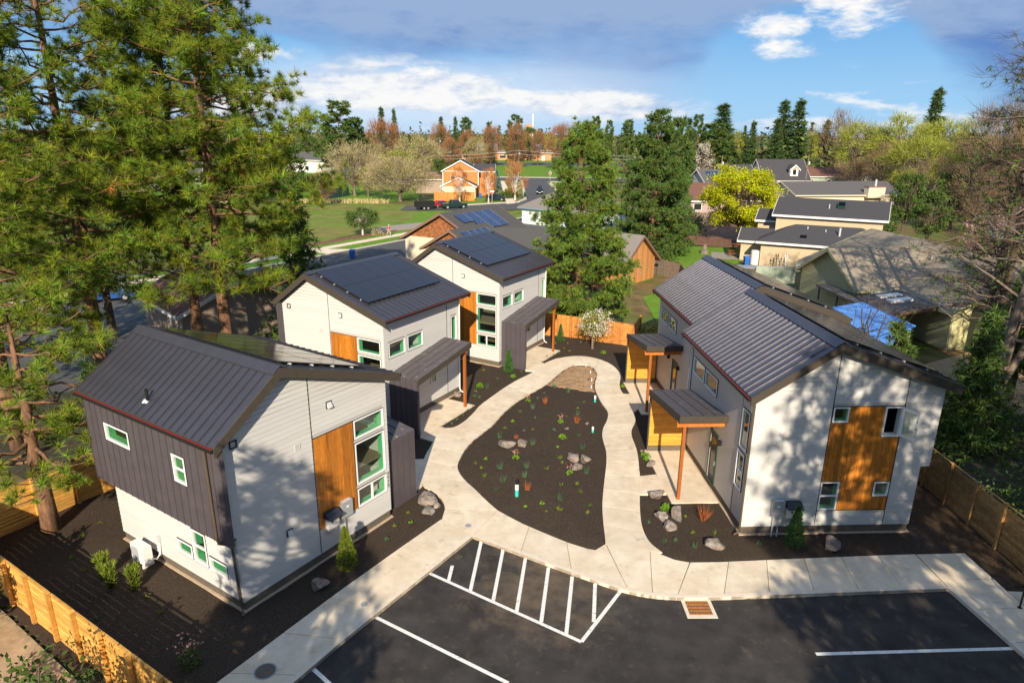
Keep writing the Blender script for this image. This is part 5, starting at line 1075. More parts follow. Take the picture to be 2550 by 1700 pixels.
TREES = [
('pine', -58.8, 235, 25.1, 5.9, 'tall dark pine left of the twin cone evergreens on the skyline'),
('fir', -56.6, 300, 25.7, 3.1, 'twin pointed dark cone evergreen above the russet bare tree'),
('fir', -52.1, 305, 25.3, 2.4, 'slim dark spire evergreen just right of the twin cone evergreen'),
('red', -48.8, 262, 19.2, 6.9, 'round russet bare tree below the twin cone evergreens'),
('olive', -32.3, 228, 14.8, 7.7, 'broad olive budding tree behind the two storey orange house'),
('lime', -35.1, 205, 10.6, 6.2, 'yellow green leafy tree beside the white roofed houses'),
('grey', -40.5, 174, 12.5, 6.7, 'grey brown budding tree with leaning trunk on the lawn'),
('lime', -36.9, 173, 7.5, 2.3, 'small yellow green tree beside the leaning trunk on the lawn'),
('grey', -27.1, 163, 9.6, 8.0, 'wide grey olive tree overhanging the black trailer'),
('red', -42.2, 150, 7.0, 2.7, 'low russet bare tree at the edge of the big pine'),
('pine', -54.7, 246, 19.6, 2.4, 'dark narrow conifer touching the right side of the skyline pine'),
('red', -35.2, 330, 19.0, 6.3, 'russet bare tree left of the school roof'),
('fir', -37.5, 360, 23.2, 3.5, 'dark cone conifer behind the leftmost russet school tree'),
('fir', -28.4, 340, 23.0, 2.5, 'blue green spruce between two dark conifers near the school'),
('pine', -24.0, 350, 22.9, 3.2, 'dark conifer right of the blue green spruce'),
('red', -22.2, 335, 16.0, 5.2, 'low russet tree over the left end of the school'),
('olive', -18.1, 330, 13.4, 5.9, 'olive twiggy tree in front of the school roof'),
('red', -11.5, 345, 18.4, 6.2, 'russet tree in the middle of the school roof'),
('fir', -13.8, 380, 21.6, 3.7, 'dark conifer peeking above the middle russet tree'),
('red', 1.6, 335, 18.8, 7.2, 'russet tree just left of the school chimney'),
('pine', 0.5, 400, 25.5, 4.6, 'tall dark conifer behind the school chimney'),
('green', 9.2, 420, 19.9, 5.5, 'grey green tree right of the school chimney'),
('pine', 18.0, 480, 18.8, 2.6, 'small dark conifer on the skyline right of the chimney'),
('lime', 21.9, 430, 16.6, 4.6, 'yellow green tree on the skyline right of the chimney'),
('red', 21.3, 320, 19.4, 6.9, 'russet bare tree at the right end of the school'),
('red', 27.8, 300, 18.4, 6.1, 'pale russet tree behind the large centre pine'),
('red', -15.6, 300, 6.9, 4.7, 'low dark russet shrub tree behind the orange house'),
('col', -12.6, 160, 8.3, 1.7, 'thin white trunk bare tree in front of the orange house'),
('col', -5.9, 161, 7.9, 1.6, 'russet bare street tree beside the dark hedge'),
('col', 0.4, 168, 9.3, 2.4, 'orange narrow street tree beside the asphalt road'),
('blue', -5.0, 205, 5.3, 1.7, 'blue green conifer beside the pale sidewalk'),
('green', -24.8, 225, 8.1, 3.0, 'bright green tree left of the orange house gable'),
('green', -32.3, 232, 8.7, 2.0, 'dark green rounded conifer among olive trees'),
('bigpine', 5.7, 57, 16.4, 4.2, 'large rounded ponderosa pine in the middle of the view'),
('bigpine', 19.0, 92, 18.5, 5.1, 'tall dark pine behind the green spruce'),
('pine', 24.4, 104, 18.0, 2.1, 'pine with bare orange trunk right of the tall dark pine'),
('spruce', 21.5, 97, 10.6, 3.9, 'dense green spruce at the edge of the small lawn'),
('yellow', 35.1, 104, 11.7, 6.0, 'bright yellow green round tree behind the beige house'),
('pine', 35.1, 300, 22.6, 2.9, 'skyline pine above the left shoulder of the centre pine'),
('pine', 42.2, 310, 21.3, 2.0, 'small skyline pine right of the centre pine top'),
('pine', 45.6, 280, 21.2, 2.7, 'dark skyline pine between the two large pines'),
('fir', 53.7, 215, 20.4, 3.1, 'pale green cone conifer right of the tall dark pine'),
('pine', 62.5, 238, 22.0, 2.6, 'slim grey green pine above the white blossom tree'),
('fir', 72.6, 245, 26.0, 6.2, 'tall drooping fir standing above the grey pine'),
('pine', 66.4, 232, 19.2, 4.7, 'grey green pine in front of the drooping fir'),
('white', 60.9, 222, 14.0, 3.2, 'white blossoming tree beside the roof with solar panels'),
('lime', 79.9, 250, 17.5, 3.9, 'yellow green tree right of the drooping fir'),
('fir', 83.5, 245, 20.6, 2.9, 'dark shaggy conifer above the yellow tree'),
('fir', 81.7, 248, 18.9, 1.8, 'small dark conifer left of the shaggy conifer'),
('fir', 97.4, 255, 27.8, 5.2, 'left of the pair of tall dark firs behind the dormer'),
('fir', 101.8, 252, 28.2, 5.4, 'right of the pair of tall dark firs behind the dormer'),
('fir', 90.1, 240, 20.9, 3.7, 'olive green cone tree in front of the pair of tall firs'),
('brown', 121.5, 262, 23.2, 10.3, 'bare brown tree right of the pair of tall dark firs'),
('fir', 118.5, 266, 21.6, 3.5, 'brownish fir spire at the left of the bare brown tree'),
('willow', 108.1, 215, 21.0, 7.9, 'left lime green willow behind the green walled house'),
('willow', 113.1, 205, 21.5, 8.5, 'middle lime green willow below the tall open fir'),
('fir', 125.1, 210, 29.6, 4.5, 'tall open fir towering over the lime green willows'),
('willow', 113.9, 185, 21.6, 7.0, 'right lime green willow below the open fir'),
('willow', 98.3, 150, 16.9, 5.7, 'lime and brown twiggy tree right of the willows'),
('brown', 94.0, 135, 21.3, 6.4, 'tall brown bare tree near the right edge'),
('brown', 88.4, 120, 21.9, 5.0, 'brown bare tree at the far right edge'),
('brown', 76.3, 112, 14.8, 4.0, 'grey brown bare tree in front of the blue gable house'),
('green', 68.2, 118, 10.6, 2.4, 'dark green drooping cedar right of the chimney house'),
('green', 61.8, 100, 8.6, 2.4, 'bushy green cedar behind the olive house'),
('brown', 101.7, 205, 9.1, 6.1, 'pinkish twiggy shrub tree beside the green walled house'),
('pink', 58.1, 82, 7.6, 2.7, 'pink blossoming shrub behind the olive roof'),
('green', 50.7, 92, 6.5, 1.7, 'low brown green hedge tree behind the beige house'),
('green', -97.3, 330, 13.9, 5.9, 'distant round green tree beside the big left pine'),
('willow', 101.7, 175, 16.9, 6.2, 'lime green willow low between the larger willows'),
('brown', 104.4, 195, 13.8, 5.8, 'brown twiggy tree under the left willow'),
('green', 77.8, 120, 10.6, 3.2, 'dark green bushy tree left of the blue gable house'),
('brown', 86.3, 140, 11.3, 4.7, 'bare brown thicket tree behind the cedar'),
('willow', 102.4, 150, 15.3, 5.0, 'yellow green tree behind the far right bare trees'),
('brown', 79.9, 110, 16.6, 4.1, 'grey bare tree low at the far right edge'),
('green', 118.7, 270, 17.3, 4.8, 'olive evergreen right of the pair of tall firs'),
('lime', 76.8, 255, 16.1, 4.6, 'bright lime tree between the shaggy conifers'),
('lime', 110.7, 262, 17.2, 4.1, 'pale lime tree behind the dormer house'),
('green', 46.6, 200, 13.2, 4.8, 'dark green tree behind the tall dark pine'),
('olive', -33.4, 262, 12.7, 7.2, 'olive tree behind the bright green tree'),
('olive', -50.7, 250, 12.2, 5.4, 'olive tree between the skyline pine and the russet tree'),
('green', -58.7, 180, 12.5, 4.3, 'dark leafy tree behind the big left pines'),
('green', -57.9, 150, 11.3, 4.0, 'rounded green tree seen through the left pine boughs'),
('red', 12.5, 360, 16.4, 5.6, 'russet tree between the chimney and the right end of the school'),
('red', -28.6, 310, 13.4, 4.5, 'low russet tree left of the school roof'),
]
cnt = {}
for ty, x, y, h, r, lab in TREES:
    i = cnt.get(ty, 0); cnt[ty] = i + 1; pr = PROTO[ty]; p_, H0, R0 = pr[i % len(pr)]
    if ty == 'bigpine': p_, H0, R0 = pr[i]
    if ty in ('fir', 'pine'): r *= 1.4
    if ty == 'red' and y > 300: r *= .8
    place(KIND[ty], lab, p_, x, y, h, r, H0, R0, (i * 2.4) % 6.28)
# the dark grove at the right edge: tall trunks, bare tangled boughs
for i, (x, y, h, r, ln, lab) in enumerate(((27.4, 35.6, 23, 6.6, .06, 'bare tree with flared sunlit trunk right of the brown fence'), (31.2, 42.6, 22, 5.5, .02, 'left of three dark trunks beyond the blue tarp'), (32.8, 43.6, 21, 5.5, .0, 'middle of three dark trunks beyond the blue tarp'), (35.4, 44.2, 22, 6.0, -.03, 'right of three dark trunks beyond the blue tarp'))):
    q = np.random.default_rng(90 + i); tr = MB(); pts = [(ln * h * t + q.normal(0, .08) * t, q.normal(0, .1) * t, h * t - .2) for t in np.linspace(0, 1, 8)]
    tr.tube(pts, [.34 * (1 - t * .9) * (1.35 if t == 0 else 1) for t in np.linspace(0, 1, 8)], 10)
    C, D = [], []
    for j in range(85):
        t = q.uniform(.22, .98); o_ = np.array(pts[0]) * (1 - t) + np.array(pts[-1]) * t; a = q.uniform(0, 6.283); L = r * (1.15 - t * .7) * q.uniform(.5, 1.1); tip = o_ + np.array((math.cos(a) * L, math.sin(a) * L, L * q.uniform(-.15, .45)))
        P = branch_tube(tr, o_, tip, .075 * (1.1 - t * .6), .012, L * .06, 5, 5, L * .05, q)
        for s in range(34):
            p = np.array(P[q.integers(2, 6)]) + q.normal(0, .12, 3); d = (tip - o_) / L + q.normal(0, .7, 3); C.append(p); D.append(d)
    V, T = twigs(q, np.array(C), np.array(D), 1.35, .022)
    C2 = np.array(C)[q.choice(len(C), 300)] + q.normal(0, .35, (300, 3)); V2, T2 = needles(q, C2, np.tile(np.array((0, 0, -.4)), (300, 1)), np.full(300, .42), 8, .06)
    tm = tr.mesh('trunk'); tm.materials.append(M['bark_dark' if i else 'bark_grey']); tree_obj('bare_tree', lab, tm, tri_mesh('crown', V, 'twig_dark', None, T, False), (x, y, -.2), 0, (1, 1, 1), None, [('foliage', tri_mesh('foliage', V2, 'needle_dark', None, T2, False))])
tr = MB(); tr.tube([(0, 0, -.3), (1.0, .3, 2.6), (2.6, .8, 5.6), (4.6, 1.0, 10)], [.24, .2, .17, .08], 9); q = np.random.default_rng(99)
C = np.array([(2.6 + 2 * t, .8 + .2 * t, 5.6 + 4.4 * t) for t in q.uniform(0, 1, 240)]) + q.normal(0, .5, (240, 3)); V, T = twigs(q, C, unit(q, 240) + np.array((.3, 0, .4)), 1.4, .025)
tm = tr.mesh('trunk'); tm.materials.append(M['bark_grey']); tree_obj('leaning_tree', 'blue grey leaning trunk beside the flared sunlit trunk', tm, tri_mesh('crown', V, 'twig_dark', None, T, False), (26.6, 35.0, -.2))
tm, me, ex = make_cone(101, 5.6, 2.9, .05, 'needle_dark', 'bark_dark', 20, 10, .5, 14, .07, .45); tree_obj('cedar_tree', 'dark drooping cedar behind the front right house', tm, me, (22.6, 37.5, -.2))
tm, me, ex = make_cone(102, 9.5, 2.6, .2, 'needle_mid', 'bark_dark', 26, 8, .55, 12, .08, .5); tree_obj('cedar_tree', 'green hanging cedar at the right edge of the view', tm, me, (31.5, 39.5, -.2))
q = np.random.default_rng(103); tm, me, ex = make_round(104, 6.5, 1.9, .3, None, 'twig_dark', 'bark_dark', 26, 0, 0, 420, .9, .016); tree_obj('bare_tree', 'thin bare sapling in front of the blue tarp', tm, me, (21.4, 38.6, -.2))
tm, me, ex = make_round(105, 3.2, 2.3, .05, 'leaf_green', None, 'bark_dark', 60, 60, .09); t = thing('shrub', 'dark green leafy bush at the bottom left corner beyond the fence', 'shrub', (-12.5, 12.3, -.2)); link('stem', tm, t); link('foliage', me, t)
tm, me, ex = make_round(106, 3.0, 0.9, .1, 'leaf_green', None, 'bark_dark', 40, 50, .09); t = thing('shrub', 'dark leafy bush at the left edge beyond the yellow fence', 'shrub', (-17.5, 18.0, -.2)); link('stem', tm, t); link('foliage', me, t)
# undergrowth in the grove, one tangled mass
q = np.random.default_rng(150); n = 420; cx_ = np.c_[q.uniform(19.9, 36, n), q.uniform(20, 42, n)]; cx_ = cx_[~((cx_[:, 1] > 37) & (cx_[:, 0] > 25))]; n = len(cx_)
C = np.repeat(np.c_[cx_, np.full(n, .15)], 45, 0) + np.abs(q.normal(0, 1, (n * 45, 3))) * np.array((.0, .0, .38)) + q.normal(0, .32, (n * 45, 3)) * np.array((1, 1, .15)); V, T = leaves(q, C, .09); o = tri_mesh('undergrowth', V, 'leaf_green', None, T); o['kind'] = 'stuff'; o['label'] = 'low tangled undergrowth beyond the brown fence'; o['category'] = 'undergrowth'
for i, (x, y, h, r, lab) in enumerate(((24.2, 32.5, 7.5, 2.2, 'dark hanging cedar just beyond the brown fence'), (30.0, 32.0, 11, 2.8, 'tall dark cedar at the right edge beside the flared trunk'), (37.5, 46.5, 12, 3.2, 'dark cedar behind the row of three trunks'))):
    tm, me, ex = make_cone(160 + i, h, r, .12, 'needle_dark', 'bark_dark', 26, 9, .55, 12, .075, .5); tree_obj('cedar_tree', lab, tm, me, (x, y, -.2))
# far town trees: one mass on the horizon, nobody could count them
q = np.random.default_rng(200); n = 3600; yy = 250 + 2300 * q.uniform(0, 1, n) ** 2.0; xx = q.uniform(-.95, 1.05, n) * yy * .85; ok_ = (yy > 470) | (xx / yy > .16) | (xx / yy < -.36); yy, xx = yy[ok_], xx[ok_]; n = len(xx)
hh = q.uniform(5, 15, n) * (1 + .3 * (q.random(n) < .12)); kk_ = 30
C = np.repeat(np.c_[xx, yy, hh * .5], kk_, 0) + q.normal(0, 1, (n * kk_, 3)) * np.c_[np.repeat(hh * .28, kk_), np.repeat(hh * .28, kk_), np.repeat(hh * .24, kk_)]
cone = (q.random(n) < .3) & (yy > 380); hh2 = np.where(cone, hh * 1.6, hh); tq = q.uniform(0, 1, (n, kk_)) ** 1.4 * .95; aq = q.uniform(0, 6.283, (n, kk_)); rq = (hh2 * .17)[:, None] * (1 - tq) * q.uniform(.3, 1, (n, kk_))
Cc = np.stack([xx[:, None] + np.cos(aq) * rq, yy[:, None] + np.sin(aq) * rq, hh2[:, None] * (.05 + .95 * tq)], 2).reshape(-1, 3); ck = np.repeat(cone, kk_); C[ck] = Cc[ck]
g_ = np.repeat(q.uniform(.6, 1.6, n) * np.where(cone, .7, 1.0), kk_); V, T = leaves(q, C, np.repeat(np.clip(yy * .0034, .75, 2.4), kk_), grp=g_); hue = np.repeat(np.where(cone, 0, q.choice([0, 1, 2], n, p=[.4, .35, .25])), kk_ * 6)
T[hue == 1] *= np.array((1.7, 1.0, .9)); T[hue == 2] *= np.array((1.5, 1.5, .8)); o = tri_mesh('distant_woods', V, 'leaf_far', None, T); o['kind'] = 'stuff'; o['label'] = 'mass of far town trees along the horizon'; o['category'] = 'trees'

# ---------------------------------------------------------------- fences
def fence(label, pts, h, sp, mat, bh=.135, gap=.02, z0=-.03, side=1, cap=True, vertical=False, board='board', rails=True):
    f = thing('fence', label, 'fence', (*pts[0], 0)); ox, oy = pts[0]
    first = True
    for a, b in zip(pts[:-1], pts[1:]):
        a, b = np.array(a), np.array(b); L = np.linalg.norm(b - a); t = (b - a) / L; nn = np.array((-t[1], t[0])) * side; n = max(1, round(L / sp))
        F = Face((a[0] - ox, a[1] - oy), tuple(t), tuple(nn))
        for i in range(0 if first else 1, n + 1):
            u = i * L / n; p = F.box(MB(), u - .06, u + .06, z0 - .1, h + .06, .012, .125).build('post', mat, f)
            if cap: F.box(MB(), u - .08, u + .08, h + .06, h + .10, -.01, .145).build('post_cap', mat, p)
        first = False
        if vertical:
            k = round(L / .15); w = L / k
            for i in range(k): F.box(MB(), i * w + .004, (i + 1) * w - .004, z0, h - rs.uniform(0, .02), -.02, 0).build(board, mat, f)
            for zq in (.35, h - .3): F.box(MB(), 0, L, zq, zq + .09, .001, .04).build('rail', mat, f)
        else:
            for i in range(n):
                u0, u1 = i * L / n, (i + 1) * L / n; z = z0; k = int((h - z0) / (bh + gap)); 
                for j in range(k):
                    q = rs.uniform(-.004, .004); F.box(MB(), u0 + .004, u1 - .004, z, z + bh, -.022 + q, .0 + q).build(board, mat, f); z += bh + gap
            F.box(MB(), 0, L, h, h + .035, -.05, .010).build('top_rail', mat, f)
    return f
fence('low yellow board fence with capped posts along the tan path', [(-19.45, 20.75), (-7.85, 13.35)], 1.72, 1.52, 'fence_wood', side=-1)
fence('yellow board fence behind the small pine, beside the front left house', [(-19.6, 20.95), (-20.35, 22.9), (-17.95, 27.0), (-15.6, 30.7)], 1.85, 1.75, 'fence_wood', side=-1)
fence('brown weathered board fence at the right of the front right house', [(19.30, 13.0), (19.27, 41.2)], 1.92, 1.62, 'fence_brown', side=1)
fence('orange picket fence behind the white flowering tree', [(2.4, 52.4), (9.3, 48.9), (10.2, 51.5)], 1.75, 2.3, 'fence_orange', vertical=True, board='picket', cap=False, z0=-.15, side=-1)
fence('dark green board fence across the far meadow', [(-46, 163), (-42.5, 176)], 2.2, 2.5, 'fence_green', vertical=True, board='picket', cap=False, z0=-.2)
fence('red brown picket fence in front of the orange house', [(-19, 163.5), (-9.5, 165.8)], 1.9, 2.4, 'fence_orange', vertical=True, board='picket', cap=False, z0=-.2)
fence('brown picket fence beside the log cabin', [(16.6, 78.5), (18.9, 74.5), (18.4, 69.0)], 1.7, 2.2, 'fence_grey', vertical=True, board='picket', cap=False, z0=-.2)
fence('grey picket fence under the mauve house', [(30, 126), (41, 124)], 1.9, 2.4, 'fence_grey', vertical=True, board='picket', cap=False, z0=-.2)

# ---------------------------------------------------------------- boulders
def boulder(label, x, y, s, seed, h=.62, group=None):
    s = s * .9
    q = np.random.default_rng(seed); bm = bmesh.new(); bmesh.ops.create_icosphere(bm, subdivisions=3, radius=1.0)
    pl = [(unit(q, 1)[0], q.uniform(.42, .78)) for _ in range(15)]; ph = q.uniform(0, 6, 6)
    for v in bm.verts:
        c = np.array(v.co)
        for n_, d_ in pl:
            e = c @ n_
            if e > d_: c = c - n_ * (e - d_) * .98
        c *= 1.10 + .05 * math.sin(5 * c[0] + ph[0]) * math.sin(4 * c[1] + ph[1]) + .025 * math.sin(13 * c[2] + ph[2]) + q.normal(0, .012)
        v.co = Vector((c[0] * s * .5, c[1] * s * .42, c[2] * s * h * .5))
    me = bpy.data.meshes.new('boulder'); bm.to_mesh(me); bm.free(); me.materials.append(M['rock'])
    o = link('boulder', me, None, False, (x, y, gz(x, y) + s * h * .27)); o.rotation_euler = (q.uniform(-.15, .15), q.uniform(-.15, .15), q.uniform(0, 6.28)); tag(o, label, 'boulder', group)
RK = [('largest long boulder in the island, beside the pink flowers', 1.15, .60), ('boulder leaning at the right of the long island boulder', .80, .70), ('left of the three clustered island boulders', .85, .75), ('right of the three clustered island boulders', .85, .75), ('front of the three clustered island boulders', .85, .65),
      ('small flat grey stone near the red grass in the island', .42, .45), ('small grey stone beside the right edge of the island', .32, .6), ('upper boulder of the group beside the front left house', 1.15, .55), ('small boulder at the right of the front left group', .62, .6), ('lower boulder of the front left group', .95, .45),
      ('pale boulder at the foot of the middle left porch', .85, .6), ('boulder under the bright green mound by the front right porch', .62, .6), ('large rounded boulder at the start of the front right porch walk', 1.0, .72), ('small stone beside the front right porch screen', .28, .6)]
for i, ((x, y), (lab, s, h)) in enumerate(zip(ROCK, RK)): boulder(lab, x, y, s, 300 + i, h)
for i, ((x, y), (lab, s, h)) in enumerate(zip(ROCK2, (('left boulder of the cluster near the orange grass', .82, .75), ('tall right boulder of the cluster near the orange grass', .85, .95), ('front boulder of the cluster near the orange grass', .72, .75), ('pale boulder near the walk in front of the right house', .95, .72)))): boulder(lab, x, y, s, 330 + i, h)
boulder('blue grey boulder in the shade below the cedar panel', *ROCK3[0], 1.05, 340, .62); boulder('boulder in the shade below the front left gable', *ROCK4[0], .85, 341, .5)

# ---------------------------------------------------------------- planting
def plant(name, label, x, y, V, T, mat, group, extra=None, cat='plant'):
    o = tri_mesh(name, V, mat, None, T); o.location = (x, y, gz(x, y) - .01); tag(o, label, cat, group)
    return o
def blade_tuft(q, n, h, w, spread):
    a = q.uniform(0, 6.283, n); C = np.c_[np.cos(a), np.sin(a), np.zeros(n)] * (q.uniform(0, .09, n))[:, None]; D = np.c_[np.cos(a) * spread * q.uniform(.2, 1, n), np.sin(a) * spread * q.uniform(.2, 1, n), np.ones(n)]
    return twigs(q, C, D, h, w, (.6, 1.35))
def ball(q, n, r, h, ls):
    u = unit(q, n); u[:, 2] = np.abs(u[:, 2]); C = u * np.array((r, r, h)) * (q.uniform(.55, 1, n)[:, None]); C[:, 2] += .03; return leaves(q, C, ls)
LAND = [(0.28, 26.43, 'teal standpipe'), (5.07, 37.69, 'upper right pipe stub'), (4.44, 33.32, 'lower right pipe stub'), (-.18, 31.1, 'long island boulder'), (3.1, 29.4, 'three clustered island boulders'), (3.0, 33.4, 'pale flat stone'), (2.03, 37.04, 'tall russet grass'), (1.0, 37.6, 'topmost pink flowers'), (4.5, 40.5, 'sandy patch'), (1.6, 24.6, 'bottom edge of the island'), (-2.2, 29.3, 'left bulge of the island'), (-3.34, 38.41, 'middle left porch boulder'), (-.22, 42.73, 'slim conical evergreen'), (3.77, 49.85, 'small evergreen by the pickets'), (-3.6, 25.5, 'front left boulder group'), (-6.04, 21.24, 'left meter box evergreen'), (6.6, 24.6, 'right boulder cluster'), (7.98, 22.84, 'pale boulder by the right walk'), (11.2, 22.9, 'right meter box evergreen'), (8.13, 24.7, 'orange grass clump'), (-14.0, 20.0, 'golden upright shrubs'), (-18.6, 23.6, 'stout pine trunk'), (-9.7, 16.4, 'pink rose bush'), (6.1, 48.3, 'white flowering tree')]
ORD = ['', 'second ', 'third ', 'fourth ', 'fifth ', 'sixth ', 'seventh ', 'eighth ', 'ninth ', 'tenth ', 'eleventh ', 'twelfth ']
RANK = {}
for key, pts_ in (('r', list(RUSH)), ('s', list(SPROUT) + list(SPR2) + list(SPR3) + list(SPR4))):
    by = {}
    for p_ in pts_:
        d_, k_ = min((math.hypot(p_[0] - a_, p_[1] - b_), i_) for i_, (a_, b_, c_) in enumerate(LAND)); by.setdefault(k_, []).append((d_, p_))
    for k_, l_ in by.items():
        for n_, (d_, p_) in enumerate(sorted(l_)): RANK[(key, p_)] = (n_, LAND[k_][2])
def near_label(base, x, y, key):
    n_, nm = RANK[(key, (x, y))]; return f'{base} {ORD[min(n_, 11)]}nearest the {nm}'
q = np.random.default_rng(400)
for i, (x, y) in enumerate(RUSH):
    V, T = blade_tuft(q, 60, .36, .018, .5); plant('rush_clump', near_label('spiky blue green rush clump', x, y, 'r'), x, y, V, T, 'rush', 'rush clumps in the mulch beds')
for i, ((x, y), lab) in enumerate(zip(REDG, ('tall russet grass clump near the top of the island', 'round russet grass clump by the pale stone on the right of the island', 'russet grass clump beside the teal pipe', 'small russet tuft behind the long island boulder'))):
    V, T = blade_tuft(q, 80, .40 if i < 3 else .22, .018, .55); plant('red_grass', lab, x, y, V, T, 'grass_red', 'russet grass clumps')
x, y = ORANGE[0]; V, T = blade_tuft(q, 140, .62, .025, .7); plant('red_grass', 'large orange grass clump beside the front right house', x, y, V, T, 'grass_red', 'russet grass clumps')
for i, ((x, y), lab) in enumerate(zip(FLOWER, ('pink flowering plant near the top left of the island', 'pink flowering plant above the pale flat stone', 'pink flowering plant in front of the long island boulder', 'pink flowering plant in front of the three clustered boulders'))):
    t = thing('flowering_plant', lab, 'plant', (x, y, gz(x, y) - .01), 0, 'pink flowering plants')
    V, T = ball(q, 90, .17, .2, .045); tri_mesh('foliage', V, 'leaf_bright', t, T)
    C = q.normal(0, .10, (40, 3)) * np.array((1, 1, .5)) + np.array((-.02, .06, .34)); V, T = leaves(q, C, .038); tri_mesh('flowers', V, 'petal', t, T)
for i, (x, y) in enumerate(list(SPROUT) + list(SPR2) + list(SPR3) + list(SPR4)):
    s = q.uniform(.45, .95)
    if q.random() < .5: V, T = ball(q, 34, .11 * s, .15 * s, .045); mt = q.choice(['leaf_shrub', 'leaf_bright', 'rush'])
    else: V, T = blade_tuft(q, 30, .24 * s, .02, .6); mt = q.choice(['rush', 'grass_blade', 'leaf_shrub'])
    plant('seedling', near_label('small green seedling', x, y, 's'), x, y, V, T, str(mt), 'seedlings in the mulch beds')
for i, ((x, y), lab) in enumerate(zip(list(MOUND) + list(MND2), ('bright green mound in the middle of the island', 'bright green mound in front of the middle left house', 'low green mound in front of the far left house', 'bright green mound at the top right of the loop path', 'bright green mound behind the stone by the right porch', 'small green mound beside the back right porch', 'green mound under the far left porch post', 'bright green mound behind the boulder cluster on the right', 'small green mound by the right porch screen'))):
    s = (1.0, 1.15, .8, .9, 1.3, .6, .8, 1.2, .5)[i]; V, T = ball(q, 190, .23 * s, .25 * s, .04); plant('green_mound', lab, x, y, V, T, 'leaf_bright', 'bright green mounds', cat='shrub')
def cone_shrub(name, lab, x, y, h, r, mat, n=900):
    t = thing(name, lab, 'shrub', (x, y, gz(x, y) - .02)); MB().tube([(0, 0, 0), (0, 0, h * .9)], [.035, .01], 6).build('stem', 'bark_dark', t)
    zt_ = q.uniform(.03, 1, n); rr = r * (1 - zt_) ** .75 * np.minimum(1, zt_ * 6 + .4) * q.uniform(.5, 1.05, n); a = q.uniform(0, 6.283, n)
    C = np.c_[np.cos(a) * rr, np.sin(a) * rr, zt_ * h * .95]; D = np.c_[np.cos(a) * .5, np.sin(a) * .5, np.ones(n)]; V, T = needles(q, C, D, np.full(n, .13), 4, .03, 1.6); tri_mesh('foliage', V, mat, t, T)
cone_shrub('conical_shrub', 'slim conical evergreen before the far left porch screen', *CONE[0], 1.75, .36, 'needle_spruce'); cone_shrub('conical_shrub', 'small conical evergreen near the picket fence', *CONE[1], 1.5, .32, 'needle_spruce', 500)
cone_shrub('conical_shrub', 'conical evergreen in front of the right meter box', *CONE2[0], 1.9, .42, 'needle_spruce'); cone_shrub('conical_shrub', 'conical evergreen beside the left meter box', *CONE3[0], 1.85, .42, 'needle_pine')
for i, ((x, y), lab) in enumerate(zip(UPSHRUB, ('left of the golden upright shrubs near the heat pump', 'middle golden upright shrub near the heat pump', 'right golden upright shrub in front of the heat pump'))):
    t = thing('upright_shrub', lab, 'shrub', (x, y, gz(x, y) - .02), 0, 'golden upright shrubs'); n = 420; a = q.uniform(0, 6.28, n); zt_ = q.uniform(.03, 1, n); rr = (.08 + .20 * zt_) * q.uniform(.2, 1, n)
    C = np.c_[np.cos(a) * rr, np.sin(a) * rr, zt_ * .95]; D = np.c_[np.cos(a) * .25, np.sin(a) * .25, np.ones(n)]; V, T = needles(q, C, D, np.full(n, .20), 4, .035, 1.8); T *= np.repeat(.65 + .75 * zt_, 12)[:, None]; tri_mesh('foliage', V, 'leaf_shrub', t, T)
    MB().tube([(0, 0, 0), (0, 0, .8)], [.03, .01], 5).build('stem', 'bark_dark', t)
x, y = ROSE[0]; t = thing('rose_bush', 'pink rose bush in the shade near the yellow fence', 'shrub', (x, y, gz(x, y))); V, T = ball(q, 220, .34, .75, .06); tri_mesh('foliage', V, 'leaf_green', t, T); C = q.normal(0, .2, (60, 3)) + np.array((0, .05, .75)); V, T = leaves(q, C, .06); tri_mesh('flowers', V, 'petal', t, T)
tm, me, ex = make_round(410, 3.3, 1.25, .25, 'blossom_white', 'twig_grey', 'bark_grey', 46, 26, .06, 300, .35, .02, trunk_r=.08); V, T = leaves(q, q.normal(0, .55, (2200, 3)) * np.array((1, 1, .85)) + np.array((0, 0, 2.05)), .055)
tree_obj('flowering_tree', 'small white flowering tree in front of the orange fence', tm, me, (*DWARF[0], 0), 0, (1, 1, 1), None, [('leaves', tri_mesh('leaves', V, 'leaf_lime', None, T, False))])
# shrubs by the yards on the right
for i, (x, y, r, h, mt, lab) in enumerate(((17.6, 62.5, 1.6, 1.5, 'twig_brown', 'brown twiggy shrub above the back right roof'), (20.4, 66.5, 2.2, 2.0, 'leaf_olive', 'grey green twiggy bush at the edge of the small lawn'), (25.5, 70.5, 2.0, 1.3, 'leaf_lime', 'tall weedy grass bed by the small lawn'), (19.4, 84.5, 2.0, 2.3, 'leaf_green', 'low green shrub under the spruce'), (11.2, 50.5, 1.6, 1.7, 'leaf_olive', 'scrubby bush behind the back right house'), (-1.0, 181, 2.4, 2.0, 'leaf_shrub', 'rounded clipped shrub beside the far sidewalk'), (-2.2, 172, 2.2, 1.7, 'leaf_green', 'dark clipped shrub below the street tree'), (29.0, 112, 3.2, 4.2, 'leaf_green', 'dark bushy shrub at the mauve house fence'))):
    V, T = ball(q, 900, r, h, .12 if y < 100 else .2); o = tri_mesh('shrub', V, mt, None, T); o.location = (x, y, -.2); tag(o, lab, 'shrub')
tm, me, ex = make_round(420, 4.2, 2.5, .28, 'leaf_green', None, 'bark_white', 60, 90, .12, trunk_r=.16); t = thing('ornamental_tree', 'small round clipped tree with pale trunk on the meadow edge', 'tree', (-23.8, 106.2, -.1)); link('trunk', tm, t); link('crown', me, t)
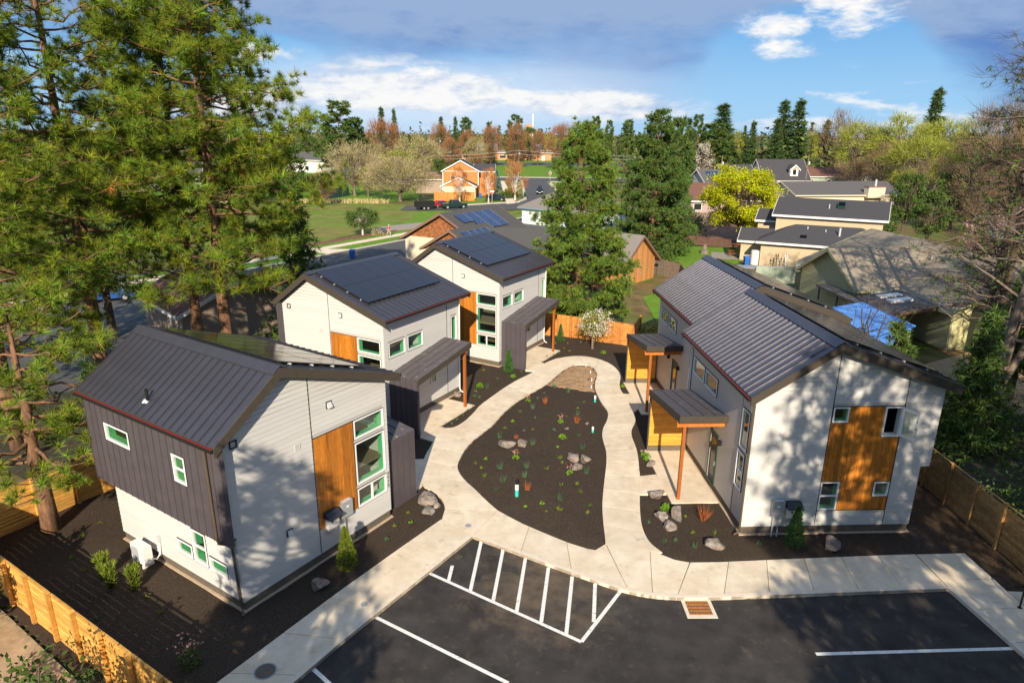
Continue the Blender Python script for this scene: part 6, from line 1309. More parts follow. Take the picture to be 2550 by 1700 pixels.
V, T = ball(q, 500, 1.1, 1.0, .1); o = tri_mesh('shrub', V, 'twig_grey', None, T); o.location = (-21.6, 106.6, -.05); tag(o, 'pale rounded shrub beside the round clipped tree', 'shrub')

# bark chips and litter lying on the mulch, a few spilled on the walk: uncountable
qc = np.random.default_rng(430); n = 9000; CP = np.c_[qc.uniform(-19, 18.5, n), qc.uniform(15, 50, n)]; ok_ = bnd_in(CP) & (~inside(PARK, CP)); CP = CP[ok_]
on_slab = np.zeros(len(CP), bool)
for pl in SLABS: on_slab |= inside(pl, CP)
CP = CP[~on_slab | (qc.random(len(CP)) < .05)]; sl = np.zeros(len(CP), bool)
for pl in SLABS: sl |= inside(pl, CP)
CZ = np.array([gz(*p_) for p_ in CP]) + .012; CZ[sl] = ZT + .008; V, T = leaves(qc, np.c_[CP, CZ], .022, tv=(.4, 1.6)); V[:, 2] = np.repeat(CZ, 6) + (V[:, 2] - np.repeat(CZ, 6)) * .35
o = tri_mesh('bark_chips', V, 'chip', None, T); o['kind'] = 'stuff'; o['label'] = 'loose bark chips and litter on the dark mulch'; o['category'] = 'bark chips'
# ---------------------------------------------------------------- small site things
for i, ((x, y), lab, h, r_) in enumerate(zip(PIPE, ('white and teal standpipe with black cap in the island', 'white and teal pipe stub at the upper right edge of the island', 'white and teal pipe stub beside the grey stone', 'short white stake at the tip of the sandy patch', 'short white stake on the right of the sandy patch', 'second white stake on the right of the sandy patch', 'white stake where sand meets mulch'), (.62, .42, .36, .22, .22, .26, .24), (.085, .065, .06, .03, .03, .03, .03))):
    t = thing('pipe_stub' if i < 3 else 'stake', lab, 'pipe' if i < 3 else 'stake', (x, y, gz(x, y) - .03))
    MB().tube([(0, 0, 0), (0, 0, h * .55)], r_, 12).build('lower_pipe', 'teal_paint' if i < 3 else 'plastic_white', t); MB().tube([(0, 0, h * .55), (0, 0, h)], r_ * 1.02, 12).build('upper_pipe', 'plastic_white', t)
    if i == 0: MB().tube([(0, 0, h), (0, 0, h + .17)], r_ * 1.0, 12).build('cap', 'black', t)
hp = thing('heat_pump', 'white heat pump unit on feet beside the front left house', 'heat pump', (-8.91, 18.826, 0), R(56.78))
MB().box(-.62, -.30, 5.0, 5.88, .14, .86).build('case', 'plastic_white', hp); b = MB()
for i in range(9): b.box(-.632, -.621, 5.33 + i * .055, 5.355 + i * .055, .2, .8)
bb = b.build('grille', 'metal_light', hp); bb['kind'] = 'stuff'
MB().tube([(-.621, 5.6, .5), (-.628, 5.6, .5)], .27, 20).build('fan', 'metal_grey', hp)
for yy_ in (5.08, 5.74): MB().box(-.66, -.24, yy_, yy_ + .07, .0, .139).build('foot', 'plastic_white', hp)
MB().tube([(-.35, 5.0, .35), (-.25, 4.85, .3), (-.1, 4.85, .45), (-.05, 4.85, 1.0)], .04, 8).build('line_set', 'plastic_white', hp); MB().box(-.12, -.03, 4.78, 4.92, .95, 1.2).build('switch_box', 'metal_light', hp)
br = thing('bike_rack', 'black inverted U bike rack on the right hand pad', 'bike rack', (17.9, 19.4, ZT), R(4))
MB().tube([(-.28, 0, 0), (-.28, 0, .66), (-.24, 0, .80), (-.12, 0, .90), (.12, 0, .90), (.24, 0, .80), (.28, 0, .66), (.28, 0, 0)], .032, 10).build('hoop', 'black', br)
for sx in (-.28, .28): MB().tube([(sx, 0, 0), (sx, 0, .012)], .075, 12).build('base_plate', 'black', br)

# ---------------------------------------------------------------- neighbouring buildings
def building(name, label, cx, cy, rz, L, W, he, hr, wall, roofm, trim='trim_white', oh=.5, hip=0., gable=None, wins=(), th=.2, roof_name='roof_slope', stuff=None, z=-.2):
    """walls with gables (ridge along x), roof slopes, barge boards and fascias, windows"""
    B = thing(name, label, 'house' if name != 'school' else 'school', (cx, cy, z), R(rz)); a, b = L / 2, W / 2
    if hip:
        MB().box(-a, a, -b, b, 0, he).build('wall', wall, B); A, Bb = a + oh, b + oh; r_ = max(A - hip * Bb, .05)
        for fs in ([(-A, -Bb), (A, -Bb), (r_, 0), (-r_, 0)], [(A, Bb), (-A, Bb), (-r_, 0), (r_, 0)], [(A, -Bb), (A, Bb), (r_, 0)], [(-A, Bb), (-A, -Bb), (-r_, 0)]):
            MB().extr([(x, y, hr if y == 0 else he - .02) for x, y in fs], (0, 0, th)).build(roof_name, roofm, B)
        for x0, x1, y0, y1 in ((-A - .03, A + .03, -Bb - .04, -Bb - .005), (-A - .03, A + .03, Bb + .005, Bb + .04), (-A - .04, -A - .005, -Bb, Bb), (A + .005, A + .04, -Bb, Bb)): MB().box(x0, x1, y0, y1, he - .14, he + .12).build('fascia_board', trim, B)
    else:
        sl = (hr - he) / b
        MB().extr([(-a, -b, 0), (-a, b, 0), (-a, b, he), (-a, 0, hr), (-a, -b, he)], (L, 0, 0)).build('wall', wall, B)
        if gable:
            for sx in (-1, 1): MB().extr([(sx * (a + .012), -b + .02, he), (sx * (a + .012), b - .02, he), (sx * (a + .012), 0, hr - .02)], (sx * .03, 0, 0)).build('gable_cladding', gable, B); MB().box(min(sx * (a + .01), sx * (a + .06)), max(sx * (a + .01), sx * (a + .06)), -b, b, he - .13, he - .002).build('gable_band', trim, B)
        for s in (-1, 1):
            ye = s * (b + oh); ze = he - sl * oh
            MB().hexa([(-a - oh, 0, hr), (a + oh, 0, hr), (a + oh, ye, ze), (-a - oh, ye, ze), (-a - oh, 0, hr + th), (a + oh, 0, hr + th), (a + oh, ye, ze + th), (-a - oh, ye, ze + th)]).build(roof_name, roofm, B)
            for sx in (-1, 1):
                x0, x1 = sx * (a + oh + .004), sx * (a + oh + .05); MB().hexa([(x0, 0, hr - .08), (x1, 0, hr - .08), (x1, ye, ze - .08), (x0, ye, ze - .08), (x0, 0, hr + th + .02), (x1, 0, hr + th + .02), (x1, ye, ze + th + .02), (x0, ye, ze + th + .02)]).build('barge_board', trim, B)
            MB().box(-a - oh, a + oh, min(ye + s * .004, ye + s * .05), max(ye + s * .004, ye + s * .05), ze - .06, ze + th).build('fascia_board', trim, B)
    faces = {'f': Face((-a, -b), (1, 0), (0, -1)), 'l': Face((-a, b), (0, -1), (-1, 0)), 'r': Face((a, -b), (0, 1), (1, 0)), 'k': Face((a, b), (-1, 0), (0, 1))}
    for fc, u0, u1, z0, z1 in wins:
        F = faces[fc]; w = F.ring(MB(), u0, u1, z0, z1, .10, .0, .06).build('window', 'trim_white', B); F.box(MB(), u0 + .1, u1 - .1, z0 + .1, z1 - .1, .005, .02).build('pane', 'dark_pane', w)
    return B
def skylight(B, x, y, z, slope, sx=.9, sy=1.2, mat='bin_green'):
    o = MB().box(-sx / 2, sx / 2, -sy / 2, sy / 2, -.1, .16).build('skylight', mat, B, loc=(x, y, z)); o.rotation_euler = (slope, 0, 0); MB().box(-sx / 2 + .06, sx / 2 - .06, -sy / 2 + .06, sy / 2 - .06, .161, .17).build('skylight_glass', 'wall_pale_blue' if mat != 'bin_green' else 'leaf_far', o); return o
def flue(B, x, y, z, h=.5, mat='metal_light', r_=.07): MB().tube([(x, y, z - .3), (x, y, z + h)], r_, 8).build('flue', mat, B)
# tan house behind the far left house: three roofs, shingled gables, solar panels
tan = building('tan_house', 'tan house with cedar shingled gables and blue solar panels behind the far left house', -5.6, 87.1, 60, 12, 11.7, 3.1, 6.3, 'wall_cream', 'roof_tan', 'trim_brown', .6)
def shingles(B, xg, b, he, hr, yc=0, row=.23, w=.30):
    k = int((hr - he) / row)
    for j in range(k):
        z0 = he + j * row; half = b * (1 - (z0 + row * .6 - he) / (hr - he)) - .1; n = int(2 * half / w)
        for i in range(n):
            y0 = -half + i * 2 * half / max(n, 1); MB().hexa([(xg - .05, yc + y0 + .01, z0), (xg - .05, yc + y0 + 2 * half / n - .01, z0), (xg, yc + y0 + 2 * half / n - .01, z0), (xg, yc + y0 + .01, z0), (xg - .02, yc + y0 + .01, z0 + row - .01), (xg - .02, yc + y0 + 2 * half / n - .01, z0 + row - .01), (xg, yc + y0 + 2 * half / n - .01, z0 + row - .01), (xg, yc + y0 + .01, z0 + row - .01)]).build('shingle', 'shingle_cedar', B)
shingles(tan, -6.02, 5.6, 3.35, 6.2)
def sub_gable(B, wx, wy, rzl, L, W, he, hr, wall, roofm, trim, oh=.5):
    """a lower wing of the same house, ridge along its own x"""
    c_, s_ = math.cos(rzl), math.sin(rzl); T = lambda p: (wx + p[0] * c_ - p[1] * s_, wy + p[0] * s_ + p[1] * c_, p[2]); a, b = L / 2, W / 2; sl = (hr - he) / b
    def bd(mb, nm, mt): mb.v = [T(v) for v in mb.v]; return mb.build(nm, mt, B)
    bd(MB().extr([(-a, -b, 0), (-a, b, 0), (-a, b, he), (-a, 0, hr), (-a, -b, he)], (L, 0, 0)), 'wing_wall', wall)
    for s in (-1, 1):
        ye = s * (b + oh); ze = he - sl * oh
        bd(MB().hexa([(-a - oh, 0, hr), (a + oh, 0, hr), (a + oh, ye, ze), (-a - oh, ye, ze), (-a - oh, 0, hr + .2), (a + oh, 0, hr + .2), (a + oh, ye, ze + .2), (-a - oh, ye, ze + .2)]), 'roof_slope', roofm)
        for sx in (-1, 1):
            x0, x1 = sx * (a + oh + .004), sx * (a + oh + .05); bd(MB().hexa([(x0, 0, hr - .08), (x1, 0, hr - .08), (x1, ye, ze - .08), (x0, ye, ze - .08), (x0, 0, hr + .22), (x1, 0, hr + .22), (x1, ye, ze + .22), (x0, ye, ze + .22)]), 'barge_board', trim)
        bd(MB().box(-a - oh, a + oh, min(ye + s * .004, ye + s * .05), max(ye + s * .004, ye + s * .05), ze - .06, ze + .2), 'fascia_board', trim)
sub_gable(tan, -7.2, -4.6, 0, 7.0, 7.4, 3.05, 5.15, 'wall_cream', 'roof_tan', 'trim_brown')
for j in range(7):
    z0 = 3.2 + j * .24; half = 3.5 * (1 - (z0 + .12 - 3.1) / 2.1) - .05; n = int(2 * half / .3)
    for i in range(n): MB().box(-10.75, -10.705, -4.6 - half + i * 2 * half / n + .01, -4.6 - half + (i + 1) * 2 * half / n - .01, z0, z0 + .23).build('shingle', 'shingle_cedar', tan)
sub_gable(tan, -1.5, -9.6, R(-56), 12, 9.0, 2.9, 4.7, 'wall_cream', 'roof_tan', 'trim_brown')
slp = -math.atan((6.3 - 3.1) / 5.85)
def blue_panel(B, x, y, z, slope, w, h, nr):
    o = MB().box(-w / 2, w / 2, -h / 2, h / 2, .12, .16).build('solar_panel', 'solar_blue', B, loc=(x, y, z)); o.rotation_euler = (slope, 0, 0)
    for i in range(nr + 1): MB().box(-w / 2, w / 2, -h / 2 + i * h / nr - .005, -h / 2 + i * h / nr + .005, .161, .166).build('cell_bar', 'solar_silver', o)
    MB().box(w / 2 - .03, w / 2, -h / 2, h / 2, .1605, .172).build('panel_edge', 'solar_silver', o)
for i in range(4):
    for j in range(2):
        if (i, j) == (0, 1): continue
        s_ = 1.0 + j * 1.75 + .85; yy_ = -s_ * math.cos(slp); blue_panel(tan, -3.9 + i * 2.05, yy_, 6.52 - s_ * math.sin(-slp), -slp, 2.0, 1.7, 8)
for i in range(4): blue_panel(tan, -9.4 + i * 1.35, -4.6 - 1.5, 5.30 - 1.5 * .57, math.atan(.57), 1.3, 1.7, 4)
# two storey orange house across the cross street
ts = building('orange_house', 'two storey orange cedar house with white trim across the street', -13.7, 182, 90, 9, 9.2, 6.4, 8.9, 'cedar_wall_far', 'roof_black', 'trim_white', .4, gable='cedar_wall_far', wins=(('l', 2.0, 3.2, 4.0, 5.3),))
sub_gable(ts, -7.2, .2, 0, 5.5, 8.6, 2.9, 5.0, 'wall_cream', 'roof_black', 'trim_white', .35); MB().extr([(-10.0, -3.9, 3.0), (-10.0, 4.3, 3.0), (-10.0, .2, 4.9)], (-.03, 0, 0)).build('gable_cladding', 'cedar_wall_far', ts)
sub_gable(ts, 1.5, -6.0, R(90), 5.0, 7.0, 6.2, 7.8, 'cedar_wall_far', 'roof_black', 'trim_white', .35)
for yq in (-4.58, 4.58): MB().box(-4.56, -4.50, yq - .09, yq + .09, 2.9, 6.4).build('corner_board', 'trim_white', ts)
building('taupe_house', 'low taupe house with brown hip roof left of the orange house', -22.5, 190, 0, 8, 8, 3.6, 5.4, 'wall_taupe', 'roof_brown', 'trim_white', .5, hip=1)
building('pale_blue_house', 'pale blue house with grey hip roof half behind the centre pine', 11.2, 123.5, -39, 15, 12, 2.9, 6.0, 'wall_pale_blue', 'roof_light', 'trim_teal', .6, hip=.8)
# log cabin beside the centre pine
cb = building('log_cabin', 'orange log cabin with steep shake roof right of the centre pine', 11.2, 75.4, 140, 7, 7.2, 2.4, 5.1, 'log_wood', 'roof_light', 'trim_brown', .55, wins=(('l', 1.0, 2.1, .9, 2.1), ('l', 3.0, 4.1, .9, 2.1), ('l', 5.2, 6.0, 1.2, 2.2)))
for i in range(26): MB().box(-3.56, -3.50, -3.58 + i * .275, -3.58 + i * .275 + .26, 0, min(2.4 + (1 - abs(-3.45 + i * .275) / 3.6) * 2.6, 5.0)).build('log_board', 'log_wood', cb) if not (0 < 0) else None
# beige two storey house
bh = building('beige_house', 'two storey beige house with black shingle roof behind the right houses', 41.9, 89.3, -28, 12.4, 8.2, 6.0, 7.7, 'wall_beige', 'roof_black', 'trim_white', .5)
skylight(bh, 1.2, -1.9, 7.35, math.atan(1.7 / 4.1)); flue(bh, -.2, -2.4, 7.0, .45); sub_gable(bh, -7.4, .5, 0, 2.6, 5.0, 4.9, 6.0, 'wall_beige', 'roof_black', 'trim_white', .4)
bl = building('beige_house_wing', 'single storey hip roofed wing of the beige house with skylight', 39.6, 84.6, -26, 14.6, 8.0, 3.0, 4.8, 'wall_beige', 'roof_black', 'trim_white', .6, hip=.9, wins=(('f', 8.2, 9.9, 1.2, 2.4),))
skylight(bl, -2.6, -2.7, 3.75, math.atan(1.8 / 4.6)); flue(bl, 1.4, -2.2, 4.0, 1.1, r_=.12); flue(bl, -.2, -1.4, 4.2, .5); flue(bl, -2.3, -1.0, 4.4, .5)
sub_gable(bl, -8.4, 1.2, 0, 3.4, 4.4, 2.7, 3.9, 'wall_beige', 'roof_black', 'trim_white', .45)
# olive house with its patio roof
ol = building('olive_house', 'olive house with large brown grey shingle roof and pale yellow south gable', 39.4, 60.6, 98, 20.5, 14.6, 3.2, 6.3, 'wall_olive', 'roof_olive', 'wall_yellow', .55)
MB().extr([(-10.262, -7.2, .2), (-10.262, 7.2, .2), (-10.262, 7.2, 3.2), (-10.262, 0, 6.2), (-10.262, -7.2, 3.2)], (-.03, 0, 0)).build('yellow_gable_wall', 'wall_yellow', ol)
sub_gable(ol, .6, 6.6, R(90), 8.4, 8.6, 3.5, 6.0, 'wall_olive', 'roof_olive', 'wall_olive', .45); skylight(ol, 4.6, 3.4, 4.95, math.atan(3.1 / 7.3) * 0 - math.atan(3.1 / 7.3), 1.2, 1.4, 'metal_light'); flue(ol, -1.5, 2.6, 5.3, .5); flue(ol, -7.2, 3.2, 5.0, .5)
for j in range(13): MB().box(4.9 - 8.6 + .02, 4.9 - .02, 10.80, 10.835, .3 + j * .25, .3 + j * .25 + .235).build('siding_board', 'wall_olive', ol) if j < 12 else None
pr = thing('patio_roof', 'long low grey patio roof with four white skylights beside the olive house', 'roof', (28.2, 55, -.2), R(2))
MB().hexa([(0, -5.6, 2.55), (6.2, -4.6, 3.25), (4.3, 4.4, 3.35), (-.3, 5.0, 2.65), (0, -5.6, 2.72), (6.2, -4.6, 3.42), (4.3, 4.4, 3.52), (-.3, 5.0, 2.82)]).build('roof_slope', 'roof_grey', pr)
MB().hexa([(-.05, -5.68, 2.46), (6.25, -4.68, 3.16), (6.25, -4.61, 3.16), (-.05, -5.61, 2.46), (-.05, -5.68, 2.74), (6.25, -4.68, 3.44), (6.25, -4.61, 3.44), (-.05, -5.61, 2.74)]).build('fascia_board', 'trim_brown', pr)
for i in range(4): o = MB().box(-.9, .9, -.38, .38, .02, .2).build('skylight', 'plastic_white' if i < 2 else 'metal_light', pr, loc=(2.9, -2.6 + i * 1.5, 3.10)); o.rotation_euler = (0, -.11, 0)
for x_, y_ in ((.2, -5.2), (.2, -1.8), (.0, 1.6), (-.1, 4.7)): MB().box(x_, x_ + .12, y_, y_ + .12, 0, 2.6).build('post', 'wall_dark', pr)
MB().box(.9, 1.0, -1, 4.6, 0, 2.6).build('wall', 'wall_grey', pr); MB().box(.86, .899, 2.4, 3.3, .1, 2.1).build('door', 'trim_white', pr)
tp_ = thing('tarp_canopy', 'bright blue tarp canopy behind the right houses', 'canopy', (24.5, 46, -.2))
MB().extr([(.3, 5.4, 2.7), (3.9, 6.8, 2.9), (4.2, -.2, 2.9), (0, -4.4, 2.6)], (0, 0, .05)).build('tarp', 'tarp', tp_)
for x_, y_ in ((.3, 5.2), (3.8, 6.5), (4.0, 0), (.1, -4.0)): MB().tube([(x_, y_, 0), (x_, y_, 2.62)], .05, 6).build('pole', 'metal_grey', tp_)
for i, (a_, b_) in enumerate((((.3, 5.3), (3.85, 6.7)), ((.2, 2), (4.0, 3)), ((.1, -2), (4.1, .5)))): MB().tube([(*a_, 2.62), (*b_, 2.78)], .035, 6).build('rafter', 'metal_grey', tp_)
sh = thing('greenhouse_wall', 'freestanding translucent panel wall above the back right roof', 'wall', (26.0, 70.6, -.2), R(-8)); MB().box(0, 4.1, 0, .08, 0, 2.5).build('frame', 'metal_grey', sh)
for i in range(6): MB().box(.08 + i * .66, .08 + i * .66 + .63, -.03, -.001, .1, 2.42).build('panel', 'wall_sage', sh)
MB().hexa([(-1.6, 1.2, 2.0), (.4, .1, 2.1), (.4, 1.8, 2.1), (-1.6, 2.4, 2.0), (-1.6, 1.2, 2.1), (.4, .1, 2.2), (.4, 1.8, 2.2), (-1.6, 2.4, 2.1)]).build('roof_panel', 'metal_grey', sh)
# houses further right and beyond
dh = building('dormer_house', 'dark roofed house with a white dormer behind the yellow tree', 82, 213.5, 7, 14.5, 11, 3.2, 8.8, 'wall_white', 'roof_black', 'trim_white', .5, wins=(('f', 3, 4.4, 1, 2.4), ('f', 8, 9.4, 1, 2.4)))
MB().extr([(1.2, -5.1, 4.2), (3.6, -5.1, 4.2), (3.6, -5.1, 6.2), (2.4, -5.1, 7.3), (1.2, -5.1, 6.2)], (0, 4, 0)).build('dormer_wall', 'trim_white', dh)
for s in (-1, 1): MB().hexa([(2.4, -5.4, 7.35), (2.4 + s * 1.7, -5.4, 5.9), (2.4 + s * 1.7, -1, 5.9), (2.4, -1, 7.35), (2.4, -5.4, 7.55), (2.4 + s * 1.7, -5.4, 6.1), (2.4 + s * 1.7, -1, 6.1), (2.4, -1, 7.55)]).build('dormer_roof', 'roof_black', dh); MB().hexa([(2.4, -5.5, 7.2), (2.4 + s * 1.75, -5.5, 5.75), (2.4 + s * 1.75, -5.41, 5.75), (2.4, -5.41, 7.2), (2.4, -5.5, 7.58), (2.4 + s * 1.75, -5.5, 6.13), (2.4 + s * 1.75, -5.41, 6.13), (2.4, -5.41, 7.58)]).build('dormer_barge', 'trim_white', dh)
MB().box(1.85, 2.95, -5.16, -5.11, 4.6, 6.1).build('dormer_window', 'dark_pane', dh); MB().extr([(1.8, -5.13, 6.2), (3.0, -5.13, 6.2), (2.4, -5.13, 6.9)], (0, -.04, 0)).build('dormer_cladding', 'cedar_wall_far', dh)
building('gabled_wing_house', 'dark gabled roof left of the dormer house', 66, 207, 12, 10, 9, 3.4, 7.4, 'wall_grey', 'roof_black', 'trim_white', .5)
sb = building('solar_roof_house', 'small house with blue solar panels left of the yellow tree', 55.5, 192, 12, 9, 11, 3.3, 6.6, 'wall_grey', 'roof_grey', 'trim_white', .5)
for i in range(2): blue_panel(sb, -1.7 + i * 2.6, -2.9, 5.05, math.atan(3.3 / 5.5), 2.5, 4.2, 4)
building('garden_shed', 'small blue shed with tan gable behind the solar roof', 53, 214, 60, 6, 5, 3.0, 5.0, 'wall_mauve', 'roof_grey', 'trim_white', .4)
building('mauve_house', 'mauve house with brown roof left of the yellow tree', 43.5, 147.5, 10, 17, 14, 3.0, 5.9, 'wall_mauve', 'roof_brown', 'trim_white', .5, wins=(('f', .6, 2.4, 1.0, 2.5),))
gr = building('grey_roof_house', 'long dark grey roof behind the beige house', 75, 161, 10, 26, 12.5, 3.2, 5.6, 'wall_cream', 'roof_grey', 'wall_cream', .5)
chm = MB().box(3.8, 8.0, -7.6, -6.0, 2.6, 4.9).build('chimney', 'wall_cream', gr); MB().box(3.7, 8.1, -7.7, -5.9, 4.9, 5.1).build('chimney_cap', 'trim_brown', chm); MB().tube([(5.9, -6.8, 5.1), (5.9, -6.8, 6.6)], .22, 8).build('flue', 'metal_light', chm)
building('sage_house', 'sage green house with red brown hip roof behind the grey roof', 106, 231, 4, 26, 12, 3.2, 5.9, 'wall_sage', 'roof_brown', 'trim_white', .5, hip=.9, wins=(('f', 2, 4.4, .8, 2.4), ('f', 9, 10.4, .9, 2.4), ('f', 14, 15.2, .9, 2.4)))
building('blue_gable_house', 'blue gable house among the bare trees at the far right', 121, 158, 75, 14, 11, 4.6, 8.2, 'wall_blue', 'roof_grey', 'trim_white', .6)
building('low_grey_house', 'low grey roof under the bare trees at the far right', 88, 108, 8, 16, 12, 2.9, 5.0, 'wall_grey', 'roof_brown', 'trim_white', .5)
building('brown_roof_house', 'brown shingle roof glimpsed between the pine trunks on the left', -24.0, 53.4, 134, 9, 9.0, 2.9, 4.9, 'wall_taupe', 'roof_brown', 'trim_white', .5)
building('white_house', 'white house with dark low roof at the far left of the meadow', -82, 283, -24, 22, 13, 5.0, 7.6, 'wall_white', 'roof_grey', 'trim_white', .7, wins=(('f', 4, 6, 1, 2.6), ('f', 12, 14, 1, 2.6)))
building('white_house', 'white two storey house between the skyline pine and the russet tree', -66, 300, -20, 12, 10, 7.0, 8.6, 'wall_white', 'roof_black', 'trim_brown', .6)
building('white_house', 'low white house with dark roof beside the yellow green tree', -58, 262, -24, 11, 10, 3.4, 5.6, 'wall_white', 'roof_black', 'trim_white', .6)
building('white_house', 'white house seen through the big pine boughs on the left', -95, 190, 20, 16, 10, 4.0, 7.2, 'wall_white', 'roof_grey', 'trim_white', .6)
sc = building('school', 'long low orange brick school with grey roofs behind the far lawn', -10, 436, 1, 66, 18, 4.4, 5.2, 'wall_brick', 'roof_school', 'trim_white', 1.0, wins=tuple(('f', 4 + i * 7.5, 8 + i * 7.5, 1.2, 3.0) for i in range(5)))
sub_gable(sc, 24, 2, 0, 17, 18, 6.0, 9.4, 'wall_brick', 'roof_school', 'trim_white', 1.0); sub_gable(sc, -14, 6, 0, 26, 12, 6.4, 9.6, 'wall_brick', 'roof_school', 'trim_white', .6)
MB().box(17.3, 20.8, 0, 3, 0, 21.5).build('chimney', 'wall_brick', sc); MB().tube([(21.6, -.6, 0), (21.6, -.6, 27.5)], .35, 8).build('flagpole', 'plastic_white', sc); MB().box(27, 29, -9.1, -9.02, 0, 2.8).build('door', 'trim_white', sc)
# a scatter of far roofs
# ---------------------------------------------------------------- street things
def wheel(par, x, y, r_=.34, w=.22):
    t = MB().tube([(x, y - w / 2, r_), (x, y + w / 2, r_)], r_, 16).build('wheel', 'tyre', par); MB().tube([(x, y - w / 2 - .006, r_), (x, y + w / 2 + .006, r_)], r_ * .6, 12).build('rim', 'car_silver', t)
def car(label, x, y, rz, mat, kind='suv', z=-.172):
    c_ = thing('parked_car' if kind != 'pickup' else 'pickup_truck', label, 'car' if kind != 'pickup' else 'truck', (x, y, z), R(rz)); w = .92
    if kind == 'pickup': prof = [(-2.85, .45), (2.8, .45), (2.85, .95), (2.7, 1.12), (1.35, 1.2), (.75, 1.85), (-.75, 1.88), (-.95, 1.2), (-2.85, 1.18)]; gl = [(1.22, 1.22), (.72, 1.78), (-.70, 1.80), (-.82, 1.22)]; wb = 1.85
    elif kind == 'suv': prof = [(-2.3, .35), (2.3, .35), (2.35, .85), (1.3, 1.05), (.6, 1.68), (-1.9, 1.72), (-2.3, 1.1)]; gl = [(1.12, 1.1), (.55, 1.6), (-1.8, 1.62), (-2.05, 1.12)]; wb = 1.4
    else: prof = [(-2.25, .32), (2.25, .32), (2.3, .7), (1.2, .92), (.45, 1.42), (-1.1, 1.44), (-1.8, .98), (-2.28, .92)]; gl = [(1.05, .95), (.42, 1.36), (-1.05, 1.38), (-1.6, .98)]; wb = 1.35
    bm = bmesh.new(); vs = [bm.verts.new((px, -w, pz)) for px, pz in prof]; f = bm.faces.new(vs); r_ = bmesh.ops.extrude_face_region(bm, geom=[f]); bmesh.ops.translate(bm, verts=[g_ for g_ in r_['geom'] if isinstance(g_, bmesh.types.BMVert)], vec=(0, 2 * w, 0))
    for v in bm.verts:
        if v.co.z > 1.3: v.co.y *= .80
    bmesh.ops.recalc_face_normals(bm, faces=bm.faces[:]); bmesh.ops.bevel(bm, geom=bm.edges[:], offset=.06, segments=2, affect='EDGES'); me = bpy.data.meshes.new('body'); bm.to_mesh(me); bm.free(); me.materials.append(M[mat]); link('body', me, c_)
    for s in (-1, 1): MB().extr([(px, s * (w * (1.008 if pz < 1.3 else .815)), pz) for px, pz in gl], (0, s * .012, 0)).build('side_window', 'dark_pane', c_)
    (ax, az_), (bx_, bz) = gl[0], gl[1]; MB().hexa([(ax + .16, -.78, az_), (ax + .16, .78, az_), (ax + .10, .78, az_), (ax + .10, -.78, az_), (bx_ + .12, -.66, bz), (bx_ + .12, .66, bz), (bx_ + .06, .66, bz), (bx_ + .06, -.66, bz)]).build('windscreen', 'dark_pane', c_)
    for sx in (-wb, wb):
        for s in (-1, 1): wheel(c_, sx, s * .84, .40 if kind == 'pickup' else .34)
    fx = prof[2][0]
    for s in (-1, 1): MB().box(fx - .06, fx + .02, s * .66 - .17, s * .66 + .17, prof[2][1] - .2, prof[2][1] - .04).build('headlight', 'plastic_white', c_); MB().box(prof[0][0] - .03, prof[0][0] + .03, s * .72 - .1, s * .72 + .1, .8, 1.0).build('tail_light', 'red_paint', c_)
    MB().box(fx - .02, fx + .03, -.28, .28, .42, .55).build('number_plate', 'trim_white', c_)
    return c_
sv = car('dark blue car with black roof box driving down the side road', 7.2, 187.2, -93, 'car_dark', 'suv'); MB().box(-1.2, .5, -.45, .45, 1.80, 2.15).build('roof_box', 'black', sv)
car('dark green pickup truck parked on the cross street', -12.9, 147.7, 27, 'car_green', 'pickup')
car('red car parked behind the pickup truck', -15.8, 150.2, 27, 'car_red', 'sedan')
car('silver car seen through the pine boughs on the left', -47.0, 79.0, 60, 'car_silver', 'suv'); car('blue car seen below the pine boughs on the left', -38.8, 62.5, 30, 'car_blue', 'sedan', -.18); car('dark car parked by the hedge at the orange house', -4.4, 166.2, 10, 'car_dark', 'suv')
tl = thing('utility_trailer', 'black utility trailer under the grey olive tree', 'trailer', (-19.0, 145.2, -.17), R(25)); MB().box(-2.0, 2.0, -1.0, 1.0, .55, .65).build('deck', 'black', tl)
for y0 in (-1.0, .95): MB().box(-2.0, 2.0, y0, y0 + .05, .66, 1.7).build('side_panel', 'black', tl)
MB().box(1.95, 2.0, -.94, .94, .66, 1.7).build('front_panel', 'black', tl); MB().tube([(2.0, 0, .6), (3.3, 0, .55)], .06, 6).build('tongue', 'black', tl)
for sx in (-.45, .45):
    for s in (-1, 1): wheel(tl, sx, s * 1.08, .34)
def bin_(label, x, y, mat, z=-.18):
    b_ = thing('wheelie_bin', label, 'bin', (x, y, z)); MB().hexa([(-.26, -.28, .06), (.26, -.28, .06), (.26, .28, .06), (-.26, .28, .06), (-.32, -.36, 1.05), (.32, -.36, 1.05), (.32, .36, 1.05), (-.32, .36, 1.05)]).build('body', mat, b_); MB().hexa([(-.34, -.38, 1.055), (.34, -.38, 1.055), (.34, .38, 1.055), (-.34, .38, 1.055), (-.30, -.34, 1.14), (.30, -.34, 1.14), (.32, .40, 1.18), (-.32, .40, 1.18)]).build('lid', mat, b_)
    for s in (-1, 1): MB().tube([(s * .2, .30, .12), (s * .27, .30, .12)], .12, 10).build('wheel', 'tyre', b_)
bin_('blue wheelie bin beside the orange house hedge', -8.4, 173, 'bin_blue'); bin_('green wheelie bin beside the side road', 3.0, 177, 'bin_green', -.05); bin_('blue wheelie bin in the street behind the middle left house', -20.8, 86.0, 'bin_blue'); bin_('blue wheelie bin in the yard before the beige house', 29.6, 84.0, 'bin_blue', -.2)
ss = thing('stop_sign', 'red stop sign with green street name plate at the junction', 'sign', (12.7, 239.5, -.05)); MB().tube([(0, 0, 0), (0, 0, 3.3)], .05, 6).build('pole', 'metal_light', ss)
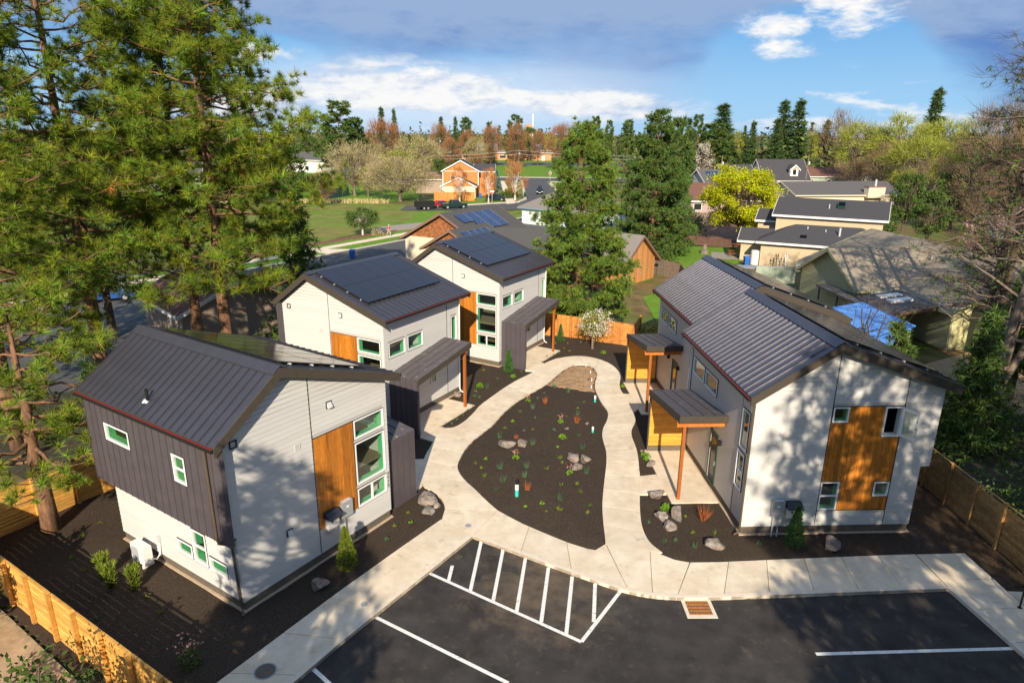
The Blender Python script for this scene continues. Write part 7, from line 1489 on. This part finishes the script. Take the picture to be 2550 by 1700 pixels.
MB().extr([(.52 * math.cos(R(22.5 + 45 * i)), -.06, 2.55 + .52 * math.sin(R(22.5 + 45 * i))) for i in range(8)], (0, .03, 0)).build('rim', 'trim_white', ss); MB().extr([(.46 * math.cos(R(22.5 + 45 * i)), -.075, 2.55 + .46 * math.sin(R(22.5 + 45 * i))) for i in range(8)], (0, .012, 0)).build('plate', 'sign_red', ss)
MB().box(-.42, .42, -.03, .0, 3.1, 3.32).build('street_name_plate', 'sign_green', ss)
F_ = Face((0, -.076), (1, 0), (0, -1)); _p = text_part(ss, 'STOP', F_, 0, 2.43, .34); _p.name = 'lettering'; _p.data.materials[0] = M['trim_white']; _p.location.y = -.09
def pole(label, x, y, h, arm=True):
    p_ = thing('utility_pole', label, 'pole', (x, y, -.2)); MB().tube([(0, 0, 0), (0, 0, h)], [.16, .11], 8).build('shaft', 'bark_grey', p_)
    if arm: MB().box(-1.1, 1.1, -.06, .06, h - .7, h - .55).build('crossarm', 'bark_grey', p_)
    MB().tube([(.3, 0, h - 2.0), (.3, 0, h - 1.3)], .2, 8).build('transformer', 'metal_light', p_)
pole('grey utility pole at the corner of the school lawn', 1.9, 262, 10.2); pole('utility pole left of the blossom tree behind the solar roof', 50.5, 168, 11.0, False); pole('utility pole in front of the pair of tall firs', 68.0, 160, 11.5, False); pole('utility pole at the left end of the school', -32.0, 300, 14.0)
def wire(label, pts, sag=.8):
    b_ = MB()
    for a_, c2_ in zip(pts[:-1], pts[1:]): b_.tube([(a_[0] + (c2_[0] - a_[0]) * t, a_[1] + (c2_[1] - a_[1]) * t, a_[2] + (c2_[2] - a_[2]) * t - sag * 4 * t * (1 - t)) for t in np.linspace(0, 1, 9)], .03, 4, cap=False)
    tag(b_.build('power_line', 'metal_light'), label, 'wire')
wire('power line sagging across the school lawn', [(-48, 262, 6.8), (1.9, 262, 9.5), (60, 262, 8.0)]); wire('lower power line across the school lawn', [(-48, 262.5, 5.6), (1.9, 262.3, 8.2), (60, 262.5, 6.8)])
sg = thing('street_sign', 'small white street sign post beside the cross street', 'sign', (-4.9, 156.5, -.05)); MB().tube([(0, 0, 0), (0, 0, 3.0)], .05, 6).build('pole', 'metal_light', sg); MB().box(-.5, .5, -.03, .03, 2.75, 3.0).build('plate', 'trim_white', sg)
# person walking on the far sidewalk
pe = thing('person', 'person in red shirt and pale trousers walking on the far sidewalk', 'person', (-19.5, 105.3, -.03), R(-25))
def skin(name, verts, edges, radii, mat, par):
    me = bpy.data.meshes.new(name); me.from_pydata(verts, edges, []); o_ = link(name, me, par); me.materials.append(M[mat]); md = o_.modifiers.new('Skin', 'SKIN')
    for i, rd in enumerate(radii): me.skin_vertices[0].data[i].radius = rd if hasattr(rd, '__len__') else (rd, rd)
    me.skin_vertices[0].data[0].use_root = True; s_ = o_.modifiers.new('Sub', 'SUBSURF'); s_.levels = 1; s_.render_levels = 2; return o_
skin('body', [(0, 0, .92), (0, 0, 1.15), (0, 0, 1.40), (0, 0, 1.50), (.01, 0, 1.60), (.02, 0, 1.70), (-.0, .19, 1.38), (.05, .25, 1.12), (.22, .24, .95), (0, -.19, 1.38), (-.12, -.25, 1.13), (-.10, -.26, .88), (0, .10, .86), (.20, .10, .48), (.22, .10, .07), (.34, .10, .04), (0, -.10, .86), (-.14, -.10, .48), (-.40, -.10, .12), (-.30, -.10, .05)],
     [(0, 1), (1, 2), (2, 3), (3, 4), (4, 5), (2, 6), (6, 7), (7, 8), (2, 9), (9, 10), (10, 11), (0, 12), (12, 13), (13, 14), (14, 15), (0, 16), (16, 17), (17, 18), (18, 19)],
     [(.13, .16), (.13, .16), (.12, .18), .055, .10, .085, .06, .045, .035, .06, .045, .035, .085, .062, .045, .04, .085, .062, .045, .04], 'skin', pe)
skin('shirt', [(0, 0, .95), (0, 0, 1.18), (0, 0, 1.42), (0, .2, 1.38), (.04, .26, 1.16), (0, -.2, 1.38), (-.1, -.26, 1.17)], [(0, 1), (1, 2), (2, 3), (3, 4), (2, 5), (5, 6)], [(.15, .18), (.145, .18), (.13, .19), .075, .06, .075, .06], 'shirt_red', pe)
skin('trousers', [(0, 0, .93), (0, .10, .84), (.20, .10, .48), (.215, .10, .12), (0, -.10, .84), (-.14, -.10, .48), (-.37, -.10, .16)], [(0, 1), (1, 2), (2, 3), (0, 4), (4, 5), (5, 6)], [(.145, .17), .105, .08, .065, .105, .08, .065], 'trousers', pe)
skin('cap', [(.0, 0, 1.68), (.01, 0, 1.76), (.12, 0, 1.70)], [(0, 1), (0, 2)], [.10, .08, .05], 'cap_white', pe)
# things in the back yards
def picnic(label, x, y, rz):
    t = thing('picnic_table', label, 'table', (x, y, -.17), R(rz))
    for i in range(4): MB().box(-1.0, 1.0, -.38 + i * .195, -.38 + i * .195 + .18, .70, .75).build('top_board', 'post_wood', t)
    for s in (-1, 1):
        MB().box(-1.0, 1.0, s * .75 - .14, s * .75 + .14, .42, .47).build('bench', 'post_wood', t)
        MB().tube([(s * .7, -.7, 0), (s * .7, .0, .69)], .05, 6).build('leg', 'post_wood', t); MB().tube([(s * .7, .7, 0), (s * .7, .0, .69)], .05, 6).build('leg', 'post_wood', t)
picnic('brown picnic table nearest the yellow tree trunk', 32.6, 96.5, -10); picnic('brown picnic table on the patio by the small lawn', 30.4, 91.0, -14)
fb = thing('fire_pit', 'small stacked stone fire pit at the edge of the small lawn', 'fire pit', (26.6, 92.5, -.18)); MB().tube([(0, 0, 0), (0, 0, .5)], [.6, .5], 10).build('base', 'rock', fb); MB().tube([(0, 0, .5), (0, 0, 1.3)], [.32, .22], 8).build('chimney', 'rock', fb)
def ladder(label, x, y, mat):
    t = thing('step_ladder', label, 'ladder', (x, y, -.2), R(20))
    for s in (-1, 1): MB().tube([(s * .28, -.5, 0), (s * .16, 0, 1.9)], .035, 6).build('front_rail', mat, t); MB().tube([(s * .28, .5, 0), (s * .16, .0, 1.9)], .03, 6).build('back_rail', mat, t)
    for i in range(5): MB().box(-.25 + i * .02, .25 - i * .02, -.46 + i * .09, -.36 + i * .09, .3 + i * .32, .34 + i * .32).build('step', mat, t)
ladder('black step ladder leaning by the beige wall', 32.6, 82.0, 'black'); ladder('pale step ladder right of the black one by the beige wall', 33.7, 82.0, 'trim_white')
wt = thing('water_tank', 'white rain barrel at the corner of the beige house', 'tank', (31.0, 85.0, -.2)); MB().tube([(0, 0, 0), (0, 0, 1.7)], .55, 16).build('barrel', 'plastic_white', wt); MB().tube([(0, 0, 1.7), (0, 0, 1.78)], .5, 16).build('lid', 'plastic_white', wt)
ut = thing('air_conditioner', 'grey box air conditioner below the beige wall', 'air conditioner', (35.0, 80.6, -.2), R(-26)); MB().box(-.45, .45, -.45, .45, 0, .85).build('case', 'metal_grey', ut); MB().tube([(0, 0, .85), (0, 0, .88)], .36, 14).build('fan', 'metal_light', ut)
